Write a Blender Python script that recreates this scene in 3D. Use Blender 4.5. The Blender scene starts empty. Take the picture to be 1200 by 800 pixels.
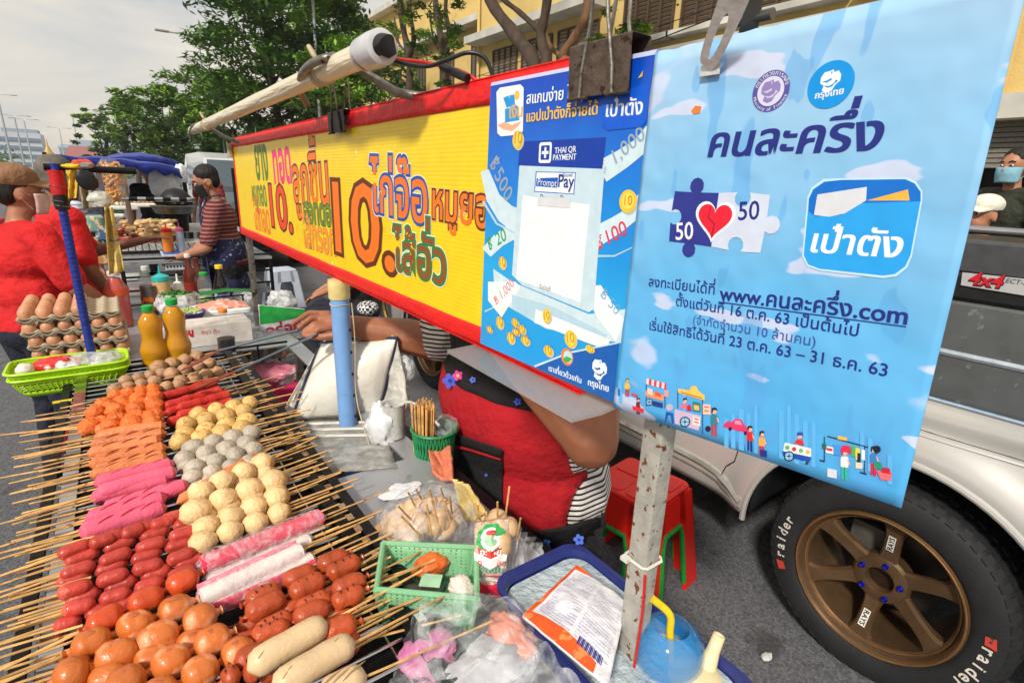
import bpy, math, random
from mathutils import Vector, Matrix, Quaternion, noise
random.seed(7)
scene = bpy.context.scene
COL = scene.collection
R_ = math.radians

# ---------------------------------------------------------------- camera
CAM = Vector((0, 0, 1.55))
FPX = 621.3                       # focal length for a 1200 pixel wide picture
AX = Vector((0.807, 0.139, -0.574)); AY = Vector((-0.590, 0.250, -0.768)); AZ = Vector((0.037, 0.958, 0.284))
RC = Matrix((AX, AY, AZ))
RC = RC.to_quaternion().normalized().to_matrix()
cd = bpy.data.cameras.new('camera'); cam = bpy.data.objects.new('camera', cd); COL.objects.link(cam)
cam.matrix_world = Matrix.Translation(CAM) @ RC.to_4x4()
cd.sensor_width = 36; cd.lens = FPX/1200*36; cd.clip_start = .02; cd.clip_end = 4000
scene.camera = cam

# ---------------------------------------------------------------- sky, sun, exposure
SUN_EL, SUN_AZ = R_(40), R_(238)      # azimuth clockwise from +Y
w = bpy.data.worlds.new("World"); scene.world = w; w.use_nodes = True
nt = w.node_tree; nt.nodes.clear(); N = nt.nodes.new; L = nt.links.new
out = N('ShaderNodeOutputWorld'); bg = N('ShaderNodeBackground'); bg.inputs['Strength'].default_value = .12
sky = N('ShaderNodeTexSky'); sky.sky_type = 'NISHITA'; sky.sun_disc = False
sky.sun_elevation = SUN_EL; sky.sun_rotation = SUN_AZ; sky.dust_density = 3.0; sky.air_density = 1.2
tc = N('ShaderNodeTexCoord'); mp = N('ShaderNodeMapping'); mp.inputs['Scale'].default_value = (1.0, 1.0, 4.5); mp.inputs['Rotation'].default_value = (.12, .1, .5)
nz = N('ShaderNodeTexNoise'); nz.inputs['Scale'].default_value = 1.7; nz.inputs['Detail'].default_value = 6; nz.inputs['Roughness'].default_value = .55; nz.inputs['Distortion'].default_value = .5
cr = N('ShaderNodeValToRGB')
cr.color_ramp.elements[0].position = .36; cr.color_ramp.elements[0].color = (4.0, 4.3, 4.6, 1)
cr.color_ramp.elements[1].position = .66; cr.color_ramp.elements[1].color = (7.6, 6.8, 5.7, 1)
mx = N('ShaderNodeMix'); mx.data_type = 'RGBA'; mx.inputs['Factor'].default_value = .88
L(tc.outputs['Generated'], mp.inputs['Vector']); L(mp.outputs['Vector'], nz.inputs['Vector']); L(nz.outputs['Fac'], cr.inputs['Fac'])
L(sky.outputs['Color'], mx.inputs['A']); L(cr.outputs['Color'], mx.inputs['B']); L(mx.outputs['Result'], bg.inputs['Color']); L(bg.outputs[0], out.inputs[0])
sl = bpy.data.lights.new('sun', 'SUN'); sl.energy = 3.4; sl.angle = R_(6); sl.color = (1, .93, .82)
sun = bpy.data.objects.new('sun', sl); COL.objects.link(sun)
sd = Vector((math.sin(SUN_AZ)*math.cos(SUN_EL), math.cos(SUN_AZ)*math.cos(SUN_EL), math.sin(SUN_EL)))
sun.rotation_euler = sd.to_track_quat('Z', 'Y').to_euler(); sun.location = (0, 0, 30)
vs = scene.view_settings; vs.view_transform = 'Standard'; vs.look = 'None'; vs.exposure = 0.16; vs.gamma = 1
scene.cycles.max_bounces = 8; scene.cycles.transparent_max_bounces = 24

# ---------------------------------------------------------------- measuring: pixel of the photograph (1200x800) -> point on a plane of the place
def ray(x, y): return RC @ Vector((x-600, 400-y, -FPX))
def Pz(x, y, z): r = ray(x, y); return CAM + r*((z-CAM.z)/r.z)
def Px(x, y, X): r = ray(x, y); return CAM + r*(X/r.x)
def Py(x, y, Y): r = ray(x, y); return CAM + r*(Y/r.y)

# ---------------------------------------------------------------- materials
def lin(c): c = c/255; return c/12.92 if c <= .04045 else ((c+.055)/1.055)**2.4
def rgb(r, g, b): return (lin(r), lin(g), lin(b), 1)
MATS = {}
def M(name, col, rough=.5, metal=0, var=.12, scale=30, bump=0, bscale=200, trans=0, alpha=1, col2=None, spots=None, sss=0, coat=0, ior=1.45, stretch=None):
    """plain surface: base colour with soft noise variation, optional second colour, optional spots, optional bump"""
    if name in MATS: return MATS[name]
    m = bpy.data.materials.new(name); MATS[name] = m; m.use_nodes = True; nt = m.node_tree
    b = nt.nodes['Principled BSDF']; N = nt.nodes.new; L = nt.links.new
    if len(col) == 3: col = rgb(*col)
    if col2 and len(col2) == 3: col2 = rgb(*col2)
    b.inputs['Roughness'].default_value = rough; b.inputs['Metallic'].default_value = metal
    b.inputs['Transmission Weight'].default_value = trans; b.inputs['Alpha'].default_value = alpha
    b.inputs['IOR'].default_value = ior; b.inputs['Coat Weight'].default_value = coat
    if sss: b.inputs['Subsurface Weight'].default_value = sss; b.inputs['Subsurface Radius'].default_value = (.01, .004, .002); b.inputs['Subsurface Scale'].default_value = .5
    tc = N('ShaderNodeTexCoord'); v = tc.outputs['Object']
    if stretch:
        mp = N('ShaderNodeMapping'); mp.inputs['Scale'].default_value = stretch; L(v, mp.inputs['Vector']); v = mp.outputs['Vector']
    n = N('ShaderNodeTexNoise'); n.inputs['Scale'].default_value = scale; n.inputs['Detail'].default_value = 4; L(v, n.inputs['Vector'])
    oi = N('ShaderNodeObjectInfo')
    r = N('ShaderNodeMapRange'); r.inputs['From Min'].default_value = .3; r.inputs['From Max'].default_value = .7; L(n.outputs['Fac'], r.inputs['Value'])
    a = N('ShaderNodeMix'); a.data_type = 'RGBA'; L(r.outputs[0], a.inputs['Factor'])
    a.inputs['A'].default_value = col if not col2 else col2
    a.inputs['B'].default_value = col
    if not col2:
        a.inputs['A'].default_value = tuple(c*(1-var*1.3) for c in col[:3])+(1,)
        a.inputs['B'].default_value = tuple(min(1, c*(1+var)) for c in col[:3])+(1,)
    last = a.outputs['Result']
    if spots:
        sc_, thr, sc = spots
        n2 = N('ShaderNodeTexNoise'); n2.inputs['Scale'].default_value = sc_; n2.inputs['Detail'].default_value = 3; L(v, n2.inputs['Vector'])
        r2 = N('ShaderNodeMapRange'); r2.inputs['From Min'].default_value = thr; r2.inputs['From Max'].default_value = thr+.04; L(n2.outputs['Fac'], r2.inputs['Value'])
        a2 = N('ShaderNodeMix'); a2.data_type = 'RGBA'; L(r2.outputs[0], a2.inputs['Factor']); L(last, a2.inputs['A']); a2.inputs['B'].default_value = rgb(*sc); last = a2.outputs['Result']
    hs = N('ShaderNodeHueSaturation'); r3 = N('ShaderNodeMapRange'); r3.inputs['To Min'].default_value = 1-var*.7; r3.inputs['To Max'].default_value = 1+var*.7
    L(oi.outputs['Random'], r3.inputs['Value']); L(r3.outputs[0], hs.inputs['Value']); L(last, hs.inputs['Color']); L(hs.outputs[0], b.inputs['Base Color'])
    rr = N('ShaderNodeMapRange'); rr.inputs['To Min'].default_value = max(0, rough-.1); rr.inputs['To Max'].default_value = min(1, rough+.1); L(n.outputs['Fac'], rr.inputs['Value']); L(rr.outputs[0], b.inputs['Roughness'])
    if bump:
        n3 = N('ShaderNodeTexNoise'); n3.inputs['Scale'].default_value = bscale; n3.inputs['Detail'].default_value = 5; L(v, n3.inputs['Vector'])
        bp = N('ShaderNodeBump'); bp.inputs['Strength'].default_value = min(1, bump); bp.inputs['Distance'].default_value = .6/bscale*max(1, bump); L(n3.outputs['Fac'], bp.inputs['Height']); L(bp.outputs[0], b.inputs['Normal'])
    return m
def FILM(name, col, alpha=.3, rough=.15, bump=1, bscale=25, white=.5):
    """thin clear plastic: partly see-through, crinkled, glossy"""
    if name in MATS: return MATS[name]
    m = M(name, col, rough, bump=bump, bscale=bscale, var=.05)
    nt = m.node_tree; b = nt.nodes['Principled BSDF']; N = nt.nodes.new; L = nt.links.new
    tc = N('ShaderNodeTexCoord'); n = N('ShaderNodeTexNoise'); n.inputs['Scale'].default_value = bscale*1.3; n.inputs['Detail'].default_value = 7; n.inputs['Distortion'].default_value = 1.2
    L(tc.outputs['Object'], n.inputs['Vector'])
    r = N('ShaderNodeMapRange'); r.inputs['From Min'].default_value = .42; r.inputs['From Max'].default_value = .68; r.inputs['To Min'].default_value = alpha*.55; r.inputs['To Max'].default_value = min(1, alpha+white)
    L(n.outputs['Fac'], r.inputs['Value']); L(r.outputs[0], b.inputs['Alpha'])
    return m
def FLAT(r, g, b, rough=.45):
    return M('print_%d_%d_%d_%d' % (r, g, b, rough*100), (r, g, b), rough, var=.05, scale=60)

# ---------------------------------------------------------------- mesh building
def origin(o):
    v = Vector()
    while o: v += o.location; o = o.parent
    return v
def T(name, label, cat, loc=(0, 0, 0), group=None):
    o = bpy.data.objects.new(name, None); COL.objects.link(o); o.location = loc; o.empty_display_size = .05
    return tag(o, label, cat, group)
def tag(o, label=None, cat=None, group=None, kind=None):
    if label: o['label'] = label
    if cat: o['category'] = cat
    if group: o['group'] = group
    if kind: o['kind'] = kind
    return o
def frame_of(d, up=Vector((0, 0, 1))):
    d = d.normalized(); s = d.cross(up)
    if s.length < 1e-4: s = d.cross(Vector((1, 0, 0)))
    s.normalize(); return s, s.cross(d).normalized()
class MB:
    def __init__(s): s.V = []; s.F = []; s.mi = []; s.cm = 0
    def add(s, V, F):
        k = len(s.V); s.V += [Vector(v) for v in V]; s.F += [tuple(i+k for i in f) for f in F]; s.mi += [s.cm]*len(F); return s
    def box(s, c, d, rot=None, taper=1.0):
        c = Vector(c); x, y, z = [i/2 for i in d]; V = []
        for k in (-1, 1):
            t = taper if k > 0 else 1
            for a, b in ((-1, -1), (1, -1), (1, 1), (-1, 1)):
                v = Vector((a*x*t, b*y*t, k*z)); V.append(c+(rot @ v if rot else v))
        return s.add(V, [(3, 2, 1, 0), (4, 5, 6, 7), (0, 1, 5, 4), (1, 2, 6, 5), (2, 3, 7, 6), (3, 0, 4, 7)])
    def rbox(s, c, d, r, rot=None, n=3, taper=1.0):
        """box with rounded vertical edges and softened top and bottom rims"""
        c = Vector(c); x, y, z = [i/2 for i in d]; e = min(r, z)*.5
        def ring(zz, ins, t):
            o = []
            for qx, qy, a0 in ((1, 1, 0), (-1, 1, 90), (-1, -1, 180), (1, -1, 270)):
                for k in range(n+1):
                    a = R_(a0+90*k/n); o.append(Vector(((qx*(x-r)+math.cos(a)*(r-ins))*t, (qy*(y-r)+math.sin(a)*(r-ins))*t, zz)))
            return o
        rings = [ring(-z, e, 1), ring(-z+e, 0, 1), ring(z-e, 0, taper), ring(z, e, taper)]; V = []; F = []; m = 4*(n+1)
        for rg in rings: V += [c+(rot @ v if rot else v) for v in rg]
        for i in range(3):
            for j in range(m): k = (j+1) % m; F.append((i*m+j, i*m+k, (i+1)*m+k, (i+1)*m+j))
        F.append(tuple(reversed(range(m)))); F.append(tuple(3*m+j for j in range(m)))
        return s.add(V, F)
    def tube(s, pts, r, n=8, caps=True, closed=False, flat=1.0, up=None):
        pts = [Vector(p) for p in pts]; m = len(pts); V = []; F = []
        rr = r if isinstance(r, (list, tuple)) else [r]*m
        ref = up
        for i, p in enumerate(pts):
            if closed: d = pts[(i+1) % m]-pts[i-1]
            else: d = pts[min(i+1, m-1)]-pts[max(i-1, 0)]
            if d.length < 1e-9: d = Vector((0, 0, 1))
            d.normalize()
            if ref is None: a, b = frame_of(d)
            else:
                a = d.cross(ref)
                if a.length < 1e-4: a, b = frame_of(d)
                else: a.normalize(); b = a.cross(d).normalized()
            ref = b
            for k in range(n):
                t = 2*math.pi*k/n; V.append(p+a*math.cos(t)*rr[i]+b*math.sin(t)*rr[i]*flat)
        q = m if closed else m-1
        for i in range(q):
            for k in range(n):
                l = (k+1) % n; j = (i+1) % m; F.append((i*n+k, i*n+l, j*n+l, j*n+k))
        if caps and not closed: F.append(tuple(reversed(range(n)))); F.append(tuple((m-1)*n+k for k in range(n)))
        return s.add(V, F)
    def cyl(s, a, b, r0, r1=None, n=12): return s.tube([a, b], [r0, r0 if r1 is None else r1], n)
    def lathe(s, prof, o=(0, 0, 0), n=20, rot=None, sq=0):
        o = Vector(o); V = []; F = []; m = len(prof)
        for r, z in prof:
            for k in range(n):
                t = 2*math.pi*k/n; q = 1
                if sq: q = 1/((abs(math.cos(t))**sq+abs(math.sin(t))**sq)**(1/sq))
                v = Vector((r*math.cos(t)*q, r*math.sin(t)*q, z)); V.append(o+(rot @ v if rot else v))
        for i in range(m-1):
            for k in range(n): l = (k+1) % n; F.append((i*n+k, i*n+l, (i+1)*n+l, (i+1)*n+k))
        if prof[0][0] > 1e-6: F.append(tuple(reversed(range(n))))
        if prof[-1][0] > 1e-6: F.append(tuple((m-1)*n+k for k in range(n)))
        return s.add(V, F)
    def ell(s, c, r, nu=14, nv=9, rot=None, jit=0, jf=3, seed=0):
        c = Vector(c); V = []; F = []
        for j in range(nv+1):
            p = math.pi*j/nv
            for k in range(nu):
                t = 2*math.pi*k/nu; u = Vector((math.sin(p)*math.cos(t), math.sin(p)*math.sin(t), math.cos(p)))
                q = 1+(jit*noise.noise(u*jf+Vector((seed*7.3, seed, 0))) if jit else 0)
                v = Vector((u.x*r[0], u.y*r[1], u.z*r[2]))*q; V.append(c+(rot @ v if rot else v))
        for j in range(nv):
            for k in range(nu):
                l = (k+1) % nu; a, b, d, e = j*nu+k, (j+1)*nu+k, (j+1)*nu+l, j*nu+l
                F.append((a, b, d) if j == 0 else (a, b, e) if j == nv-1 else (a, b, d, e))
        return s.add(V, F)
    def sausage(s, a, b, r, n=12, m=9, bend=0, lobes=0, jit=.03, seed=0, tip=.6):
        """rounded-end body from a to b"""
        a = Vector(a); b = Vector(b); pts = []; rr = []; d = b-a
        sd, up = frame_of(d)
        for i in range(m+1):
            t = i/m; e = min(t, 1-t)*m/ m*d.length/(r*tip*1.6); q = math.sqrt(max(0, 1-(1-min(1, e))**2)) if e < 1 else 1
            q = max(q, .12)
            if lobes: q *= .80+.24*abs(math.sin(math.pi*t*lobes))**.7
            q *= 1+jit*noise.noise(Vector((t*5, seed*3.1, 0)))
            pts.append(a+d*t+up*bend*math.sin(math.pi*t)+sd*jit*r*noise.noise(Vector((t*2, seed, 5)))*3); rr.append(r*q)
        return s.tube(pts, rr, n)
    def grid(s, fn, nu, nv, thick=0):
        V = [fn(i/nu, j/nv) for i in range(nu+1) for j in range(nv+1)]; w = nv+1
        F = [(i*w+j, (i+1)*w+j, (i+1)*w+j+1, i*w+j+1) for i in range(nu) for j in range(nv)]
        return s.add(V, F)
    def prism(s, poly, depth):
        """closed polygon of 3D points pushed along depth vector"""
        n = len(poly); d = Vector(depth); V = [Vector(p) for p in poly]+[Vector(p)+d for p in poly]
        F = [tuple(reversed(range(n))), tuple(range(n, 2*n))]+[(i, (i+1) % n, n+(i+1) % n, n+i) for i in range(n)]
        return s.add(V, F)
    def flat(s, pts):
        e = Vector((-nl(), 0, 0)); return s.add([Vector(p)+e for p in pts], [tuple(range(len(pts)))])
    def build(s, name, mat, parent=None, smooth=True, loc=None, angle=40, world=True, solid=0, fixn=True):
        if parent is not None: o0 = origin(parent) if world else Vector()
        elif loc is not None: o0 = Vector(loc)
        else:
            xs = [v.x for v in s.V]; ys = [v.y for v in s.V]; zs = [v.z for v in s.V]
            o0 = Vector(((min(xs)+max(xs))/2, (min(ys)+max(ys))/2, min(zs)))
        me = bpy.data.meshes.new(name); me.from_pydata([v-o0 for v in s.V], [], s.F); 
        for mm in (mat if isinstance(mat, (list, tuple)) else [mat]): me.materials.append(mm)
        if isinstance(mat, (list, tuple)): me.polygons.foreach_set('material_index', s.mi)
        if fixn:
            import bmesh
            bm = bmesh.new(); bm.from_mesh(me); bmesh.ops.recalc_face_normals(bm, faces=bm.faces); bm.to_mesh(me); bm.free()
        if smooth:
            me.polygons.foreach_set('use_smooth', [True]*len(me.polygons)); me.set_sharp_from_angle(angle=R_(angle))
        me.update()
        o = bpy.data.objects.new(name, me); COL.objects.link(o)
        if parent is not None: o.parent = parent
        if parent is None or world is False and loc is not None: o.location = o0
        if solid:
            md = o.modifiers.new('solid', 'SOLIDIFY'); md.thickness = solid; md.offset = 0
        return o
def dup(root, loc=None, rz=None, label=None, group=None, scale=None, rot=None):
    def cp(o, par):
        c = o.copy(); COL.objects.link(c)
        if par: c.parent = par
        for ch in KIDS.get(o.name, []): cp(ch, c)
        return c
    if root.name not in KIDS:
        def scan(o):
            KIDS[o.name] = list(o.children)
            for q in o.children: scan(q)
        scan(root)
    r = cp(root, None)
    if loc is not None: r.location = loc
    if rz is not None: r.rotation_euler = (0, 0, rz)
    if rot is not None: r.rotation_euler = rot
    if scale is not None: r.scale = scale if isinstance(scale, (tuple, list, Vector)) else (scale,)*3
    if label: r['label'] = label
    if group: r['group'] = group
    return r
KIDS = {}
def drop(root):
    for c in list(root.children):
        for d in list(c.children): bpy.data.objects.remove(d)
        bpy.data.objects.remove(c)
    bpy.data.objects.remove(root)
def organic(name, prims, mat, parent=None, voxel=.012, smooth=4, label=None):
    """one continuous surface grown round capsules ('c', a, b, ra, rb) and ellipsoids ('e', centre, radii[, rot])"""
    mb = MB()
    for p in prims:
        if p[0] == 'c':
            a, b, ra, rb = Vector(p[1]), Vector(p[2]), p[3], p[4]; d = (b-a)
            L_ = max(d.length, 1e-4); d = d/L_; pts = []; rr = []
            for t in (-1, -.85, -.5, 0): pts.append(a+d*ra*t); rr.append(max(.002, ra*math.sqrt(max(0, 1-t*t))))
            for t in (0.33, .66): pts.append(a+d*L_*t); rr.append(ra+(rb-ra)*t)
            for t in (0, .5, .85, 1): pts.append(b+d*rb*t); rr.append(max(.002, rb*math.sqrt(max(0, 1-t*t))))
            mb.tube(pts, rr, 10)
        else: mb.ell(p[1], p[2], 14, 10, rot=p[3] if len(p) > 3 else None)
    o = mb.build(name, mat, parent, smooth=True, fixn=True)
    rm = o.modifiers.new('r', 'REMESH'); rm.mode = 'VOXEL'; rm.voxel_size = voxel; rm.use_smooth_shade = True
    sm = o.modifiers.new('s', 'SMOOTH'); sm.iterations = smooth; sm.factor = .5
    dg = bpy.context.evaluated_depsgraph_get(); me = bpy.data.meshes.new_from_object(o.evaluated_get(dg)); o.modifiers.clear()
    old = o.data; o.data = me; bpy.data.meshes.remove(old)
    if not me.materials: me.materials.append(mat)
    me.polygons.foreach_set('use_smooth', [True]*len(me.polygons))
    return o
def rotz(a): return Matrix.Rotation(a, 3, 'Z')
def lerp(a, b, t): return a+(b-a)*t
# ================================================================ banner and posters (plane X = .5, facing -X)
UPPER = 'ิีึืั็ํ'; TONE = '่้๊๋์'
_adv = {}
_tm = {}
def tmesh(body, off=0):
    if (body, off) not in _tm: _tm[(body, off)] = tmesh_(body, off)
    V, F = _tm[(body, off)]; return [v.copy() for v in V], list(F)
def tmesh_(body, off=0):
    c = bpy.data.curves.new('t', 'FONT'); c.body = body; c.offset = off; c.resolution_u = 3
    o = bpy.data.objects.new('t', c); COL.objects.link(o)
    dg = bpy.context.evaluated_depsgraph_get(); dg.update(); me = bpy.data.meshes.new_from_object(o.evaluated_get(dg))
    V = [v.co.copy() for v in me.vertices]; F = [tuple(p.vertices) for p in me.polygons]
    bpy.data.objects.remove(o); bpy.data.curves.remove(c); bpy.data.meshes.remove(me); return V, F
def adv(body):
    if body not in _adv:
        a, _ = tmesh(body+'l'); b, _ = tmesh('l'); _adv[body] = max(v.x for v in a)-max(v.x for v in b)
    return _adv[body]
def text_geo(body, off=0):
    """Thai text with tone marks lifted over upper vowels; every island on its own hair-thin level"""
    plain = ''; marks = []
    for i, ch in enumerate(body):
        if ch in TONE:
            lift = (i > 0 and body[i-1] in UPPER) or (i+1 < len(body) and body[i+1] == 'ำ'); marks.append((plain, ch, lift))
        else: plain += ch
    V, F = tmesh(plain, off)
    for pre, ch, lift in marks:
        x = adv(pre); v2, f2 = tmesh(ch, off); k = len(V)
        V += [Vector((v.x+x, v.y+(.2 if lift else .0), 0)) for v in v2]; F += [tuple(i+k for i in f) for f in f2]
    par = list(range(len(V)))
    def find(a):
        while par[a] != a: par[a] = par[par[a]]; a = par[a]
        return a
    for f in F:
        for i in f[1:]: par[find(i)] = find(f[0])
    ids = {}
    V2 = []; F2 = []
    for j, f in enumerate(F):
        z = (ids.setdefault(find(f[0]), len(ids)) % 6)*.5+((j*7) % 23)*.02; k = len(V2); V2 += [Vector((V[i].x, V[i].y, z)) for i in f]; F2.append(tuple(range(k, k+len(f))))
    return V2, F2
LV = [0]
def nl():
    """every printed shape lies a hair above the one before it"""
    LV[0] += 1; return LV[0]*3e-6
def add_text(mb, body, A, B, X, off=.0, squash=1.0, slant=0, lift=.000006):
    """baseline from pixel A to pixel B on plane X"""
    X = X-nl(); LV[0] += 5; P, Q = Px(*A, X), Px(*B, X); V, F = text_geo(body, off); V0 = text_geo(body)[0] if off else V
    x0 = min(v.x for v in V0); x1 = max(v.x for v in V0); d = Q-P; k = d.length/(x1-x0); d.normalize(); u = Vector((1, 0, 0)).cross(d); u = u if u.z > 0 else -u
    bold = off if (X < .4945 and off > .011) else 0
    if bold: V, F = text_geo(body, .008)
    for i, dx in enumerate((-bold*.9, bold*.9, 0) if bold else (0,)):
        if i: LV[0] += 4; P = P-Vector((1.5e-5, 0, 0))
        mb.add([P+d*(v.x-x0+dx+slant*v.y)*k+u*v.y*k*squash+Vector((-v.z*lift, 0, 0)) for v in V], F)
def text_part(name, body, A, B, X, mat, parent, off=0, squash=1.0, slant=0):
    mb = MB(); add_text(mb, body, A, B, X, off, squash, slant); return mb.build(name, mat, parent, smooth=False, fixn=False)
def poly_part(name, pts, X, mat, parent, th=.0003):
    mb = MB(); mb.flat([Px(x, y, X) for x, y in pts]); return mb.build(name, mat, parent, smooth=False)
def disc(cx, cy, rm, X, n=32, sy=1):
    """circle of metric radius rm round a pixel centre, as pixel-independent points"""
    c = Px(cx, cy, X); return [c+Vector((0, rm*math.cos(2*math.pi*k/n), rm*sy*math.sin(2*math.pi*k/n))) for k in range(n)]
def disc_part(name, cx, cy, rm, X, mat, parent, sy=1):
    mb = MB(); mb.flat(disc(cx, cy, rm, X, sy=sy)); return mb.build(name, mat, parent, smooth=False)
def rrect(x0, y0, x1, y1, r, P):
    """rounded rectangle in the (u,v) frame P(u,v)->point"""
    o = []
    for cx, cy, a0 in ((x1-r, y1-r, 0), (x0+r, y1-r, 90), (x0+r, y0+r, 180), (x1-r, y0+r, 270)):
        for k in range(6): a = R_(a0+18*k); o.append(P(cx+r*math.cos(a), cy+r*math.sin(a)))
    return o
XB = .500
YEL = M('banner_yellow', (238, 205, 28), .35, var=.05, scale=25, spots=(14, .72, (250, 240, 190)))
# fine corrugation lines along the banner
def corrug(m, k, axis=2, strength=.10):
    nt = m.node_tree; b = nt.nodes['Principled BSDF']; wv = nt.nodes.new('ShaderNodeTexWave'); wv.bands_direction = 'XYZ'[axis]; wv.inputs['Scale'].default_value = k; wv.inputs['Distortion'].default_value = .4
    tc = nt.nodes.new('ShaderNodeTexCoord'); bp = nt.nodes.new('ShaderNodeBump'); bp.inputs['Strength'].default_value = strength; bp.inputs['Distance'].default_value = .002
    nt.links.new(tc.outputs['Object'], wv.inputs['Vector']); nt.links.new(wv.outputs['Fac'], bp.inputs['Height']); nt.links.new(bp.outputs[0], b.inputs['Normal'])
corrug(YEL, 40)
ban = T('banner', 'long yellow corrugated banner with red taped edges and cut out lettering on the cart', 'banner', (.5, 1.8, 1.276))
mb = MB(); mb.box((.503, 1.72, 1.488), (.006, 2.42, .424)); mb.build('board', YEL, ban, smooth=False)
RED = M('banner_red_tape', (228, 28, 28), .4, var=.08, scale=12, bump=.5, bscale=60)
def tape(z0, z1, seed):
    mb = MB()
    def f(u, v):
        y = 2.94-2.44*u; zz = lerp(z0, z1, v)+.0025*noise.noise(Vector((y*6, seed, v*3)))
        return Vector((.4985-.0015*math.sin(math.pi*v)+.001*noise.noise(Vector((y*14, v*3, seed))), y, zz))
    mb.grid(f, 70, 4); mb.build('edge_tape', RED, ban, solid=.0008)
tape(1.668, 1.706, 1); tape(1.270, 1.305, 5)
mb = MB()
for z in (1.707, 1.2695): mb.box((.503, 1.72, z), (.012, 2.44, .0016))
mb.build('tape_fold', RED, ban, smooth=False)
mb = MB(); mb.box((.4982, 2.922, 1.487), (.002, .02, .37)); mb.build('edge_tape', RED, ban, smooth=False)
def layered(body, A, B, inner, outer, sq=1.0, fat=.035, white=None):
    if white: text_part('letter_backing', body, A, B, XB-.0004, white, ban, off=fat+.018, squash=sq)
    text_part('letter_outline', body, A, B, XB-.0004, outer, ban, off=fat, squash=sq)
    text_part('lettering', body, A, B, XB-.0004, inner, ban, off=.012, squash=sq)
cW = FLAT(240, 236, 215); cO = FLAT(238, 120, 30); cBr = FLAT(96, 44, 20); cRdO = FLAT(228, 60, 30)
cG = FLAT(30, 120, 60); cDG = FLAT(20, 80, 50); cP = FLAT(225, 40, 120); cBl = FLAT(20, 80, 170)
layered('ย่าง', (301, 209), (315, 210), FLAT(90, 120, 40), cG, 1.5, .03)
layered('ทอด', (322, 214), (342, 213), FLAT(235, 60, 130), cP, 1.35, .03)
layered('หมูทอด', (297, 240), (313, 241), FLAT(100, 130, 60), cG, 1.5, .03)
layered('ไก่ทอด', (299, 268), (317, 274), FLAT(240, 110, 40), cRdO, 1.5, .02)
layered('10.', (319, 264), (343, 272), FLAT(232, 70, 40), cBr, .72, .05)
layered('ลูกชิ้น', (345, 236), (386, 239), cO, cBr, 1.2, .045, FLAT(245, 190, 120))
layered('ฮอทดอก', (357, 260), (396, 266), FLAT(120, 130, 50), cG, 1.1, .05)
layered('ไส้กรอก', (356, 288), (394, 300), FLAT(240, 150, 60), FLAT(190, 110, 50), 1.2, .03)
layered('10.', (394, 293), (462, 318), cO, cBr, .66, .055)
layered('ไก่จ๊อ', (435, 246), (500, 262), cO, cBl, 1.0, .055, FLAT(235, 225, 200))
layered('หมูยอ', (507, 255), (572, 268), cO, cBr, 1.05, .055, FLAT(245, 190, 120))
layered('ไส้อั่ว', (462, 314), (522, 334), FLAT(140, 80, 40), FLAT(25, 130, 70), .92, .055, cW)
# ---- small lamp clamp at the far end
t = T('cable_clip', 'small beige clip box at the far top corner of the yellow banner', 'clip', (.49, 2.935, 1.62))
mb = MB(); mb.rbox((.487, 2.93, 1.655), (.022, .03, .06), .006); mb.build('clip_body', M('beige_plastic', (160, 160, 130), .5), t)

# ---- QR poster, plane X=.494
XQ = .4935
qp = T('poster', 'smaller bright blue payment poster with coins and a white card, beside the yellow banner', 'poster', (.494, .6, 1.26))
def gradient_mat(name, stops, axis='Z', z0=1.27, z1=1.7, nscale=9, namt=.25, rough=.3, bump=.3):
    m = bpy.data.materials.new(name); m.use_nodes = True; nt = m.node_tree; b = nt.nodes['Principled BSDF']; N = nt.nodes.new; L = nt.links.new
    tc = N('ShaderNodeTexCoord'); sp = N('ShaderNodeSeparateXYZ'); L(tc.outputs['Object'], sp.inputs[0])
    r = N('ShaderNodeMapRange'); r.inputs['From Min'].default_value = z0; r.inputs['From Max'].default_value = z1; L(sp.outputs[axis], r.inputs['Value'])
    n = N('ShaderNodeTexNoise'); n.inputs['Scale'].default_value = nscale; n.inputs['Detail'].default_value = 2; L(tc.outputs['Object'], n.inputs['Vector'])
    a = N('ShaderNodeMath'); a.operation = 'MULTIPLY_ADD'; a.inputs[1].default_value = namt; L(n.outputs['Fac'], a.inputs[0]); L(r.outputs[0], a.inputs[2])
    a2 = N('ShaderNodeMath'); a2.operation = 'SUBTRACT'; a2.inputs[1].default_value = namt/2; L(a.outputs[0], a2.inputs[0])
    cr = N('ShaderNodeValToRGB'); L(a2.outputs[0], cr.inputs[0])
    while len(cr.color_ramp.elements) < len(stops): cr.color_ramp.elements.new(.5)
    for e, (p, c) in zip(cr.color_ramp.elements, stops): e.position = p; e.color = rgb(*c)
    L(cr.outputs[0], b.inputs['Base Color']); b.inputs['Roughness'].default_value = rough
    if bump:
        n2 = N('ShaderNodeTexNoise'); n2.inputs['Scale'].default_value = 14; n2.inputs['Detail'].default_value = 2; L(tc.outputs['Object'], n2.inputs['Vector'])
        bp = N('ShaderNodeBump'); bp.inputs['Strength'].default_value = bump; bp.inputs['Distance'].default_value = .01; L(n2.outputs['Fac'], bp.inputs['Height']); L(bp.outputs[0], b.inputs['Normal'])
    return m
QB = gradient_mat('payment_poster_blue', [(0, (20, 150, 225)), (.35, (40, 170, 235)), (.7, (15, 120, 220)), (1, (10, 70, 190))], z0=0, z1=.43)
mb = MB(); Q4 = [Px(575, 99, XQ), Px(563, 402, XQ), Px(719, 472, XQ), Px(770, 60, XQ)]
mb.prism(Q4, (.002, 0, 0)); mb.build('paper', QB, qp, smooth=False)
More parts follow.
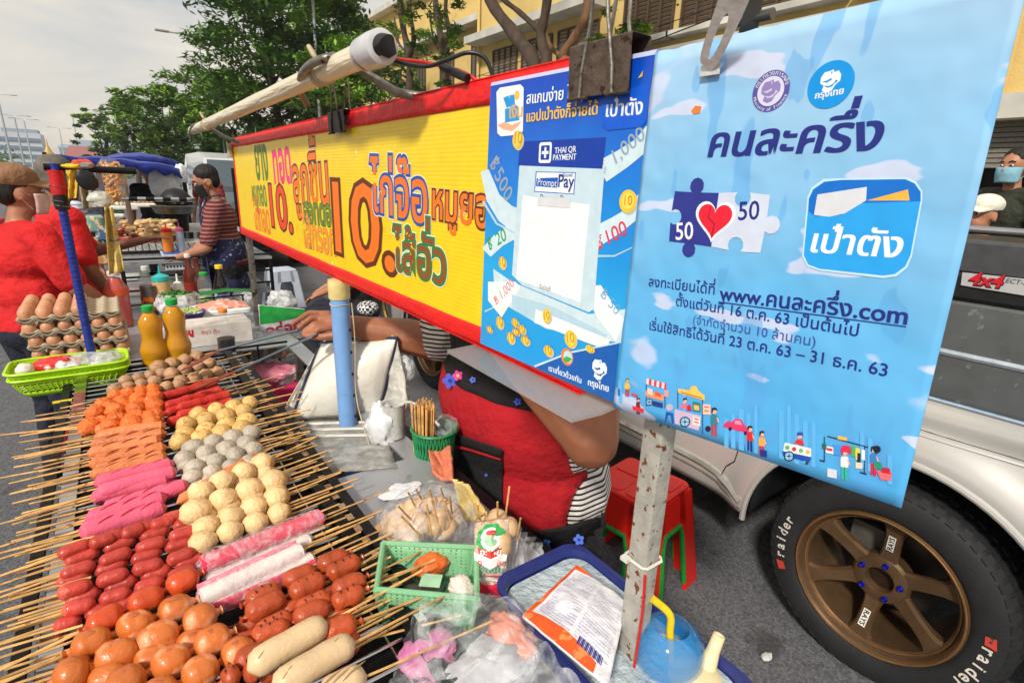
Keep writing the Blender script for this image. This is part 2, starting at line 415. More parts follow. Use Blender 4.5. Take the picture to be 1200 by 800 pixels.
mb = MB(); mb.prism([Px(576, 97, XQ), Px(575, 101, XQ-.0006), Px(768, 64, XQ-.0006), Px(770, 58, XQ)], (.0045, 0, 0)); mb.build('laminate_edge', FLAT(190, 200, 240), qp, smooth=False)
X1 = X2 = X3 = X4 = XQ-.0004; LV[0] = 0
def ribbon(pts, w0, w1, mat, parent, X, name='ribbon'):
    """banknote ribbon: centre line in pixels with widths in pixels"""
    mb = MB(); n = len(pts); Lp = []; Rp = []
    for i, (x, y) in enumerate(pts):
        a = pts[max(0, i-1)]; b = pts[min(n-1, i+1)]; d = Vector((b[0]-a[0], b[1]-a[1])).normalized(); w = lerp(w0, w1, i/(n-1))/2
        Lp.append(Px(x-d.y*w, y+d.x*w, X)); Rp.append(Px(x+d.y*w, y-d.x*w, X))
    mb.flat(Lp+Rp[::-1]); return mb.build(name, mat, parent, smooth=False)
pale = FLAT(205, 228, 238); pale2 = FLAT(178, 212, 230); paleW = FLAT(232, 240, 244)
ribbon([(568, 200), (578, 232), (592, 250), (612, 262)], 10, 30, pale, qp, X1)
ribbon([(764, 152), (752, 170), (730, 186), (704, 202)], 16, 26, pale, qp, X1)
ribbon([(758, 226), (742, 250), (722, 264), (694, 280)], 14, 24, pale, qp, X1)
ribbon([(570, 296), (584, 282), (596, 274), (612, 268)], 14, 20, pale, qp, X1)
ribbon([(566, 236), (582, 262), (620, 282)], 3, 2, pale2, qp, X2, 'swirl'); ribbon([(690, 300), (720, 300), (745, 288)], 3, 1, pale2, qp, X1, 'swirl')
ribbon([(568, 365), (590, 355), (620, 360)], 2, 1, pale2, qp, X1, 'swirl')
for body, A, B, c in (('฿ 1,000', (706, 206), (757, 162), (150, 170, 190)), ('฿100', (702, 293), (736, 274), (215, 60, 90)), ('฿500', (574, 195), (593, 238), (150, 165, 185)), ('฿ 20', (574, 294), (594, 281), (40, 160, 90))):
    text_part('lettering', body, A, B, X2, FLAT(*c), qp, off=.01)
# stack of notes behind the card
poly_part('note_stack', [(578, 315), (600, 330), (690, 368), (734, 362), (728, 402), (640, 385), (580, 350)], X1, pale, qp)
poly_part('note_stack', [(572, 330), (604, 330), (610, 336), (588, 372), (572, 352)], X2, paleW, qp)
poly_part('note_stack', [(682, 336), (704, 334), (732, 376), (722, 400), (700, 372)], X2, paleW, qp)
poly_part('note_stack', [(600, 345), (650, 360), (712, 392), (704, 405), (630, 378), (600, 362)], X2, pale2, qp)
poly_part('note_stack', [(628, 362), (715, 398), (711, 410), (626, 378)], X3, paleW, qp)
text_part('lettering', '฿ 1,000', (582, 358), (603, 334), X3, FLAT(210, 120, 130), qp)
text_part('lettering', '฿ 50', (703, 347), (722, 370), X3, FLAT(120, 170, 210), qp)
card = poly_part('card', [(609, 194), (600, 322), (612, 334), (690, 366), (696, 362), (709, 193)], X2, FLAT(196, 220, 232), qp)
poly_part('card_header', [(610, 166), (607, 194), (706, 198), (710, 161)], X2, FLAT(16, 60, 165), qp)
poly_part('code_sheet', [(613, 229), (605, 327), (680, 354), (691, 240)], X3, FLAT(238, 240, 244), qp)
poly_part('name_plate_border', [(628, 201), (626, 225), (673, 228), (675, 202)], X3, FLAT(40, 90, 190), qp)
poly_part('name_plate', [(629, 202), (627, 224), (672, 227), (674, 203)], X4, paleW, qp)
poly_part('name_plate_blue', [(629, 209), (628, 218), (653, 220), (654, 208)], X4-.0004, FLAT(30, 90, 190), qp)
text_part('lettering', 'Prompt', (630, 217), (652, 219), X4-.0008, paleW, qp, off=.0); text_part('lettering', 'Pay', (654, 219), (672, 220), X4-.0006, FLAT(20, 50, 140), qp, off=.01, squash=1.0)
text_part('lettering', 'พร้อมเพย์', (657, 207), (671, 207), X4-.0006, FLAT(40, 80, 170), qp)
poly_part('sheet_tab', [(631, 231), (630, 241), (668, 244), (669, 232)], X3-.0004, FLAT(215, 218, 224), qp)
text_part('lettering', 'PromptPay', (633, 236), (667, 238), X4, FLAT(70, 70, 85), qp)
text_part('lettering', 'THAI QR', (650, 180), (675, 178), X3, paleW, qp, off=.012); text_part('lettering', 'PAYMENT', (648, 188), (675, 187), X3, paleW, qp, off=.012)
mb = MB(); mb.flat(rrect(-.0135, -.0135, .0135, .0135, .004, lambda u, v: Px(639, 179, X3)+Vector((0, -u, v)))); mb.build('logo', paleW, qp, smooth=False)
mb = MB(); mb.flat(rrect(-.0095, -.0095, .0095, .0095, .002, lambda u, v: Px(639, 179, X4)+Vector((0, -u, v)))); mb.build('logo', FLAT(16, 60, 165), qp, smooth=False)
mb = MB(); c0 = Px(639, 179, X4-.0005); mb.box(c0, (.0003, .004, .014)); mb.box(c0+Vector((-.0003, 0, 0)), (.0003, .014, .004)); mb.build('logo', paleW, qp, smooth=False)
text_part('lettering', 'ชื่อบัญชี', (632, 338), (645, 341), X4, FLAT(90, 90, 100), qp)
# app icon top left
mb = MB(); mb.flat([Px(x, y, X1) for x, y in ((586, 103), (610, 99), (614, 103), (613, 154), (609, 158), (587, 160), (583, 156), (582, 108))]); mb.build('app_icon', paleW, qp, smooth=False)
poly_part('app_icon_hand', [(583, 147), (592, 143), (600, 147), (611, 142), (608, 148), (600, 154), (590, 152)], X2, FLAT(235, 175, 140), qp)
for p in ([(590, 115), (596, 112), (600, 124), (594, 127)], [(597, 112), (603, 111), (604, 124), (598, 126)], [(592, 128), (607, 124), (609, 141), (592, 144)]): poly_part('app_icon_notes', p, X2, FLAT(40, 150, 220), qp)
text_part('lettering', 'เงิน', (597, 139), (612, 137), X3, FLAT(230, 170, 60), qp, off=.02)
disc_part('app_icon_coin', 606, 112, .0062, X2, FLAT(235, 190, 70), qp)
text_part('lettering', 'สแกนง่าย ได้ทุกแอป', (617, 122), (716, 110), X2, paleW, qp, off=.014)
text_part('lettering', 'แอปเป๋าตังก็จ่ายได้', (617, 143), (700, 134), X2, FLAT(240, 195, 70), qp, off=.022)
poly_part('app_plate', [(706, 118), (760, 96), (764, 100), (758, 142), (752, 149), (712, 153), (706, 148)], X1, FLAT(12, 90, 210), qp)
text_part('lettering', 'เป๋าตัง', (710, 137), (752, 134), X2, paleW, qp, off=.02)
poly_part('ticket', [(748, 92), (754, 83), (753, 90)], X2, FLAT(235, 180, 60), qp)
def coin(x, y, r, sy=1, X=X2, n10=True):
    disc_part('coin', x+1.2, y+1.5, r, X, FLAT(190, 200, 200), qp, sy); disc_part('coin', x, y, r*.98, X-.0004, FLAT(245, 200, 50), qp, sy); disc_part('coin', x, y, r*.72, X-.0008, FLAT(250, 215, 90), qp, sy)
    if n10 and r > .008:
        text_part('coin_value', '10', (x-4*r/.012, y+4), (x+4*r/.012, y+4), X-.0013, FLAT(200, 150, 40), qp)
for x, y, r, sy in ((607, 164, .013, 1), (736, 236, .0135, 1), (589, 308, .010, 1), (641, 370, .0095, 1.15), (586, 378, .0105, 1), (604, 378, .0095, .7), (612, 386, .0095, .7), (599, 396, .0105, .9), (616, 399, .011, .65), (574, 386, .0085, .6), (643, 411, .011, .75), (669, 397, .0125, 1), (692, 409, .009, .6), (605, 389, .0095, .5)): coin(x, y, r, sy)
poly_part('corner_band', [(719, 471), (628, 430), (668, 414), (726, 402)], X2, FLAT(20, 95, 180), qp)
poly_part('corner_band_line', [(628, 430), (626, 428), (668, 412), (727, 400), (726, 402), (668, 414)], X3, FLAT(200, 225, 240), qp)
disc_part('round_badge', 665, 418, .0125, X3, FLAT(240, 130, 50), qp); disc_part('round_badge', 666, 418, .009, X4, FLAT(190, 225, 235), qp)
poly_part('round_badge_hill', [(660, 421), (664, 417), (671, 420), (667, 424), (662, 424)], X4-.0004, FLAT(70, 170, 70), qp)
text_part('lettering', 'เราเที่ยวด้วยกัน', (643, 434), (681, 449), X3, paleW, qp, off=.012)
def bird(cx, cy, k, X, parent, mat, mat2):
    """round emblem: garuda-like bird with curled wings, in metres times k"""
    c = Px(cx, cy, X)
    P = lambda u, v: c+Vector((0, -u*k, v*k))
    out = [(-.1, .55), (-.45, .5), (-.62, .2), (-.6, -.15), (-.35, -.3), (-.42, -.6), (-.1, -.75), (.2, -.65), (.35, -.35), (.62, -.1), (.62, .25), (.42, .52), (.15, .45), (.1, .62)]
    mb = MB(); mb.flat([P(*p) for p in out]); mb.build('emblem_bird', mat, parent, smooth=False)
    mb = MB(); e = Vector()
    for l in ([(-.5, -.05), (-.2, -.15), (.1, .0), (.05, .12), (-.2, .0)], [(-.38, -.3), (0, -.35), (.3, -.2), (.2, -.42), (-.1, -.45)], [(-.05, .5), (.02, .3), (.06, .5)], [(.25, -.3), (.5, -.12), (.35, .0)]):
        mb.flat([P(*p)+e for p in l])
    mb.build('emblem_bird', mat2, parent, smooth=False)
bird(703, 432, .0215, X3, qp, paleW, FLAT(20, 95, 180)); text_part('lettering', 'กรุงไทย', (689, 451), (713, 459), X3, paleW, qp, off=.025)

# ---- large pale blue poster, plane X=.486
XP = .486
bp_ = T('poster', 'large pale blue poster with a red heart puzzle and cartoon street vendors, nearest the camera', 'poster', (.486, .28, 1.27))
PB = gradient_mat('cloudy_poster_blue', [(0, (70, 170, 235)), (.35, (100, 182, 236)), (.75, (140, 194, 234)), (1, (168, 204, 236))], z0=0, z1=.43, nscale=7, namt=.5, rough=.32, bump=.7)
def patches(m, c, scale, thr, stretch=(1, 1, 1), amt=.6, soft=.03, seed=0):
    nt = m.node_tree; b = nt.nodes['Principled BSDF']; N = nt.nodes.new; L = nt.links.new; src = b.inputs['Base Color'].links[0].from_socket
    tc = N('ShaderNodeTexCoord'); mp = N('ShaderNodeMapping'); mp.inputs['Scale'].default_value = stretch; mp.inputs['Location'].default_value = (seed, seed*2, seed*3); n = N('ShaderNodeTexNoise'); n.inputs['Scale'].default_value = scale; n.inputs['Detail'].default_value = 2.5
    r = N('ShaderNodeMapRange'); r.inputs['From Min'].default_value = thr; r.inputs['From Max'].default_value = thr+soft; r.inputs['To Max'].default_value = amt; mx = N('ShaderNodeMix'); mx.data_type = 'RGBA'
    L(tc.outputs['Object'], mp.inputs[0]); L(mp.outputs[0], n.inputs['Vector']); L(n.outputs['Fac'], r.inputs['Value']); L(r.outputs[0], mx.inputs['Factor']); L(src, mx.inputs['A']); mx.inputs['B'].default_value = rgb(*c); L(mx.outputs['Result'], b.inputs['Base Color'])
patches(PB, (215, 218, 242), 9, .60, (1, .8, 2.4), .75, .015); patches(PB, (215, 218, 242), 6, .63, (1, .9, 2.0), .6, .02, 5); patches(PB, (90, 165, 228), 8, .60, (1, 3.0, 1), .55, .02, 3); patches(PB, (90, 165, 228), 14, .64, (1, 2.0, 1), .5, .015, 9)
tl, bl, br, tr = (768, 62), (719, 477), (1056, 595), (1210, -40)
def PP(u, v, X=XP):      # u 0..1 left to right, v 0..1 bottom to top
    a, b, c, d = [Px(*q, X) for q in (bl, br, tl, tr)]; return lerp(lerp(a, b, u), lerp(c, d, u), v)
def paper(u, v):
    p = PP(u, v); e = .0025*noise.noise(Vector((u*7, v*3, 1)))
    if u < .001: p.y += .0016*noise.noise(Vector((v*14, 0, 3)))
    if v > .999: p.z += .0022*noise.noise(Vector((u*17, 2, 3)))
    return p+Vector((.0006, 0, 0))
mb = MB(); mb.grid(paper, 50, 30); mb.build('paper', PB, bp_, solid=.0016)
X1 = X2 = X3 = X4 = X5 = XP-.0006; LV[0] = 0
NAVY = FLAT(32, 44, 130); HW = FLAT(236, 238, 245)
# logos
disc_part('seal', 903, 107, .0170, X2, FLAT(88, 82, 160), bp_); disc_part('seal', 903, 107, .0122, X3, FLAT(215, 215, 238), bp_)
def arc_text(body, cx, cy, r, a0, a1, X, mat, parent, size, flip=False):
    c = Px(cx, cy, X); mb = MB(); n = len(body)
    chars = []; 
    for ch in body:
        if ch in UPPER+TONE and chars: chars[-1] += ch
        else: chars.append(ch)
    n = len(chars)
    for i, ch in enumerate(chars):
        if ch == ' ': continue
        a = R_(lerp(a0, a1, (i+.5)/n)); V, F = text_geo(ch); w_ = max(v.x for v in V)-min(v.x for v in V)
        rad = Vector((0, -math.cos(a), math.sin(a))); tan = Vector((0, -math.sin(a), -math.cos(a)))
        if flip: rad2, tan2 = -rad, -tan
        else: rad2, tan2 = rad, tan
        mb.add([c+rad*r+tan2*(v.x-w_/2)*size+rad2*v.y*size+Vector((-v.z*.000006, 0, 0)) for v in V], F)
    mb.build('lettering', mat, parent, smooth=False, fixn=False)
arc_text('กระทรวงการคลัง', 903, 107, .0131, 165, 15, X3-.0002, HW, bp_, .0052); arc_text('Ministry of Finance', 903, 107, .0162, 195, 345, X3-.0002, HW, bp_, .0042, True)
bird(903, 106, .0140, X4, bp_, FLAT(140, 125, 185), FLAT(200, 200, 228))
disc_part('bank_emblem', 973, 99.5, .0180, X2, FLAT(0, 150, 232), bp_); bird(973, 94, .0125, X3, bp_, HW, FLAT(0, 150, 232)); text_part('lettering', 'กรุงไทย', (955, 116), (988, 110), X3, HW, bp_, off=.03)
text_part('title', 'คนละครึ่ง', (830, 184), (1027, 176), X2, NAVY, bp_, off=.024, squash=.95, slant=.12)
poly_part('paper_scrap', [(810, 130), (815, 124), (822, 125), (820, 133), (813, 134)], X2, FLAT(225, 130, 60), bp_)
# puzzle and heart
pz = Px(838, 258, X2)
def PU(u, v, e=0): return pz+Vector((-e, -u, v))
s_ = .0262
def puzzle(mat, side, e):
    pts = []
    def knob(cx, cy, a0, a1, r=.0082):
        return [(cx+r*math.cos(R_(lerp(a0, a1, k/8))), cy+r*math.sin(R_(lerp(a0, a1, k/8)))) for k in range(9)]
    if side == 'L':
        p = [(0, s_)]+[( -s_*2, s_)]
        p = [(0, s_)]+knob(-s_, s_+.006, -50, 230)+[(-2*s_, s_)]+knob(-2*s_+.004, 0, 130, -130)[::1]+[(-2*s_, -s_)]+knob(-s_, -s_-.006, 130, 410)+[(0, -s_)]
    else:
        p = [(0, s_)]+[(0, -s_)]+knob(s_, -s_+.004, 220, -40)+[(2*s_, -s_)]+knob(2*s_+.006, 0, -130, 130)+[(2*s_, s_)]+knob(s_, s_-.004, 40, -220)
    mb = MB(); mb.flat([PU(u, v, e) for u, v in p]); mb.build('puzzle_piece', mat, bp_, smooth=False)
puzzle(FLAT(44, 52, 140), 'L', 0); puzzle(FLAT(205, 215, 235), 'R', 0)
def heart(k, e, mat):
    p = []
    for i in range(40):
        t = 2*math.pi*i/40; p.append((16*math.sin(t)**3/16*k, (13*math.cos(t)-5*math.cos(2*t)-2*math.cos(3*t)-math.cos(4*t))/16*k))
    mb = MB(); mb.flat([PU(u-.001, v+.001, e) for u, v in p]); mb.build('heart', mat, bp_, smooth=False)
heart(.0225, 0, HW); heart(.0190, 0, FLAT(225, 30, 55))
poly_part('heart_seam', [(833, 240), (834, 240), (831, 255), (838, 262), (835, 278), (833, 278), (836, 263), (829, 255)], X2, FLAT(170, 20, 45), bp_)
text_part('lettering', '50', (792, 281), (812, 280), X3, HW, bp_, off=.01, squash=1.1); text_part('lettering', '50', (865, 258), (889, 257), X3, NAVY, bp_, off=.01, squash=1.1)
# app icon
mb = MB(); mb.flat([Px(x, y, X2) for x, y in ((940, 300), (946, 232), (951, 220), (965, 210), (985, 209), (1062, 208), (1074, 213), (1081, 224), (1081, 235), (1069, 300), (1063, 314), (1050, 324), (1035, 326), (960, 317), (946, 312))]); mb.build('app_icon', FLAT(190, 225, 245), bp_, smooth=False)
mb = MB(); mb.flat([Px(x, y, X3) for x, y in ((942, 299), (948, 233), (953, 222), (966, 213), (985, 211), (1061, 210), (1072, 215), (1079, 225), (1079, 235), (1067, 299), (1061, 312), (1049, 321), (1035, 323), (961, 315), (947, 310))]); mb.build('app_icon', FLAT(40, 160, 235), bp_, smooth=False)
mb = MB(); mb.flat([Px(x, y, X4) for x, y in ((948, 248), (948, 233), (953, 222), (966, 213), (985, 211), (1061, 210), (1072, 215), (1079, 225), (1079, 236), (1010, 238), (985, 252), (955, 254))]); mb.build('app_icon_back', FLAT(8, 110, 205), bp_, smooth=False)
poly_part('ticket', [(954, 252), (958, 228), (1016, 219), (1015, 235), (990, 250), (972, 254)], X5, FLAT(212, 216, 224), bp_)
poly_part('ticket', [(1016, 235), (1064, 222), (1066, 235)], X5, FLAT(240, 180, 70), bp_)
text_part('lettering', 'เป๋าตัง', (950, 295), (1053, 302), X4, HW, bp_, off=.02, slant=.1)
text_part('lettering', 'ลงทะเบียนได้ที่', (760, 335), (837, 345), X2, NAVY, bp_, off=.008)
text_part('lettering', 'www.คนละครึ่ง.com', (843, 351), (1062, 380), X2, NAVY, bp_, off=.014)
poly_part('underline', [(842, 353), (1062, 382), (1062, 383.2), (842, 354.2)], X2, NAVY, bp_)
text_part('lettering', 'ตั้งแต่วันที่ 16 ต.ค. 63 เป็นต้นไป', (792, 358), (1005, 394), X2, NAVY, bp_, off=.008)
text_part('lettering', '(จำกัดจำนวน 10 ล้านคน)', (812, 379), (955, 406), X2, FLAT(60, 80, 160), bp_)
text_part('lettering', 'เริ่มใช้สิทธิได้วันที่ 23 ต.ค. 63 – 31 ธ.ค. 63', (761, 386), (1039, 441), X2, NAVY, bp_, off=.008)
# pale skyline and cartoon figures along the bottom: flat coloured shapes in pixel outlines
def shp(col, *polys, e=0, name='picture', kind=None):
    mb = MB(); 
    for p in polys: mb.flat([Px(x, y, X2) for x, y in p])
    o = mb.build(name, FLAT(*col), bp_, smooth=False)
    if kind: o['kind'] = kind
def rc(x0, y0, x1, y1, s=.36): return [(x0, y0), (x0, y1), (x1, y1+s*(x1-x0)), (x1, y0+s*(x1-x0))]
def circ(x, y, r, n=12): return [(x+r*math.cos(2*math.pi*k/n), y+r*math.sin(2*math.pi*k/n)) for k in range(n)]
shp((96, 180, 238), *[rc(x, y, x+w_, y+h) for x, y, w_, h in ((849, 489, 5, 34), (857, 484, 5, 40), (866, 478, 6, 48), (875, 484, 5, 44), (884, 474, 4, 56), (913, 480, 6, 56), (922, 474, 5, 64), (931, 484, 6, 58), (941, 492, 6, 50), (951, 494, 5, 52), (1008, 506, 5, 40), (1017, 512, 6, 40), (1040, 532, 6, 34), (725, 445, 4, 26), (800, 455, 4, 30))], e=-1, name='skyline', kind='stuff')
sk = (240, 180, 150)
def fig(x, y, h, hair, top, leg, hat=None):
    """small standing cartoon person, feet at (x, y)"""
    k = h/30
    shp(leg, rc(x-3.2*k, y-13*k, x-.4*k, y, 0), rc(x+.4*k, y-13*k, x+3.2*k, y+1*k, 0)); shp(top, [(x-4*k, y-13*k), (x-4*k, y-22*k), (x-2*k, y-24*k), (x+3*k, y-23.5*k), (x+4.5*k, y-21*k), (x+4*k, y-12*k)], e=1)
    shp(sk, circ(x+.5*k, y-27*k, 2.6*k), [(x+4*k, y-21*k), (x+6*k, y-15*k), (x+4.5*k, y-14.6*k), (x+3*k, y-20*k)], e=2); shp(hair, [(x-3*k, y-27*k), (x-2.6*k, y-31*k), (x+1*k, y-32*k), (x+3.8*k, y-30*k), (x+3.2*k, y-28.6*k), (x-.5*k, y-29*k), (x-1.8*k, y-25*k)], e=3)
def wheel(x, y, r): shp((30, 40, 70), circ(x, y, r), e=2); shp((150, 200, 235), circ(x, y, r*.78), e=3); shp((30, 40, 70), circ(x, y, r*.2), rc(x-.3, y-r*.8, x+.3, y+r*.8, 0), rc(x-r*.8, y-.3, x+r*.8, y+.3, 0), e=4)
fig(735, 464, 20, (70, 140, 60), (225, 190, 70), (190, 50, 60)); shp((40, 110, 190), rc(724, 455, 727, 463)); shp((210, 70, 90), rc(740, 460, 748, 463), e=1)
fig(748, 485, 18, (40, 40, 60), (120, 40, 60), (60, 40, 80)); shp((225, 50, 60), [(741, 475), (755, 479), (754, 484), (742, 480)], e=4)
# cart with striped awning
shp((225, 60, 80), [(758, 443), (781, 449), (781, 456), (757, 449)], e=1); shp((240, 225, 230), *[[(758+i*6, 443+i*1.6), (761+i*6, 443.8+i*1.6), (760.5+i*6, 450.5+i*1.6), (757.5+i*6, 449.5+i*1.6)] for i in range(4)], e=2)
shp((50, 60, 110), rc(757, 450, 758, 476, 0), rc(779, 456, 780, 478, 0)); shp((225, 150, 110), [(757, 457), (778, 463), (778, 470), (757, 464)], e=1); shp((240, 210, 190), rc(759, 454, 765, 461), e=2); shp((240, 90, 60), rc(768, 458, 775, 463), e=3); wheel(761, 471, 4.2); shp((40, 60, 140), [(765, 469), (777, 472), (777, 478), (765, 475)], e=2); shp((235, 160, 150), rc(779, 456, 784, 464), e=2)
shp((190, 180, 200), circ(785, 477, 4.2), e=1); shp((30, 80, 170), [(781, 482), (789, 484), (790, 496), (788, 496), (786, 486), (783, 486), (781, 494), (779, 494)], e=1)
# large yellow cart
shp((245, 200, 90), [(795, 455), (808, 457), (811, 452), (816, 452), (819, 458), (826, 463), (826, 469), (795, 460)], e=1); shp((200, 110, 50), [(798, 458.5), (823, 465.5), (823, 467), (798, 460)], e=3); shp((60, 60, 90), rc(794, 458, 795, 478, 0), rc(823, 468, 824, 508, 0))
shp((205, 185, 215), [(791, 479), (822, 487), (819, 504), (791, 496)], e=1); wheel(803, 494, 6.4); shp((240, 220, 215), rc(812, 487, 821, 497, .25), e=2); shp((215, 80, 70), rc(814, 489, 819, 490.5), rc(814, 493, 819, 494.5), e=3)
shp(sk, circ(803, 470, 2.3), e=2); shp((40, 30, 50), [(800.5, 470), (801, 466.5), (804, 465.5), (806, 468), (803, 468)], e=3); shp((225, 120, 160), [(797, 478), (799, 473), (805, 473), (808, 480)], e=2); shp((205, 40, 50), [(805, 476), (809, 473), (811, 481), (806, 481)], e=3); shp((60, 130, 110), rc(812, 470, 821, 481, .2), e=1); shp((240, 190, 120), rc(813.5, 474, 819.5, 479.5, .2), e=2); shp((240, 200, 180), rc(824, 473, 833, 485, .1), e=1); shp((225, 90, 80), rc(825.5, 475.5, 831, 477, .1), rc(825.5, 480, 831, 481.5, .1), e=2)
fig(837, 510, 31, (40, 40, 50), (60, 130, 150), (180, 70, 80)); shp((40, 30, 70), circ(830, 502, 3.4), e=3)
shp((220, 60, 110), [(848, 497), (853, 493), (858, 494), (862, 490), (869, 491), (873, 498), (880, 503), (879, 508), (848, 500)], e=1); shp((245, 150, 180), [(862, 492), (868, 493), (870, 498), (861, 496)], e=2); shp((40, 40, 70), circ(856, 502, 2.2), circ(874, 507, 2.2), e=3)
fig(879, 528, 28, (50, 30, 40), (220, 50, 60), (30, 50, 130)); fig(893, 534, 28, (60, 30, 40), (240, 170, 90), (200, 50, 80)); shp((30, 50, 130), rc(891, 526, 899, 534, .2), e=4)
# blue fruit cart
shp((225, 235, 240), [(920, 518), (951, 525), (951, 535), (918, 528)], e=1); shp((30, 80, 180), [(917, 528), (951, 535), (949, 541), (918, 534)], e=2); wheel(925, 534, 6.2); shp((60, 60, 80), circ(946, 542, 2), e=3)
for i, c in enumerate(((110, 180, 90), (215, 60, 60), (120, 190, 120), (240, 180, 80))): shp(c, circ(923+i*8, 524+i*1.8, 2.6), e=3)
shp((225, 50, 50), [(931, 519), (934, 514), (941, 515), (943, 522)], e=2); shp(sk, circ(938, 511, 2.6), e=2); shp((40, 90, 180), [(934, 510), (935, 506), (941, 506), (942, 510)], e=3)
# clothes rail and shoppers
shp((40, 50, 80), [(970, 510), (1018, 523), (1018, 524.2), (970, 511.2)], rc(966, 511, 967, 540, 0), rc(1013, 523, 1014, 554, 0), [(961, 538), (967, 539), (967, 541), (961, 539.5)], [(1008, 552), (1016, 554), (1016, 556), (1008, 553.5)]); shp((245, 190, 80), rc(982, 510, 993, 514, .2), e=1)
for x, y, w_, h, c in ((968, 522, 9, 8, (230, 230, 235)), (969, 524, 7, 3, (215, 50, 60)), (977, 520, 8, 12, (70, 150, 225)), (998, 522, 5, 12, (90, 180, 90)), (1003, 524, 5, 14, (240, 215, 90)), (1005, 530, 4, 14, (40, 50, 70)), (1010, 526, 4, 12, (235, 235, 235)), (964, 519, 5, 6, (40, 110, 100))): shp(c, rc(x, y, x+w_, y+h, .2), e=2)
fig(990, 561, 34, (200, 50, 70), (235, 235, 240), (60, 180, 160)); shp((225, 45, 80), [(985, 528), (988, 521), (996, 522), (998, 531)], e=5); shp((220, 225, 235), rc(970, 548, 981, 558, .2), e=3); shp((235, 215, 190), rc(1003, 541, 1011, 548, .1), e=4)
fig(1024, 556, 32, (25, 35, 60), (60, 130, 200), (215, 40, 70)); shp((40, 150, 110), [(1025, 540), (1033, 542), (1034, 550), (1025, 548)], e=3); shp((25, 35, 60), circ(1028, 526, 4.6), e=2); shp((235, 110, 120), [(1028, 551), (1046, 553), (1044, 563), (1032, 561)], e=4); shp((205, 40, 50), [(1033, 553), (1035, 547), (1043, 548), (1044, 555)], e=5)

# ================================================================ clips, tube, wires, posts
STEEL = M('bright_steel', (214, 213, 208), .36, .35, var=.1, scale=80, bump=.3, bscale=160)
RUST = M('rusty_clip', (92, 78, 68), .6, .5, var=.3, scale=90, spots=(60, .62, (60, 38, 26)), bump=.5, bscale=250)
GALV = M('galvanised_pipe', (128, 124, 116), .45, .8, var=.25, scale=60, spots=(40, .62, (70, 52, 38)), bump=.3, bscale=200)
def clip(name, label, cat, y, z, w, h, mat, wire, wl, wr, lean=0):
    """binder clip over the top edge: folded body and two wire handles"""
    t = T(name, label, cat, (XB, y, z)); mb = MB()
    pr = [(-.004, -h), (-.010, -h*.98), (-.016, 0), (.018, 0), (.012, -h*.98), (.007, -h)]
    pr = [(x-.006, zz) for x, zz in pr]
    mb.prism([Vector((XB+a, y-w/2, z+b)) for a, b in pr+[(x_*.8, zz+.004) for x_, zz in pr[::-1][1:-1]]], (0, w, 0)) if False else None
    th = .0012
    outer = [(-.0175, -h+.001), (-.020, -.002), (-.018, 0), (.010, 0), (.012, -.002), (.0085, -h+.001)]
    for (a, b), (c, d) in zip(outer, outer[1:]):
        mb.prism([Vector((XB+a, y-w/2, z+b)), Vector((XB+c, y-w/2, z+d)), Vector((XB+c+th, y-w/2, z+d-th*.5)), Vector((XB+a+th, y-w/2, z+b-th*.5))], (0, w, 0))
    mb.build('clip_body', mat, t, smooth=False)
    for s in (-1, 1):
        for x0 in (-.0175, .0085):
            mb = MB(); a = y+s*w*.32; mb.cyl((XB+x0, a-s*w*.22+s*w*.40-.0*w, z-h), (XB+x0, a-w*.16*s, z-h), .0024, n=10); mb.build('rolled_edge', mat, t)
    for side in (-1, 1):
        mb = MB(); x0 = -.0195 if side < 0 else .0105; hs = w*.27; top = wl; o = lean*side
        pts = [(XB+x0, y-hs, z-h), (XB+x0-.002*side*-1, y-hs*.95, z-h*.5), (XB+x0+side*.002+o*.3, y-hs*.5, z+top*.35), (XB+x0+side*.004+o, y-hs*.42, z+top*.8), (XB+x0+side*.004+o, y-hs*.25, z+top), (XB+x0+side*.004+o, y+hs*.25, z+top), (XB+x0+side*.004+o, y+hs*.42, z+top*.8), (XB+x0+side*.002+o*.3, y+hs*.5, z+top*.35), (XB+x0, y+hs*.95, z-h*.5), (XB+x0, y+hs, z-h)]
        mb.tube(pts, wr, 8); mb.build('wire_handle', wire, t)
    return t
p = Px(402, 140, .5); clip('binder_clip', 'small black binder clip pinching the red top edge of the yellow banner', 'binder clip', p.y, 1.708, .12, .050, M('black_clip', (38, 32, 30), .4, .6, var=.2), RUST, .070, .0022, .0)
p = Px(713, 52, .5)
t = clip('bulldog_clip', 'big rusty brown bulldog clip with tall wire loops gripping the payment poster', 'binder clip', p.y-.004, 1.714, .100, .060, RUST, GALV, .062, .0024, 0)
t = T('metal_clip', 'silver spring clip with a slotted handle holding the pale blue poster', 'clip', (XP, .36, 1.70))
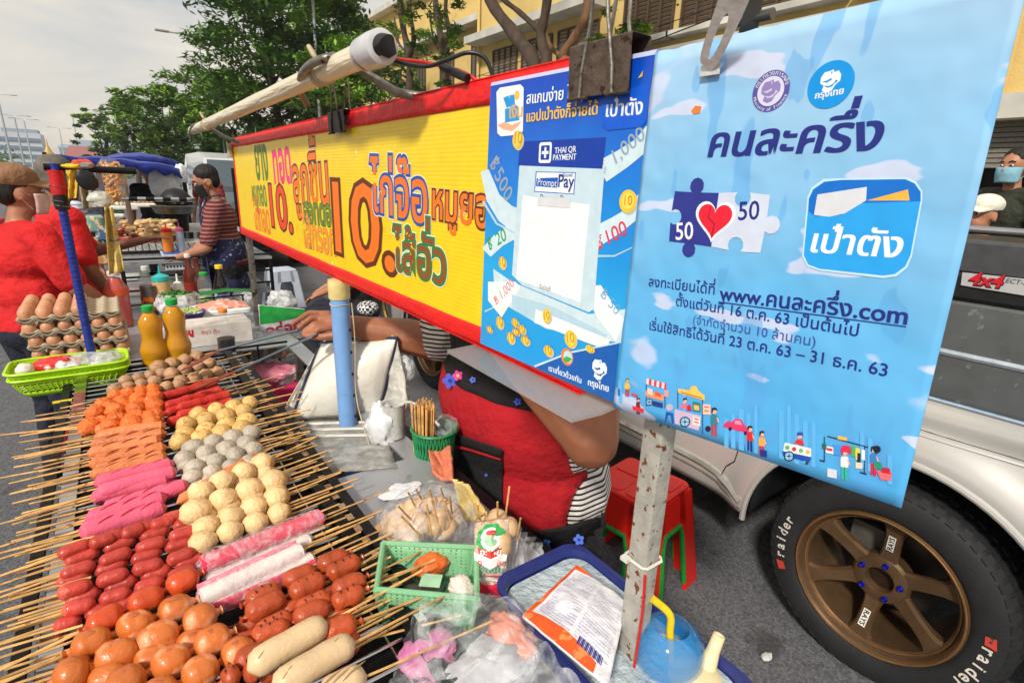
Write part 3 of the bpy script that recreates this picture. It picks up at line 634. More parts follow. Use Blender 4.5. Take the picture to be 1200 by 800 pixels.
def slot_plate(P0, P1, w0, w1, X_, lift, parent, mat):
    """slotted handle plate running from P0 (tip) to P1, with a long hole"""
    mb = MB(); d = (P1-P0); Ln = d.length; d.normalize(); s = Vector((0, 1, 0)); s = (s-d*s.dot(d)).normalized(); nrm = d.cross(s)
    outer = []; inner = []; n = 28
    for k in range(n):
        a = 2*math.pi*k/n; cu, su = math.cos(a), math.sin(a)
        sx = (abs(cu)**.35)*(1 if cu > 0 else -1); sy = (abs(su)**.5)*(1 if su > 0 else -1)
        tt = .5+.5*sy; outer.append(P0+d*Ln*tt+s*sx*lerp(w0, w1, tt)/2)
        ti = .36+.26*su; inner.append(P0+d*Ln*ti+s*cu*lerp(w0, w1, ti)*.17)
    V = outer+inner+[v+nrm*.0012 for v in outer+inner]; F = []
    for k in range(n):
        j = (k+1) % n; F += [(k, j, n+j, n+k), (2*n+k, 3*n+k, 3*n+j, 2*n+j), (k, 2*n+k, 2*n+j, j), (n+k, n+j, 3*n+j, 3*n+k)]
    mb.add(V, F); return mb.build('handle', mat, parent, smooth=True, angle=30)
a = Px(828, 78, .478); b = Px(872, -30, .44); slot_plate(a, b, .020, .028, 0, 0, t, STEEL)
mb = MB(); a = Px(832, 79, .480); mb.box(a+Vector((0.001, 0, -.002)), (.0015, .021, .010)); mb.box(a+Vector((.0035, 0, -.001)), (.0012, .014, .012)); mb.build('jaw', STEEL, t, smooth=False)
mb = MB(); a = Px(872, 24, .5); mb.cyl(a+Vector((0, .012, 0)), a+Vector((0, -.028, 0)), .005, n=14); mb.prism([Px(862, 52, .505), Px(885, 46, .505), Px(893, 0, .49), Px(880, -20, .48)], (.002, 0, 0)); mb.build('hinge', M('dark_steel', (110, 108, 104), .35, .9), t)
# ---- fluorescent tube lamp
a0, a1 = Px(226, 153, .40), Px(432, 62, .40)
lamp = T('tube_lamp', 'old fluorescent tube lamp wrapped in yellowed plastic above the banner', 'lamp', a1)
WRAP = M('yellowed_plastic_wrap', (226, 214, 184), .28, var=.07, scale=5, bump=.45, bscale=22, stretch=(3, .25, 3), coat=.3, spots=(7, .72, (190, 168, 128)))
mb = MB(); n = 26; pts = []; rr = []
for i in range(n): t_ = i/(n-1); pts.append(lerp(a0, a1, t_)+Vector((.002*noise.noise(Vector((t_*9, 0, 0))), 0, .002*noise.noise(Vector((t_*9, 4, 0)))))); rr.append(.0215+.0010*noise.noise(Vector((t_*30, 1, 1))))
mb.tube(pts, rr, 18); mb.build('wrapped_tube', WRAP, lamp)
mb = MB(); d = (a1-a0).normalized(); mb.tube([a1-d*.03, a1-d*.02, a1+d*.035, a1+d*.06, a1+d*.066], [.0225, .0275, .029, .028, .019], 20); mb.build('end_cap', M('white_plastic_cap', (205, 205, 208), .3, var=.15, scale=20, spots=(25, .64, (120, 90, 60))), lamp)
mb = MB(); mb.tube([a1+d*.060, a1+d*.075, a1+d*.078+Vector((.01, 0, -.015))], [.021, .018, .008], 20); mb.build('socket', M('black_rubber', (26, 24, 24), .5, spots=(30, .62, (120, 40, 20))), lamp)
TIE = M('beige_string', (188, 172, 140), .8, var=.2, bump=.5)
for px_, py_ in ((378, 85), (243, 146)):
    c = Px(px_, py_, .40); mb = MB()
    for k in range(3):
        pts = [c+d*(.012*(k-1)+.01*math.sin(2*math.pi*j/14+k))+Vector((math.cos(2*math.pi*j/14), 0, math.sin(2*math.pi*j/14)))*.0240 for j in range(14)]; mb.tube(pts, .0026, 6, closed=True)
    mb.tube([c+Vector((-.012, 0, .025)), c+Vector((-.016, .008, .036)), c+Vector((-.02, .02, .05))], [.004, .006, .005], 6)
    mb.build('string_tie', TIE, lamp)
hook = T('hook_pipe', 'bent grey steel pipe arm hooked over the tube lamp, middle one', 'pipe', Px(365, 95, .45))
def smoothpts(P, k=6):
    o = []; n = len(P); P = [Vector(p) for p in P]
    for i in range(n-1):
        p0 = P[max(i-1, 0)]; p1 = P[i]; p2 = P[i+1]; p3 = P[min(i+2, n-1)]
        for j in range(k):
            t = j/k; o.append(.5*((2*p1)+(p2-p0)*t+(2*p0-5*p1+4*p2-p3)*t*t+(3*p1-p0-3*p2+p3)*t**3))
    o.append(P[-1]); return o
mb = MB(); mb.tube(smoothpts([Px(360, 122, .47), Px(352, 108, .43), Px(353, 90, .38), Px(364, 76, .365), Px(384, 68, .38), Px(400, 68, .42), Px(412, 76, .47)]), .0085, 12); mb.build('pipe', GALV, hook)
pipe2 = T('hook_pipe', 'long grey steel arm curving from the lamp end cap down behind the banner', 'pipe', Px(460, 95, .45))
mb = MB(); mb.tube(smoothpts([Px(415, 78, .43), Px(440, 93, .455), Px(465, 108, .475), Px(490, 113, .507), Px(500, 116, .515), Px(505, 140, .515)]), .0085, 12); mb.build('pipe', GALV, pipe2)
pipe3 = T('hook_pipe', 'small bent pipe end hooked over the far tip of the tube lamp', 'pipe', Px(228, 152, .42))
mb = MB(); mb.tube(smoothpts([Px(224, 162, .40), Px(224, 152, .385), Px(230, 146, .39), Px(240, 146, .42), Px(262, 160, .46), Px(285, 168, .51)]), .009, 10); mb.build('pipe', GALV, pipe3)
for nm, lb, pts, r, m_ in (('wire', 'thick red wire from the lamp socket to the banner top', [(444, 58, .41), (452, 68, .43), (470, 70, .45), (495, 73, .46), (520, 78, .48), (545, 86, .495), (566, 100, .51)], .0032, M('red_wire', (190, 36, 30), .4)),
                           ('wire', 'black wire looping from the lamp socket down behind the poster', [(448, 64, .41), (470, 74, .43), (500, 78, .45), (525, 70, .47), (548, 62, .49), (568, 68, .51), (578, 92, .52), (580, 110, .52)], .0034, M('black_wire', (28, 30, 36), .35)),
                           ('wire', 'short black taped splice joining the red wire above the banner', [(518, 78, .478), (532, 85, .486), (548, 92, .492)], .0072, M('black_wire', (28, 30, 36), .35))):
    mb = MB(); mb.tube(smoothpts([Px(*q) for q in pts]), r, 10); tag(mb.build(nm, m_), lb, 'wire')
# ---- posts
PEEL = M('peeling_grey_paint', (172, 170, 162), .6, .2, var=.15, scale=50, spots=(70, .61, (112, 66, 38)), bump=.3, bscale=90)
pt = Px(765, 500, .52); post = T('sign_post', 'square steel post of peeling grey paint and rust below the pale blue poster', 'post', (.535, pt.y, 0))
mb = MB(); mb.rbox((.535, pt.y, .66), (.032, .032, 1.30), .005); mb.build('tube', PEEL, post, angle=25)
mb = MB(); mb.tube([(0.535+.0195*c_, pt.y+.0195*s_, 1.055) for c_, s_ in ((1, .75), (1, -.75), (.75, -1), (-.75, -1), (-1, -.75), (-1, .75), (-.75, 1), (.75, 1))], .0022, 6, closed=True); mb.box((.512, pt.y+.012, 1.055), (.01, .012, .006)); mb.build('zip_tie', M('white_zip_tie', (215, 215, 205), .4), post)
mb = MB(); mb.tube(smoothpts([(.513, pt.y-.022, 1.05), (.515, pt.y-.024, .98), (.514, pt.y-.022, .85), (.515, pt.y-.024, .80)]), .0022, 6); tag(mb.build('wire', M('red_wire', (190, 36, 30), .4)), 'thin red wire running down the peeling grey post', 'wire')
pv = Px(397, 335, .5); pvc = T('blue_post', 'pale blue plastic pipe post with a cream coupling under the yellow banner', 'post', (.5, pv.y, .36))
mb = MB(); mb.cyl((.5, pv.y-.03, .362), (.5, pv.y, 1.225), .0265, n=24); mb.build('pipe', M('pale_blue_pvc', (120, 165, 220), .3, var=.06), pvc)
mb = MB(); mb.lathe([(.029, 0), (.0305, .004), (.0305, .055), (.0001, .056)], (.5, pv.y, 1.2125), 24); mb.build('coupling', M('cream_pvc', (222, 205, 140), .4), pvc)
mb = MB()
rx_ = math.cos(R_(-50)), math.sin(R_(-50))
for j in range(9): z = 1.12-.068*j; mb.ell((.5+.0262*rx_[0], pv.y-.03*(1.225-z)/.863+.0262*rx_[1], z), (.004, .004, .006), 8, 6)
mb.build('drill_hole', M('hole_dark', (20, 22, 40), .8), pvc)
thin = T('thin_post', 'thin grey steel post at the far end of the yellow banner', 'post', (.515, 2.84, 0))
mb = MB(); mb.rbox((.515, 2.84, .66), (.026, .026, 1.32), .004); mb.build('tube', GALV, thin)
wr = T('tie_wire', 'cream string tied round the blue post hanging to a bent wire handle', 'string', Px(405, 350, .5))
mb = MB(); mb.tube(smoothpts([Px(412, 355, .505), Px(416, 400, .505), Px(417, 460, .505), Px(426, 500, .50), (Px(436, 530, .49))]), .0016, 6)
mb.tube([Vector((.5+.028*math.cos(a), pv.y+.028*math.sin(a), 1.196+.002*math.sin(3*a))) for a in [2*math.pi*k/16 for k in range(16)]], .0016, 6, closed=True); mb.build('string', TIE, wr)
mb = MB(); mb.tube(smoothpts([Px(420, 520, .52), Px(434, 533, .49), Px(439, 538, .485), Px(436, 543, .485), Px(428, 538, .49), Px(423, 525, .51)]), .0018, 6); mb.build('bent_wire', GALV, wr)
# clear acrylic ledge under the posters
ac = MB(); q = [Px(522, 411, .52), Px(563, 402, .508), Px(721, 474, .505), Px(712, 488, .52), Px(672, 492, .53)]
z_ = 1.268; q = [Pz(524, 410, z_), Pz(563, 402, z_), Pz(722, 475, z_), Pz(706, 482, z_), Pz(670, 491, z_)]
ac.prism(q, (0, 0, -.005)); ACR = M('clear_acrylic', (205, 210, 215), .08, var=.02, alpha=.24, spots=(20, .72, (235, 235, 235)), bump=.05)
tag(ac.build('acrylic_sheet', ACR, smooth=False), 'scratched clear acrylic sheet jutting out under the posters', 'plastic sheet')
# ================================================================ our cart: frame, deck, grill tray
ORD = ['first', 'second', 'third', 'fourth', 'fifth', 'sixth', 'seventh', 'eighth', 'ninth', 'tenth', 'eleventh', 'twelfth', 'thirteenth', 'fourteenth', 'fifteenth', 'sixteenth', 'seventeenth', 'eighteenth', 'nineteenth', 'twentieth']
DECK = M('scuffed_steel_sheet', (176, 178, 182), .36, .45, var=.10, scale=5, spots=(9, .62, (150, 152, 156)), bump=.12, bscale=60)
BLK = M('black_iron', (30, 31, 34), .45, .6, var=.25, scale=40, bump=.3, bscale=120)
CHR = M('chrome_rail', (196, 198, 204), .18, 1, var=.08, scale=30)
cart = T('food_cart', 'steel street food cart holding the grill tray of skewers under the banner', 'cart', (.2, 1.6, 0))
mb = MB(); mb.box((.07, 1.33, .838), (.48, 2.20, .006)); mb.box((.465, .70, .838), (.31, .94, .006)); mb.box((.578, 1.80, .838), (.084, 1.26, .006)); mb.box((.15, 2.92, .815), (.92, .96, .006)); mb.build('deck', DECK, cart, smooth=False)
mb = MB(); mb.rbox((.22, 1.6, .35), (.72, 2.3, .02), .02); mb.build('lower_shelf', DECK, cart, smooth=False)
for x, y in ((-.15, .32), (.59, .32), (-.15, 2.40), (.59, 2.40), (-.28, 3.36), (.57, 3.36)):
    mb = MB(); mb.rbox((x, y, .405), (.03, .03, .81), .004); mb.build('leg', GALV, cart)
    mb = MB(); mb.lathe([(.0, 0), (.02, .0), (.022, .01), (.016, .02)], (x, y, .001), 12); mb.build('foot_cap', BLK, cart)
for a, b in (((-.17, .24, .825), (-.17, 2.42, .825)), ((.612, .24, .825), (.612, 2.42, .825)), ((-.17, .235, .825), (.61, .235, .825))):
    mb = MB(); a, b = Vector(a), Vector(b); mb.box((a+b)/2, (abs(a.x-b.x)+.03, abs(a.y-b.y)+.03, .034)); mb.build('frame_rail', BLK, cart, smooth=False)
mb = MB(); mb.box((-.155, 1.35, .60), (.012, 2.0, .40)); mb.build('side_panel', M('dark_panel', (48, 48, 52), .6), cart, smooth=False)
# ---- grill tray
tray = T('grill_tray', 'long black grill tray with chrome rails carrying all the skewers', 'grill', (.08, 1.25, .842))
for x, w_, mt, z in ((-.158, .028, CHR, .884), (-.196, .020, BLK, .872), (.285, .024, BLK, .886), (.325, .022, BLK, .876)):
    mb = MB(); mb.box((x, 1.26, z), (w_, 1.94, .008)); mb.box((x+(w_/2-.003 if x > 0 else -w_/2+.003), 1.26, z-.02), (.005, 1.938, .036)); mb.build('rail', mt, tray, smooth=False)
mb = MB()
for k in range(46): y = .32+k*.042; mb.cyl((-.18, y, .872), (.285, y, .872), .0028, n=6)
for x in (-.09, .0, .1, .19, .25): mb.cyl((x, .3, .8685), (x, 2.22, .8685), .0028, n=6)
tag(mb.build('grill_wires', CHR, tray), kind='stuff')
mb = MB()
for k in range(42): mb.box((.305, .36+k*.045, .880), (.018, .022, .005))
tag(mb.build('slot_strip', CHR, tray, smooth=False), kind='stuff')
mb = MB(); mb.box((.065, 1.26, .846), (.44, 1.9, .006)); mb.build('drip_pan', BLK, tray, smooth=False)
for y in (.30, 2.22):
    mb = MB(); mb.box((.065, y, .872), (.54, .02, .02)); mb.build('end_rail', BLK, tray, smooth=False)
REDR = M('red_ribbon', (200, 22, 30), .5, var=.15, bump=.5)
mb = MB(); mb.tube(smoothpts([Pz(80, 500, .87), Pz(68, 540, .868), Pz(60, 575, .87), Pz(57, 610, .865), Pz(50, 640, .866), Pz(42, 648, .868)]), [.0045]*31, 6, flat=.5); mb.tube([Pz(52, 636, .868), Pz(44, 650, .862), Pz(50, 659, .85)], [.006, .007, .002], 6, flat=.3)
tag(mb.build('ribbon', REDR), 'red ribbon tied along the left edge of the grill tray', 'ribbon')
mb = MB(); c = Pz(73, 470, .875); mb.box(c, (.045, .012, .004)); tag(mb.build('tape_strip', M('yellow_tape', (235, 205, 40), .4), smooth=False), 'short yellow tape strip on the tray corner under the green basket', 'tape')

# ================================================================ skewers
STK = M('bamboo', (212, 166, 102), .6, var=.32, scale=40, stretch=(1, 1, 1), spots=(60, .66, (150, 100, 50)))
def foodmat(name, col, **k): return M(name, col, k.pop('rough', .38), sss=.08, **k)
FM = dict(
    frank=foodmat('frank_skin', (220, 130, 80), var=.18, scale=22, spots=(12, .56, (186, 92, 48)), bump=.5, bscale=120, coat=.1, rough=.36),
    pink=foodmat('pink_sausage', (236, 100, 130), var=.14, scale=25, spots=(16, .58, (244, 150, 165)), bump=.5, bscale=150, rough=.42),
    cock=foodmat('red_cocktail_sausage', (186, 62, 50), var=.18, scale=35, spots=(30, .62, (205, 90, 70)), bump=.4, bscale=110, coat=.12, rough=.40),
    rball=foodmat('orange_coated_ball', (232, 112, 44), var=.15, scale=60, spots=(45, .6, (245, 150, 80)), bump=1, bscale=75, rough=.5),
    redw=foodmat('red_pork_sausage', (196, 48, 38), var=.15, scale=40, spots=(34, .6, (215, 80, 60)), bump=.6, bscale=110, rough=.42),
    meat=foodmat('brown_meatball', (182, 142, 108), var=.14, scale=50, spots=(45, .6, (150, 108, 78)), bump=.6, bscale=120, rough=.5),
    yel=foodmat('speckled_yellow_ball', (224, 186, 114), var=.16, scale=40, spots=(60, .62, (190, 110, 50)), bump=.8, bscale=120, rough=.45),
    grey=foodmat('grey_fish_ball', (186, 176, 160), var=.13, scale=40, spots=(50, .60, (158, 148, 132)), bump=.7, bscale=120, rough=.42),
    cream=foodmat('cream_tofu_ball', (232, 198, 146), var=.12, scale=30, spots=(20, .60, (218, 168, 98)), bump=.7, bscale=120, rough=.45),
    big=foodmat('fat_orange_sausage', (206, 112, 48), var=.16, scale=14, spots=(13, .50, (234, 158, 112)), bump=.35, bscale=70, coat=.2, rough=.36),
    bigr=foodmat('split_red_sausage', (206, 78, 34), var=.16, scale=18, spots=(15, .56, (232, 140, 96)), bump=.35, bscale=70, coat=.25, rough=.34),
    bbq=foodmat('grilled_brown_sausage', (178, 76, 38), var=.2, scale=25, spots=(28, .66, (96, 34, 16)), bump=.5, bscale=70, coat=.2, rough=.36),
    pale=foodmat('pale_herb_sausage', (214, 186, 146), var=.07, scale=30, spots=(90, .70, (120, 90, 60)), bump=.3, bscale=130, rough=.4))
CUT = M('cut_mark', (150, 62, 36), .5, var=.2)
CUTP = M('cut_mark_pink', (205, 60, 80), .5, var=.2)
SK = {}
def sticks(t, a, b, side, Lx, z, w=.0021, seed=0):
    w = w*(.85+.3*((seed*37) % 10)/10)
    d = (b-a).normalized()*(-1 if side < 0 else 1); s = a if side < 0 else b; rs = random.Random(seed)
    d = (d+Vector((rs.uniform(-.02, .02), rs.uniform(-.07, .07), rs.uniform(-.05, .03)))).normalized(); o = b if side < 0 else a
    mb = MB(); mb.tube([o*.2+s*.8, s+d*.02, s+d*Lx*.5, s+d*Lx], [w, w, w*.95, w*.85], 6); return mb.build('stick', STK, t)
def skewer(kind, A, B, r, n, side, desc, zz=.0, Lx=.13, lump=0, solo=False, len_=None):
    """food on a bamboo stick: pixels A (left) to B (right), n pieces of radius r"""
    SK[kind] = SK.get(kind, 0)+1; seed = len(SK)*100+SK[kind]; rs = random.Random(seed); z = .886+r+zz; a, b = Pz(*A, z), Pz(*B, z)
    nm, cat, part = {'ball': ('ball_skewer', 'skewer', 'ball'), 'sau': ('sausage_skewer', 'skewer', 'sausage')}['ball' if kind in ('rball', 'meat', 'yel', 'grey', 'cream') else 'sau']
    t = T(nm, desc, cat, (a+b)/2-Vector((0, 0, r))); d = (b-a); Ln = d.length; sd, up = frame_of(d); mat = FM[kind]; dn = d.normalized()
    if kind in ('rball', 'meat', 'yel', 'grey', 'cream'):
        for i in range(n):
            c = a+d*((i+.5)/n)+sd*rs.uniform(-.0015, .0015)+Vector((0, 0, rs.uniform(-.001, .002))); q = Ln/n/2; j = {'rball': .2, 'meat': .16, 'yel': .09, 'grey': .10, 'cream': .11}[kind]
            rx = max(r, q*1.04)*rs.uniform(.95, 1.06); mb = MB(); mb.ell((0, 0, 0), (rx*rs.uniform(.98, 1.1), rx, rx*rs.uniform(.9, 1)), 14, 10, jit=j, jf=2.2 if kind != 'rball' else 3.2, seed=seed+i*3)
            R3 = Matrix.Rotation(math.atan2(d.y, d.x), 3, 'Z') @ Matrix.Rotation(rs.uniform(-.25, .25), 3, 'X'); mb.V = [c+R3 @ v for v in mb.V]; o = mb.build(part, mat, t)
    elif n == 1:
        mb = MB(); mb.sausage(a, b, r, 14, 14, bend=rs.uniform(-.002, .003), lobes=lump, jit=.05, seed=seed); o = mb.build(part, mat, t)
        if kind in ('frank', 'pink', 'pale'):
            for f in ((.3, .55, .78) if kind != 'pale' else (.25, .5, .75)):
                c = a+d*f+up*(r*.985); e = (dn*1.0+sd*1.1).normalized(); tt = Vector((0, 0, -1)); mb = MB()
                pts = [c+dn*k*r*.85-sd*k*r*.45-up*(abs(k)**2*r*.10) for k in (-1, -.6, -.2, .2, .6, 1)]; mb.tube(pts, [.0003, .0012, .0016, .0016, .0012, .0003], 6); mb.build('slit', CUTP if kind == 'pink' else CUT if kind == 'frank' else M('cut_mark_pale', (165, 130, 92), .6), o)
    else:
        for i in range(n):
            g = .03; p0 = a+d*((i+g)/n); p1 = a+d*((i+1-g)/n); off = sd*rs.uniform(-.002, .002)+Vector((0, 0, rs.uniform(-.002, .002)))
            mb = MB(); mb.sausage(p0+off, p1-off*.5, r*rs.uniform(.94, 1.05), 14, 12, bend=rs.uniform(-.001, .002), jit=.05, seed=seed+i, tip=.55 if kind in ('big', 'bigr', 'bbq') else .6); o = mb.build(part, mat, t)
            if kind in ('big', 'bigr', 'bbq'):
                for e, s_ in ((p0, -1), (p1, 1)):
                    mb = MB(); dd = (p1-p0).normalized()*s_; mb.tube([e-dd*.003, e+dd*.003, e+dd*.007], [r*.30, r*.16, r*.34], 9); mb.V = [v+Vector((noise.noise(v*400), noise.noise(v*380), noise.noise(v*420)))*.0015 for v in mb.V]; mb.build('skin_knot', mat, o)
                if kind != 'bbq' and rs.random() < .7:
                    c = (p0+p1)/2+up*r*.97+sd*r*.1; mb = MB(); L2 = (p1-p0).length*.3; q = (dn+sd*.35).normalized()
                    mb.tube([c+q*k*L2-up*(k*k*r*.2) for k in (-1, -.5, 0, .5, 1)], [.0003, .0030, .0048, .0030, .0003], 6, flat=.3, up=up); mb.build('split', M('split_flesh', (186, 98, 62), .45), o)
                if kind == 'bbq':
                    for k in range(3):
                        c = lerp(p0, p1, .3+.2*k)+up*r*.96+sd*rs.uniform(-.4, .4)*r*.6; mb = MB(); mb.tube([c-sd*r*.28-up*.001, c, c+sd*r*.28-up*.001], [.0003, .0012, .0003], 6); mb.build('grill_mark', M('char', (70, 24, 12), .6), o)
    sticks(t, a, b, side, Lx*rs.uniform(.85, 1.15), z, seed=seed); return t
def row(kind, items, r, n, side, what, **k):
    for i, (A, B) in enumerate(items):
        skewer(kind, A, B, r, n, side, '%s, %s from the back of its pile' % (what, ORD[i]) if len(items) > 1 else what, **k)
# left pile, back to front
row('meat', [((178, 432), (238, 416)), ((193, 440), (252, 424)), ((140, 447), (196, 436)), ((204, 449), (262, 434)), ((126, 458), (188, 445)), ((158, 461), (216, 449))], .0185, 4, 1, 'brown meatball skewer', Lx=.16)
row('rball', [((128, 466), (186, 456)), ((112, 476), (190, 464)), ((100, 486), (192, 474)), ((108, 497), (192, 485)), ((92, 502), (190, 494))], .0225, 4, -1, 'orange coated ball skewer')
row('rball', [((120, 480), (186, 470)), ((100, 499), (186, 488))], .022, 4, -1, 'lower orange ball skewer under the top row', zz=-.0, Lx=.15)
row('frank', [((107, 505), (193, 491)), ((110, 513), (195, 499)), ((105, 521), (196, 507)), ((101, 532), (190, 515)), ((103, 545), (196, 523)), ((104, 557), (198, 537))], .0165, 1, -1, 'scored tan frankfurter skewer')
row('frank', [((112, 520), (190, 506)), ((108, 540), (192, 524)), ((108, 552), (196, 532))], .016, 1, -1, 'lower tan frankfurter skewer beneath the others', zz=-.006, Lx=.16)
row('pink', [((109, 567), (205, 543)), ((111, 579), (208, 552)), ((118, 598), (221, 567)), ((99, 609), (196, 582)), ((93, 627), (196, 593))], .0175, 1, -1, 'bright pink scored sausage skewer')
row('pink', [((104, 585), (200, 560)), ((92, 622), (180, 598))], .0165, 1, -1, 'lower pink sausage skewer beneath the others', zz=-.006, Lx=.15)
CK = [((70, 650), (228, 598)), ((66, 662), (231, 608)), ((66, 675), (232, 620)), ((66, 686), (232, 632)), ((70, 697), (236, 645)), ((68, 708), (234, 655)), ((68, 719), (230, 668)), ((64, 735), (200, 690))]
row('cock', [((102, 640), (206, 606))], .0128, 3, -1, 'short skewer of three cocktail sausages', zz=.012)
CK = [((a[0]+(-5, 7, 2, -3)[i % 4], a[1]+(1, -2, 0, 1)[i % 4]), (b[0]+(-5, 7, 2, -3)[i % 4], b[1]+(1, -2, 0, 1)[i % 4])) for i, (a, b) in enumerate(CK)]
row('cock', CK[::2], .0122, 4, -1, 'skewer of four red cocktail sausages', zz=.012)
row('cock', CK[1::2], .0122, 4, -1, 'lower skewer of four red cocktail sausages', zz=-.002, Lx=.15)
row('bigr', [((98, 738), (234, 672))], .0185, 3, -1, 'skewer of three glossy split red sausages', zz=.012)
row('big', [((80, 765), (228, 703)), ((112, 780), (256, 716)), ((58, 800), (200, 742)), ((118, 814), (272, 740)), ((160, 826), (300, 754))], .0215, 3, -1, 'skewer of fat glossy orange sausages', Lx=.15)
row('big', [((70, 790), (180, 748)), ((100, 806), (250, 745))], .021, 3, -1, 'lower skewer of fat orange sausages beneath the others', zz=-.012, Lx=.17)
# right pile
row('redw', [((188, 466), (256, 446)), ((190, 478), (262, 456)), ((206, 479), (271, 461)), ((205, 489), (276, 470))], .0155, 1, 1, 'long lumpy bright red sausage skewer', lump=4, Lx=.12)
row('redw', [((192, 484), (262, 465)), ((194, 497), (262, 478))], .015, 1, 1, 'lower lumpy red sausage skewer beneath the others', lump=4, zz=-.012, Lx=.14)
row('yel', [((222, 488), (302, 470)), ((206, 501), (296, 480)), ((204, 512), (300, 492)), ((198, 521), (294, 499))], .0190, 4, 1, 'speckled yellow ball skewer')
row('grey', [((214, 527), (305, 505)), ((203, 541), (300, 518)), ((216, 553), (308, 524)), ((214, 563), (302, 539))], .0190, 4, 1, 'smooth grey fish ball skewer')
row('grey', [((208, 549), (298, 529)), ((220, 570), (280, 552))], .018, 4, 1, 'lower grey fish ball skewer beneath the others', zz=-.012, Lx=.15)
row('frank', [((207, 590), (304, 533))], .0135, 1, 1, 'lone tan frankfurter skewer between ball skewers', zz=.006)
row('cream', [((222, 584), (318, 538)), ((212, 606), (334, 559)), ((226, 625), (336, 579)), ((222, 643), (341, 597))], .0205, 4, 1, 'large cream tofu ball skewer', zz=.004)
row('cream', [((216, 592), (322, 550)), ((222, 612), (336, 574)), ((214, 634), (338, 590))], .0195, 4, 1, 'lower cream tofu ball skewer beneath the others', zz=-.012, Lx=.15)
row('bbq', [((286, 708), (408, 648)), ((286, 724), (422, 654)), ((296, 745), (428, 676)), ((292, 752), (428, 690)), ((272, 778), (420, 728)), ((258, 800), (330, 768))], .0165, 3, 1, 'grilled brown sausage skewer', zz=.008)
row('bbq', [((276, 738), (410, 690)), ((262, 762), (415, 715)), ((300, 790), (425, 750))], .0165, 3, 1, 'lower grilled brown sausage skewer', zz=-.014, Lx=.15)
row('pale', [((290, 785), (384, 730)), ((318, 808), (416, 752)), ((372, 815), (430, 792))], .0195, 1, 1, 'thick pale herb sausage on a stick', zz=.018, Lx=.17)
# ---- crab sticks in film
CRW = foodmat('crab_white', (238, 228, 222), var=.05, scale=20, rough=.35); CRP = foodmat('crab_pink', (226, 52, 88), var=.12, scale=20, spots=(18, .6, (240, 110, 140)), rough=.3)
CFILM = FILM('crab_film', (235, 225, 228), .18, .12, 1, 40, .35)
for i, (A, B, ht, flip, zz, lb) in enumerate([((236, 664), (376, 606), .019, 0, .012, 'crab stick with its bright pink side up, wrapped in clear film, rearmost'), ((242, 682), (362, 632), .016, 1, -.004, 'mostly white crab stick half hidden behind the front two'), ((236, 700), (352, 645), .0185, 2, .008, 'thick white crab stick with a pink upper edge in clear film'), ((240, 712), (366, 656), .0165, 3, -.006, 'white crab stick with a deep pink lower edge, frontmost of the four')]):
    z = .886+ht+zz; a, b = Pz(*A, z), Pz(*B, z); d = b-a; sd, up = frame_of(d)
    t = T('crab_stick_skewer', lb, 'skewer', (a+b)/2-Vector((0, 0, ht)))
    def bar(o1, w_, h_, nm, mt):
        mb = MB(); n = 14; mb.tube([a+d*(k/n)+sd*o1[0]+up*o1[1]+Vector((noise.noise(Vector((k*.7, i, 0))), noise.noise(Vector((k*.7, i, 9))), 0))*.0012 for k in range(n+1)], [w_*1.414]*(n+1), 4, flat=h_/w_, up=up); 
        return mb
    def square(o1, w_, h_, nm, mt):
        mb = MB(); n = 16; V = []; F = []
        for k in range(n+1):
            c = a+d*(k/n)+sd*o1[0]+up*o1[1]; j = .001*noise.noise(Vector((k*.9, i, w_*100)))
            for m in range(12):
                an = 2*math.pi*m/12+.26; cx, cy = math.cos(an), math.sin(an); f = 1/max(abs(cx), abs(cy))*.86 if max(abs(cx), abs(cy)) > .86 else 1
                V.append(c+sd*(cx*f*(w_+j))+up*(cy*f*(h_+j)))
        for k in range(n):
            for m in range(12): q = (m+1) % 12; F.append((k*12+m, k*12+q, k*12+12+q, k*12+12+m))
        F += [tuple(range(12)), tuple(n*12+m for m in range(12))]; mb.add(V, F); return mb.build(nm, mt, t, angle=60)
    if flip == 0: square((0, ht*.15), ht, ht*.75, 'pink_layer', CRP); square((0, -ht*.75), ht*.98, ht*.25, 'white_layer', CRW)
    elif flip == 1: square((0, 0), ht, ht*.8, 'white_layer', CRW)
    elif flip == 2: square((ht*.12, 0), ht*.86, ht*.9, 'white_layer', CRW); square((-ht*.85, .001), ht*.2, ht*.85, 'pink_layer', foodmat('crab_pale_pink', (238, 130, 155), var=.1))
    else: square((-ht*.12, 0), ht*.84, ht*.85, 'white_layer', CRW); square((ht*.82, 0), ht*.22, ht*.82, 'pink_layer', CRP)
    mb = MB(); n = 22
    mb.tube([a+d*(-.03+1.06*k/n) for k in range(n+1)], [ht*(1.2 if 1 < k < n-1 else .9 if k in (1, n-1) else .5)*(1+.06*noise.noise(Vector((k*1.7, i*5, 0)))) for k in range(n+1)], 12, up=up); mb.V = [v+Vector((noise.noise(v*160), noise.noise(v*150+Vector((9, 0, 0))), noise.noise(v*170)))*.0014 for v in mb.V]; mb.build('film', CFILM, t)
    sticks(t, a, b, 1, .15, z, seed=i+900)
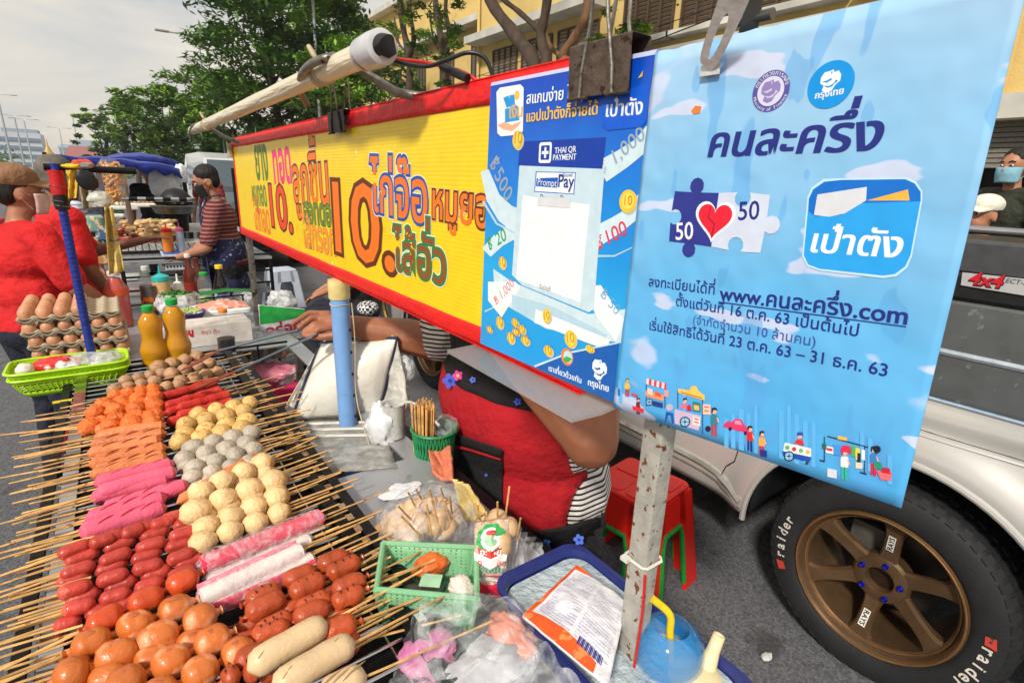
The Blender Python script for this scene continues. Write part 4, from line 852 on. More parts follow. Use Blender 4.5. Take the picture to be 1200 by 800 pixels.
# ---- more stick ends poking out of the piles: skewers buried underneath
def loose(pts, side, z, desc, n0=0):
    for i, (A, B) in enumerate(pts):
        rs = random.Random(i*7+n0); a = Pz(*A, z+rs.uniform(-.006, .004)); b = Pz(*B, z+rs.uniform(-.006, .006)); mb = MB(); mb.tube([b, a], [.0021, .0018], 6)
        tag(mb.build('bamboo_stick', STK), desc, 'stick', 'loose '+desc.replace('bamboo stick end poking out', 'stick ends'))
rs = random.Random(3); Lft = []
for i in range(46):
    y0 = lerp(478, 800, (i+.5)/46)+rs.uniform(-3, 3); f = (y0-478)/322; x1 = lerp(105, 62, f)+rs.uniform(0, 12); ln = lerp(58, 76, f)*rs.uniform(.8, 1.25); sl = lerp(.2, .36, f)*rs.uniform(.85, 1.15); Lft.append(((x1-ln, y0+ln*sl), (x1+22, y0-22*sl)))
loose(Lft, -1, .900, 'bamboo stick end poking out over the left edge of the grill tray')
Rt = []
for i in range(44):
    f = (i+.5)/44; y0 = lerp(455, 760, f**.9)+rs.uniform(-3, 3); x1 = lerp(285, 425, f)-rs.uniform(0, 16)+(-14 if .35 < f < .5 else 0); ln = lerp(46, 62, f)*rs.uniform(.8, 1.3); sl = lerp(.28, .52, f)*rs.uniform(.9, 1.12); Rt.append(((x1+ln, y0-ln*sl), (x1-26, y0+26*sl)))
loose(Rt, 1, .902, 'bamboo stick end poking out over the right edge of the grill tray', 500)
loose([((455, 640), (425, 660)), ((458, 652), (424, 668))], 1, .91, 'bamboo stick end beside the green basket', 900)
# ================================================================ things on the far end of the cart
def stand(xb, yb, z): return Pz(xb, yb, z)
def hgt(xt, yt, loc): return Py(xt, yt, loc.y).z-loc.z
CLEAR = M('clear_plastic', (215, 225, 228), .12, var=.03, alpha=.10)
def bottle(name, label, loc, h, r, prof, liq, fill, cap, capr, bodymat=CLEAR, lab=None, n=20, shape='round'):
    """prof: (radius fraction, height fraction); liq material filled to fraction; cap material"""
    t = T(name, label, 'bottle', loc); loc = Vector(loc)
    P = [(a*r, b*h) for a, b in prof]; mb = MB(); mb.lathe([(P[0][0]*.9, 0)]+P, loc, n); mb.build('bottle_body', bodymat, t)
    if liq:
        I = [(a-.0014, b+.002) for a, b in P if b <= fill*h]; I = I+[(0.0001, I[-1][1])]; mb = MB(); mb.lathe([(I[0][0]*.8, .002)]+I, loc, n); mb.build('liquid', liq, t)
    zt = P[-1][1]; mb = MB()
    for k in [0]: mb.lathe([(capr, zt-.004), (capr*1.03, zt-.002), (capr, zt+h*.055), (capr*.85, zt+h*.065), (0.0001, zt+h*.066)], loc, 24)
    mb.build('cap', cap, t)
    if lab:
        lm, z0, z1 = lab; rr = max(a for a, b in prof)*r*1.012; mb = MB(); mb.lathe([(rr, z0*h), (rr, z1*h)], loc, n); mb.F = mb.F[:-2]; mb.build('bottle_label', lm, t)
    return t
LIQ = lambda n, c: M(n, c, .08, var=.03, coat=.5)
OILP = [(.85, 0), (1, .03), (1, .22), (.9, .26), (.93, .30), (1, .36), (1, .40), (.86, .48), (.72, .56), (.76, .62), (.84, .72), (.80, .80), (.5, .88), (.36, .91), (.36, .95)]
OIL = M('cooking_oil', (226, 158, 0), .06, var=.05, alpha=.80, coat=.6)
CLEAR2 = M('thin_clear_plastic', (90, 70, 10), .06, var=.02, alpha=.10, coat=.3)
for i, (b, tp, lb) in enumerate((((186, 442), (174, 356), 'cooking oil bottle with a green cap, the one beside the egg trays'), ((213, 437), (204, 348), 'cooking oil bottle with a green cap, the one nearer the white carton'))):
    l = stand(*b, .819); t = bottle('oil_bottle', lb, l, hgt(*tp, l)*.97, .046, OILP, OIL, .93, M('green_cap', (30, 160, 70), .35), .019, bodymat=CLEAR2, lab=(M('pale_label', (225, 215, 160), .5, spots=(40, .6, (150, 160, 60))), .05, .20)); t['group'] = 'cooking oil bottles'
def at_Y(x, y, Y, z): p = Py(x, y, Y); return Vector((p.x, Y, z))
PLA = [(.9, 0), (1, .04), (1, .62), (.85, .70), (.45, .84), (.4, .93)]
l = at_Y(137, 345, 3.12, .82); bottle('sauce_bottle', 'squat bottle of orange red chilli sauce with a white cap behind the egg trays', l, .285, .050, [(.9, 0), (1, .05), (.97, .12), (1, .2), (.97, .28), (1, .36), (.97, .44), (1, .52), (.95, .66), (.5, .82), (.42, .88)], LIQ('chilli_red', (196, 44, 26)), .84, M('white_cap', (225, 205, 205), .4), .026, lab=(M('orange_label', (222, 90, 50), .5), .55, .66))
l = at_Y(177, 362, 3.2, .84); bottle('sauce_bottle', 'clear bottle half full of dark sauce with an orange picture label', l, .255, .036, [(.9, 0), (1, .04), (1, .6), (.9, .7), (.45, .86), (.4, .93)], LIQ('dark_sauce', (60, 22, 12)), .62, M('clear_cap', (205, 208, 205), .3), .016, lab=(M('picture_label', (214, 120, 40), .5, spots=(30, .5, (150, 50, 30))), .12, .40))
def squeeze(name, label, loc, h, r, body, cap, lower=None):
    t = T(name, label, 'bottle', loc); mb = MB(); mb.lathe([(r*.92, 0), (r, .006), (r, h*.66), (r*.95, h*.70)], loc, 20); mb.build('bottle_body', body, t)
    if lower: mb = MB(); mb.lathe([(r*1.005, .004), (r*1.006, h*.34)], loc, 20); mb.F = mb.F[:-2]; mb.build('dark_contents', lower, t)
    mb = MB(); mb.lathe([(r*1.0, h*.68), (r*1.02, h*.69), (r*.98, h*.78), (r*.5, h*.82), (r*.16, h*.84), (r*.07, h), (.0001, h)], loc, 20); mb.build('nozzle_cap', cap, t); return t
l = at_Y(193, 360, 3.22, .84); squeeze('squeeze_bottle', 'squeeze bottle with a teal nozzle lid, tan above and dark below', l, .25, .040, M('tan_plastic', (205, 170, 120), .4), M('teal_cap', (50, 175, 170), .35), M('dark_contents', (70, 52, 56), .4))
l = at_Y(211, 352, 3.3, .86); mb = MB(); t = T('squeeze_bottle', 'small plain white squeeze bottle with a pointed nozzle', 'bottle', l); mb.lathe([(.030, 0), (.032, .006), (.027, .10), (.018, .125), (.006, .13), (.004, .17), (.0001, .17)], l, 18); mb.build('bottle_body', M('white_plastic', (226, 228, 226), .35), t)
GP = [(.9, 0), (1, .03), (1, .50), (.88, .60), (.42, .74), (.38, .92)]
l = at_Y(226, 350, 3.4, .86); bottle('sauce_bottle', 'brown glass sauce bottle with a white cap between squeeze bottles', l, .265, .034, GP, None, 0, M('white_cap2', (220, 210, 205), .4), .015, bodymat=M('brown_glass', (96, 34, 20), .1, coat=.5), lab=(M('red_label', (140, 40, 30), .5), .1, .4))
l = at_Y(235, 348, 3.55, .86); bottle('sauce_bottle', 'brown sauce bottle half hidden behind the green capped one', l, .22, .034, GP, None, 0, M('brown_cap', (90, 30, 20), .4), .015, bodymat=M('brown_glass', (96, 34, 20), .1))
l = at_Y(243, 360, 3.2, .85); bottle('sauce_bottle', 'clear bottle with a green lid and pale green label', l, .20, .034, [(.9, 0), (1, .04), (1, .35), (.7, .42), (1, .5), (1, .75), (.7, .86), (.4, .92)], M('clear_liquid', (200, 215, 190), .2, alpha=.5), .5, M('green_cap', (30, 160, 70), .35), .02, lab=(M('pale_green_label', (190, 215, 150), .5, spots=(40, .6, (60, 150, 60))), .06, .34))
l = at_Y(262, 362, 3.2, .84); bottle('soy_sauce_bottle', 'tall black soy sauce bottle with yellow neck and blue and yellow label', l, .25, .037, [(.9, 0), (1, .04), (1, .5), (.85, .6), (.45, .78), (.4, .90)], None, 0, M('yellow_cap', (240, 200, 40), .4), .019, bodymat=M('black_soy', (18, 12, 12), .08, coat=.6), lab=(M('blue_label', (150, 175, 220), .5, spots=(12, .52, (225, 205, 60))), .06, .36))
l = stand(267, 416, .819); bottle('soy_sauce_bottle', 'small clear bottle of dark soy sauce with an orange cap before the carton', l, hgt(262, 358, l)*.96, .035, [(.9, 0), (1, .04), (1, .36), (.93, .50), (.6, .68), (.42, .80), (.40, .92)], LIQ('soy_liquid', (34, 16, 14)), .38, M('orange_cap', (238, 140, 60), .4), .017)
# rails of the cart end
t = T('cart_rail', 'thin dark rail with bars around the bottle end of the cart', 'rail', (.2, 2.3, .82))
mb = MB(); mb.cyl((-.13, 2.26, .885), (.515, 2.26, .885), .005); mb.build('bar', BLK, t)
mb = MB(); mb.cyl((-.0, 3.12, .915), (.515, 3.12, .925), .004); mb.build('bar', BLK, t)
for x, y, z in ((.1, 2.26, .885), (.4, 2.26, .885), (.0, 3.12, .915), (.505, 3.12, .925)): mb = MB(); mb.cyl((x, y, .815), (x, y, z), .004); mb.build('upright', BLK, t)
# ---- egg trays
PULP = M('egg_tray_pulp', (176, 162, 140), .9, var=.08, scale=60, bump=.6, bscale=300)
EGG = M('brown_egg', (206, 148, 112), .42, var=.2, scale=20, spots=(60, .68, (186, 120, 86)), sss=.05)
ex, ey, EW, ED = -.315, 2.50, .30, .30
def egg_tray(k):
    z0 = .822+.052*k; ox = -.006*k+random.uniform(-.004, .004); oy = random.uniform(-.004, .004); t = T('egg_tray', ['bottom egg tray of the stack of four', 'second egg tray from the bottom of the stack', 'third egg tray from the bottom, under the top one', 'top egg tray with brown eggs and two empty rows'][k], 'egg tray', (ex+ox+EW/2, ey+oy+ED/2, z0), 'stacked grey egg trays')
    def f(u, v):
        x = ex+ox+EW*u; y = ey+oy+ED*v; c = math.cos(2*math.pi*u*6)*math.cos(2*math.pi*v*6); cup = .5-.5*math.cos(2*math.pi*u*6); cv = .5-.5*math.cos(2*math.pi*v*6)
        pk = (1-cup)*(1-cv); e = min(u, 1-u, v, 1-v)
        z = z0+.046-.030*cup*cv+.014*pk**2*(1 if e > .02 else 0)
        return Vector((x, y, z))
    mb = MB(); mb.grid(f, 48, 48)
    mb.build('pulp_sheet', PULP, t, solid=.0025, angle=70)
    mb = MB()
    def sk(u, v):   # scalloped skirt round the front and sides
        s = u*4; i = min(3, int(s)); q = s-i; P = [(0, 0), (1, 0), (1, 1), (0, 1), (0, 0)]; x = lerp(P[i][0], P[i+1][0], q); y = lerp(P[i][1], P[i+1][1], q)
        w_ = .5-.5*math.cos(2*math.pi*q*6); ins = .010*v*(.4+w_); dr = .030*v*(.35+.65*w_)
        return Vector((ex+ox+EW*x+(ins if x < .5 else -ins), ey+oy+ED*y+(ins if y < .5 else -ins), z0+.046-.012*w_*(1-v)-dr))
    mb.grid(sk, 192, 4); mb.build('skirt', PULP, t, solid=.0025, angle=70); return ox, oy, z0
def egg(x, y, z, lb, g):
    mb = MB(); a = random.uniform(-.15, .15); R3 = Matrix.Rotation(a, 3, 'X') @ Matrix.Rotation(random.uniform(-.15, .15), 3, 'Y')
    n = 14; V = [(0, -.028)]+[(.0222*math.sin(math.pi*i/9)*(1-.10*math.cos(math.pi*(1-i/9))*-1), -.028*math.cos(math.pi*i/9)) for i in range(1, 9)]+[(.0001, .029)]
    V[0] = (.0001, -.028); mb.lathe(V, (0, 0, 0), n, rot=R3); o = mb.build('egg', EGG, loc=(0, 0, 0)); o.location = (x, y, z); o.rotation_euler = (0, 0, random.uniform(0, 3)); tag(o, lb, 'egg', g); return o
for k in range(4):
    ox, oy, z0 = egg_tray(k)
    if k == 3:
        for i in range(4):
            for j in range(6):
                egg(ex+ox+EW*(i+.5)/6, ey+oy+ED*(j+.5)/6, z0+.046+.012, ['brown egg in the leftmost row of the top tray', 'brown egg in the second row from the left of the top tray', 'brown egg in the third row from the left of the top tray', 'brown egg in the row beside the empty cups of the top tray'][i], ['leftmost row of eggs', 'second row of eggs', 'third row of eggs', 'fourth row of eggs'][i])
    else:
        for i in range(6): egg(ex+ox+EW*(i+.5)/6, ey+oy+ED*.5/6, z0+.046+.010, ['brown egg showing in the front of the lowest tray', 'brown egg showing in the front of the second lowest tray', 'brown egg showing in the front just under the top tray'][k], ['eggs along the lowest tray', 'eggs along the second tray', 'eggs along the third tray'][k])
# ---- lime green baskets
LIME = M('lime_plastic', (176, 222, 30), .35, var=.06, sss=.1)
def basket(label, cx, cy, z0, L_, W_, H_):
    t = T('plastic_basket', label, 'basket', (cx, cy, z0), 'stacked lime baskets')
    def oval(k, q, z): a = 2*math.pi*k; c, s = math.cos(a), math.sin(a); f = 1/((abs(c)**7+abs(s)**7)**(1/7)); return Vector((cx+L_/2*q*c*f, cy+W_/2*q*s*f, z))
    n = 56; mb = MB(); mb.tube([oval(k/n, 1, z0+H_) for k in range(n)], .0055, 6, closed=True, flat=.8); mb.build('rim', LIME, t)
    mb = MB(); mb.grid(lambda u, v: oval(u, lerp(.98, .955, v), z0+H_-.016*v), n, 2); mb.build('rim_band', LIME, t, solid=.002)
    mb = MB(); mb.grid(lambda u, v: oval(u, lerp(.86, .80, v), z0+.016-.016*v), n, 2); mb.prism([oval(k/n, .80, z0) for k in range(n)], (0, 0, .003)); mb.build('base', LIME, t, solid=.002)
    mb = MB(); m = 72
    for k in range(m): mb.tube([oval(k/m, .955, z0+H_-.015), oval(k/m, .86, z0+.015)], .0024, 5)
    for q in (.3, .55, .8): mb.tube([oval(k/n, lerp(.86, .955, q), z0+.015+(H_-.03)*q) for k in range(n)], .0016, 5, closed=True)
    tag(mb.build('lattice', LIME, t), kind='stuff')
c = Pz(86, 437, .885); basket('lower of the two stacked lime green baskets', c.x, c.y, .846, .31, .17, .058); basket('upper of the two stacked lime green baskets, filled with wrappers', c.x-.003, c.y+.004, .868, .315, .175, .058)
BAGW = FILM('white_film', (225, 228, 230), .55, .3, .4, 16, .4); BAGC = FILM('clear_film', (226, 229, 233), .10, .16, .8, 16, .34)
def crumple(name, label, c, r, mat, cat='plastic bag', seed=1, amp=.26, f=1.6, flat=1.0, nu=40, nv=26, rot=None, cut=None, parent=None):
    mb = MB(); c = Vector(c); V = []; F = []
    for j in range(nv+1):
        for k in range(nu):
            p = math.pi*j/nv; t = 2*math.pi*k/nu; u = Vector((math.sin(p)*math.cos(t), math.sin(p)*math.sin(t), math.cos(p)))
            q = 1+amp*noise.noise(u*f+Vector((seed*9.1, 0, 0)))+amp*.45*abs(noise.noise(u*f*2.7+Vector((0, seed*5.3, 0))))*2-amp*.3+amp*.05*noise.noise(u*f*6+Vector((seed, 0, 2)))
            v = Vector((u.x*r[0], u.y*r[1], max(u.z, -.85)*r[2]))*q
            if rot: v = rot @ v
            V.append(c+v)
    for j in range(nv):
        for k in range(nu):
            if cut and j < cut: continue
            l = (k+1) % nu; F.append((j*nu+k, (j+1)*nu+k, (j+1)*nu+l, j*nu+l))
    mb.add(V, F); zmin = c.z-r[2]*.8; mb.V = [Vector((v.x, v.y, max(v.z, zmin))) for v in mb.V]; o = mb.build(name, mat, parent, angle=50)
    if label: tag(o, label, cat)
    return o
b0 = Vector((c.x, c.y, .905))
crumple('food_pack', 'red and white plastic pack lying in the lime green basket', b0+Vector((-.03, .0, .02)), (.06, .045, .025), M('red_white_pack', (220, 50, 50), .3, spots=(12, .52, (235, 235, 235)), bump=.5, bscale=30), 'pack', 3)
crumple('plastic_bag', 'clear crumpled bag in the right half of the lime green basket', b0+Vector((.06, .0, .015)), (.08, .06, .03), BAGW, 'plastic bag', 5)
crumple('garlic_bulb', 'white garlic bulb at the left end of the lime green basket', b0+Vector((-.115, -.01, .015)), (.026, .024, .022), M('garlic', (226, 218, 205), .5), 'garlic', 6, amp=.12)
t = T('carrot_slices', 'small orange red carrot pieces scattered beside the garlic', 'food', b0+Vector((-.09, .03, 0))); 
for k in range(5): mb = MB(); mb.sausage(b0+Vector((-.10+.02*k, .03, .018)), b0+Vector((-.085+.02*k, .045, .022)), .006, 8, 6); mb.build('slice', M('carrot', (225, 80, 30), .5), t)
# ---- blue wrapped pole and what hangs from it
t = T('blue_pole', 'blue rope wrapped pole with red and black tape rising beside the egg trays', 'pole', (-.128, 2.28, .82))
BLU = M('blue_wrap', (28, 52, 150), .5, var=.15, bump=.6, bscale=120)
mb = MB(); mb.cyl((-.128, 2.28, .82), (-.128, 2.28, 1.560), .0125, n=14); mb.build('tube', BLU, t)
mb = MB(); pts = [(-.128+.0138*math.cos(k*.6), 2.28+.0138*math.sin(k*.6), .83+k*.00145) for k in range(400)]; mb.tube(pts, .0011, 5); mb.build('spiral_cord', BLU, t)
mb = MB(); mb.lathe([(.020, 0), (.022, .02), (.019, .045), (.021, .075)], (-.128, 2.28, 1.465), 14); mb.build('red_band', REDR, t)
mb = MB(); mb.lathe([(.019, 0), (.0205, .02), (.0195, .045)], (-.128, 2.28, 1.418), 14); mb.build('black_band', M('black_tape', (22, 22, 24), .4), t)
for z in (1.43, 1.445, 1.49): mb = MB(); mb.tube([(-.128+.0225*math.cos(k*.5), 2.28+.0225*math.sin(k*.5), z+.002*math.sin(k)) for k in range(13)], .0012, 5); mb.build('twist_wire', GALV, t)
mb = MB(); mb.cyl((-.155, 2.28, 1.548), (.085, 2.30, 1.545), .011, n=12); mb.build('top_bar', BLK, t)
def drape(name, label, cat, P4, mat, seed=1, bulge=.012, rip=3, n=14, solid=.0015):
    """hanging sheet between four corner points (top left, top right, bottom right, bottom left), rippled"""
    a, b, c, d = [Vector(p) for p in P4]; nrm = (b-a).cross(d-a).normalized()
    def f(u, v): p = lerp(lerp(a, b, u), lerp(d, c, u), v); return p+nrm*(bulge*math.sin(math.pi*v)*math.sin(math.pi*u)+bulge*.5*math.sin(u*rip*math.pi+v*2+seed)+bulge*.6*noise.noise(Vector((u*4, v*5, seed))))
    mb = MB(); mb.grid(f, n, n); o = mb.build(name, mat, solid=solid); tag(o, label, cat); return o
YB = 2.27
def py4(pts, Y): return [Py(x, y, Y) for x, y in pts]
drape('yellow_glove', 'yellow plastic sheet hanging beside the taped blue pole', 'plastic sheet', py4([(77, 199), (92, 199), (90, 232), (80, 233)], 2.27), M('yellow_film', (226, 186, 70), .4, bump=.5), 1)
drape('hanging_bag', 'long grey beige bag hanging from the black top bar', 'bag', py4([(90, 199), (103, 200), (112, 243), (97, 245)], 2.25), M('greybeige_cloth', (150, 138, 112), .7, bump=.5, bscale=60), 2)
crumple('purse', 'small black pouch with a grey tag hanging from the bar', Py(102, 212, 2.2), (.026, .010, .036), M('black_leather', (24, 24, 28), .4), 'pouch', 8, amp=.12, rot=Matrix.Rotation(-.5, 3, 'Y'))
drape('hanging_bag', 'lilac white sheet of plastic hanging behind the black pouch', 'plastic sheet', py4([(104, 200), (118, 200), (124, 226), (108, 232)], 2.32), M('lilac_film', (178, 178, 200), .4), 5)
crumple('plastic_bag', 'knotted off white plastic bag swinging under the black pouch', Py(117, 234, 2.2), (.034, .025, .028), M('offwhite_bag', (196, 196, 184), .35, bump=.15, bscale=14), 'plastic bag', 9, amp=.25)
drape('snack_pouch', 'long yellow printed pouch with blue marks hanging over the cart end', 'pouch', py4([(122, 240), (132, 243), (146, 318), (128, 322)], 2.42), M('yellow_pouch', (222, 200, 120), .35, stretch=(1, 1, 5), spots=(14, .6, (120, 130, 190))), 4, bulge=.02)
crumple('cloth_bundle', 'orange and grey cloths bundled on the black top bar', Py(97, 193, 2.28), (.030, .02, .016), M('orange_cloth', (205, 78, 40), .7, spots=(14, .5, (150, 150, 155))), 'cloth', 11)
crumple('cloth_bundle', 'yellow cloth folded over the black top bar beside the pole', Py(84, 195, 2.27), (.025, .018, .008), M('yellow_cloth', (222, 190, 50), .7), 'cloth', 12)
# ---- bag of greens, shrimp tray, carton, packs
c = Pz(216, 378, .87); crumple('plastic_bag', 'open white plastic bag full of chopped green leaves behind the oil bottles', c+Vector((0, .25, .05)), (.10, .09, .07), BAGW, 'plastic bag', 14, cut=7, amp=.2)
mb = MB(); rs = random.Random(5)
for k in range(150):
    a = rs.uniform(0, 6.28); q = rs.random()**.5*.075; p = c+Vector((math.cos(a)*q, .25+math.sin(a)*q, .085+.02*(1-q/.075)+rs.uniform(-.008, .008))); s1 = Vector((rs.uniform(-1, 1), rs.uniform(-1, 1), rs.uniform(-.5, .5)))*.014; s2 = Vector((rs.uniform(-1, 1), rs.uniform(-1, 1), rs.uniform(-.3, .6)))*.012
    mb.add([p-s1, p+s2, p+s1, p-s2], [(0, 1, 2, 3)])
tag(mb.build('chopped_greens', M('leaf_green', (70, 130, 40), .6, var=.4), smooth=False), 'chopped green leaves heaped in the open white bag', 'greens', kind='stuff')
t = T('carton', 'white carton with red lettering behind the soy sauce bottle', 'box', (.30, 2.66, .82)); mb = MB(); mb.box((.27, 2.66, .865), (.34, .16, .09)); mb.build('box_body', M('white_carton', (222, 216, 208), .6, spots=(8, .66, (205, 190, 190))), t, smooth=False)
def plane_text(name, body, P, Q, u, mat, parent, off=.0, squash=1, n=None):
    V, F = text_geo(body, off); x0 = min(v.x for v in V); x1 = max(v.x for v in V); d = Q-P; k = d.length/(x1-x0); d.normalize(); u = Vector(u).normalized(); nn = d.cross(u).normalized()
    mb = MB(); mb.add([P+d*(v.x-x0)*k+u*v.y*k*squash+nn*(.0006+v.z*.00006) for v in V], F); return mb.build(name, mat, parent, smooth=False, fixn=False)
cr_ = FLAT(205, 30, 40)
plane_text('lettering', 'หมู', Vector((.17, 2.579, .878)), Vector((.21, 2.579, .878)), (0, 0, 1), cr_, t, .05); plane_text('lettering', 'ตรา กุ้ง', Vector((.24, 2.579, .875)), Vector((.31, 2.579, .87)), (0, 0, 1), cr_, t)
PINKM = M('pink_shrimp', (226, 150, 130), .5, spots=(30, .55, (235, 190, 170)))
t = T('shrimp_tray', 'white tray heaped with pale pink minced meat beside the thin post', 'tray', (.38, 2.95, .87)); mb = MB(); mb.rbox((.37, 2.95, .895), (.26, .18, .03), .02); mb.build('tray', M('white_plastic', (226, 228, 226), .35), t)
mb = MB(); mb.grid(lambda u, v: Vector((.27+.22*u, 2.88+.14*v, .912+.03*math.sin(math.pi*u)*math.sin(math.pi*v)+.012*noise.noise(Vector((u*9, v*8, 0))))), 24, 20); mb.build('minced_meat', PINKM, t)
t = T('vegetable_bowl', 'purple rimmed bowl of pale green chopped vegetables behind the carton', 'bowl', (.22, 2.86, .84)); mb = MB(); mb.lathe([(.05, 0), (.075, .045), (.078, .05), (.072, .05), (.048, .01), (.0001, .008)], (.22, 2.86, .87), 24); mb.build('bowl', M('purple_rim', (90, 70, 150), .4), t)
mb = MB(); 
for k in range(90): a = rs.uniform(0, 6.28); q = rs.random()**.5*.06; mb.box((.22+q*math.cos(a), 2.86+q*math.sin(a), .918+rs.uniform(0, .012)), (.012, .006, .005), rot=rotz(a))
tag(mb.build('chopped_vegetable', M('pale_green_veg', (190, 210, 130), .5, var=.2), t, smooth=False), kind='stuff')
t = T('spring_onion_bundle', 'bundle of dark green leaves lying behind the shrimp tray', 'vegetables', (.45, 3.1, .85))
for k in range(8): a = Vector((.30, 3.06+.012*k, .95)); mb = MB(); mb.tube([a, a+Vector((.12, .01, .01)), a+Vector((.26, -.01+.01*math.sin(k), 0))], [.004, .006, .002], 5, flat=.4); mb.build('leaf', M('dark_leaf', (40, 110, 50), .5), t)
# green and white pack
t = T('food_pack', 'green and white plastic pack with curly red lettering near the hand', 'pack', (.55, 2.6, .88))
a, b, c2, d = py4([(303, 357), (357, 362), (352, 405), (305, 400)], 2.75)
def pk(u, v): p = lerp(lerp(a, b, u), lerp(d, c2, u), v); return p+Vector((0, -.02*math.sin(math.pi*u)*math.sin(math.pi*v)+.004*noise.noise(Vector((u*8, v*8, 0))), 0))
mb = MB(); mb.grid(pk, 20, 20); mb.build('pouch', M('white_pouch', (228, 230, 232), .3, bump=.3, bscale=40), t, solid=.02)
mb = MB(); mb.grid(lambda u, v: pk(u, v*.38*(1.35-.9*u) if u < .9 else v*.2)+Vector((0, -.0125, 0)), 16, 8); mb.build('green_print', M('green_print', (40, 160, 70), .3), t)
plane_text('lettering', 'อร่อย', pk(.12, .82)+Vector((0, -.026, 0)), pk(.95, .55)+Vector((0, -.026, 0)), (0, 0, 1), FLAT(190, 40, 70), t, .03)
for x, y, r, sd_, lb in ((330, 352, .075, 21, 'clear bag of pale packets behind the green and white pack'), (300, 398, .05, 22, 'crumpled white bag beside the thin post'), (283, 396, .045, 23, 'white lumpy bag next to the small soy bottle'), (327, 412, .06, 24, 'clear bag of mixed greens under the green and white pack'), (345, 372, .05, 26, 'clear bag corner behind the hand')):
    p = Py(x, y, 2.65 if y > 380 else 3.1); crumple('plastic_bag', lb, p, (r, r*.8, r*.75), BAGW if sd_ != 24 else BAGC, 'plastic bag', sd_)
p = Py(263, 342, 3.1); crumple('plastic_bag', 'white plastic bag bunched behind the thin post', Py(285, 350, 3.25), (.07, .05, .045), BAGW, 'plastic bag', 27)
crumple('greens_bundle', 'mixed green and orange vegetables inside the clear bag', Py(327, 412, 2.65), (.05, .04, .035), M('mixed_veg', (120, 140, 60), .6, spots=(30, .5, (190, 110, 50))), 'vegetables', 31)
# pink basket with pink meat bag
t = T('pink_basket', 'bright pink plastic basket lined with film beside the white bin', 'basket', Py(325, 450, 2.5)); p = Py(325, 470, 2.45)
mb = MB(); mb.rbox(p+Vector((.0, .06, .02)), (.28, .20, .13), .03, taper=1.08); mb.build('tub', M('hot_pink', (232, 50, 110), .35), t)
crumple('pink_bag', 'bag of pale pink minced meat sitting in the pink basket', p+Vector((.0, .05, .11)), (.13, .10, .055), M('pink_bag_meat', (228, 130, 155), .3, spots=(9, .55, (238, 205, 215)), bump=.6, bscale=30), 'bag', 33)
# ---- tongs held over the meatballs
TG = M('steel_tongs', (128, 142, 160), .28, .9, var=.1, bump=.2); WD = M('red_brown_wood', (122, 52, 34), .5, var=.2, bump=.4, bscale=80)
tg = T('tongs', 'long steel tongs with red brown wooden tips reaching over the meatballs', 'tongs', Pz(370, 380, 1.11))
for A, Bm, Cc in (((372, 381, 1.11), (256, 411, 1.0), (212, 434, .945)), ((372, 391, 1.10), (274, 436, .985), (226, 456, .935))):
    a, b, c = [Pz(*q) for q in (A, Bm, Cc)]; mb = MB(); mb.tube([a, lerp(a, b, .5), b], [.0085, .0085, .0095], 4, flat=.42); mb.build('arm', TG, tg, smooth=False)
    mb = MB(); mb.tube([b-(c-b)*.08, lerp(b, c, .4), lerp(b, c, .8), c], [.010, .013, .012, .005], 8, flat=.4); mb.build('wooden_tip', WD, tg)
# ---- white polythene covered bin
MILK = FILM('milky_polythene', (226, 224, 214), .80, .35, .5, 14, .2); NVY = M('navy_trim', (34, 38, 66), .5)
wb = T('covered_bin', 'white translucent bin with dark trimmed sloping cover behind the blue post', 'bin', (.45, 1.5, .842))
def q4(mb, a, b, c, d, n=10, amp=.004, seed=0): mb.grid(lambda u, v: lerp(lerp(a, b, u), lerp(d, c, u), v)+Vector((1, 1, .6))*amp*noise.noise(Vector((u*4, v*4, seed))), n, n)
A = Px(342, 492, .372); B = Px(444, 488, .60); C = Px(466, 396, .66); D = Px(376, 402, .50)
mb = MB(); mb.grid(lambda u, v: lerp(lerp(D, C, u), lerp(A, B, u), v)+Vector((-.03, -.06, .05))*math.sin(math.pi*u)**.7*math.sin(math.pi*v)**.8+Vector((1, 1, .6))*.003*noise.noise(Vector((u*3, v*3, 0))), 20, 20); mb.grid(lambda u, v: lerp(D, C, u)+Vector((.02, .10, -.05))*v+Vector((0, .02, .045))*math.sin(math.pi*u)*math.sin(math.pi*min(1, v+.25)), 16, 8); mb.build('sloping_cover', M('milky_panel', (226, 223, 212), .3, var=.05, scale=6, bump=.2, bscale=12), wb, solid=.003)
mb = MB(); Lp = Px(325, 492, .33); q4(mb, D, A, Lp, lerp(D, Lp, .45), amp=.012, seed=4); mb.build('side_sheet', MILK, wb, solid=.0015)
mb = MB(); Rp = Px(452, 560, .60); q4(mb, C, Px(478, 470, .66), Rp, B, amp=.012, seed=7); mb.build('side_sheet', MILK, wb, solid=.0015)
for P0, P1 in ((A, D), (B, C), (D, C)):
    mb = MB(); mb.tube([P0, lerp(P0, P1, .5)+Vector((0, -.004, .012)), P1], .0055, 6); mb.build('trim', NVY, wb)
F0, F1 = Pz(338, 556, .845), Pz(443, 560, .845); A2, B2 = A+Vector((0, 0, -.004)), B+Vector((0, 0, -.004))
mb = MB(); q4(mb, A2, B2, F1+Vector((.06, .02, 0)), F0, amp=.004, seed=9); mb.build('front_panel', FILM('bin_front', (190, 188, 182), .7, .3, .4, 12, .2), wb, solid=.003)
for k in range(3):
    mb = MB(); mb.tube([lerp(A2, F0, .1+.13*k)+Vector((0, -.003, .004)), lerp(B2, F1, .1+.13*k)+Vector((0, -.003, .004))], .006, 6); mb.build('ridge', M('ridge_grey', (186, 184, 176), .4), wb)
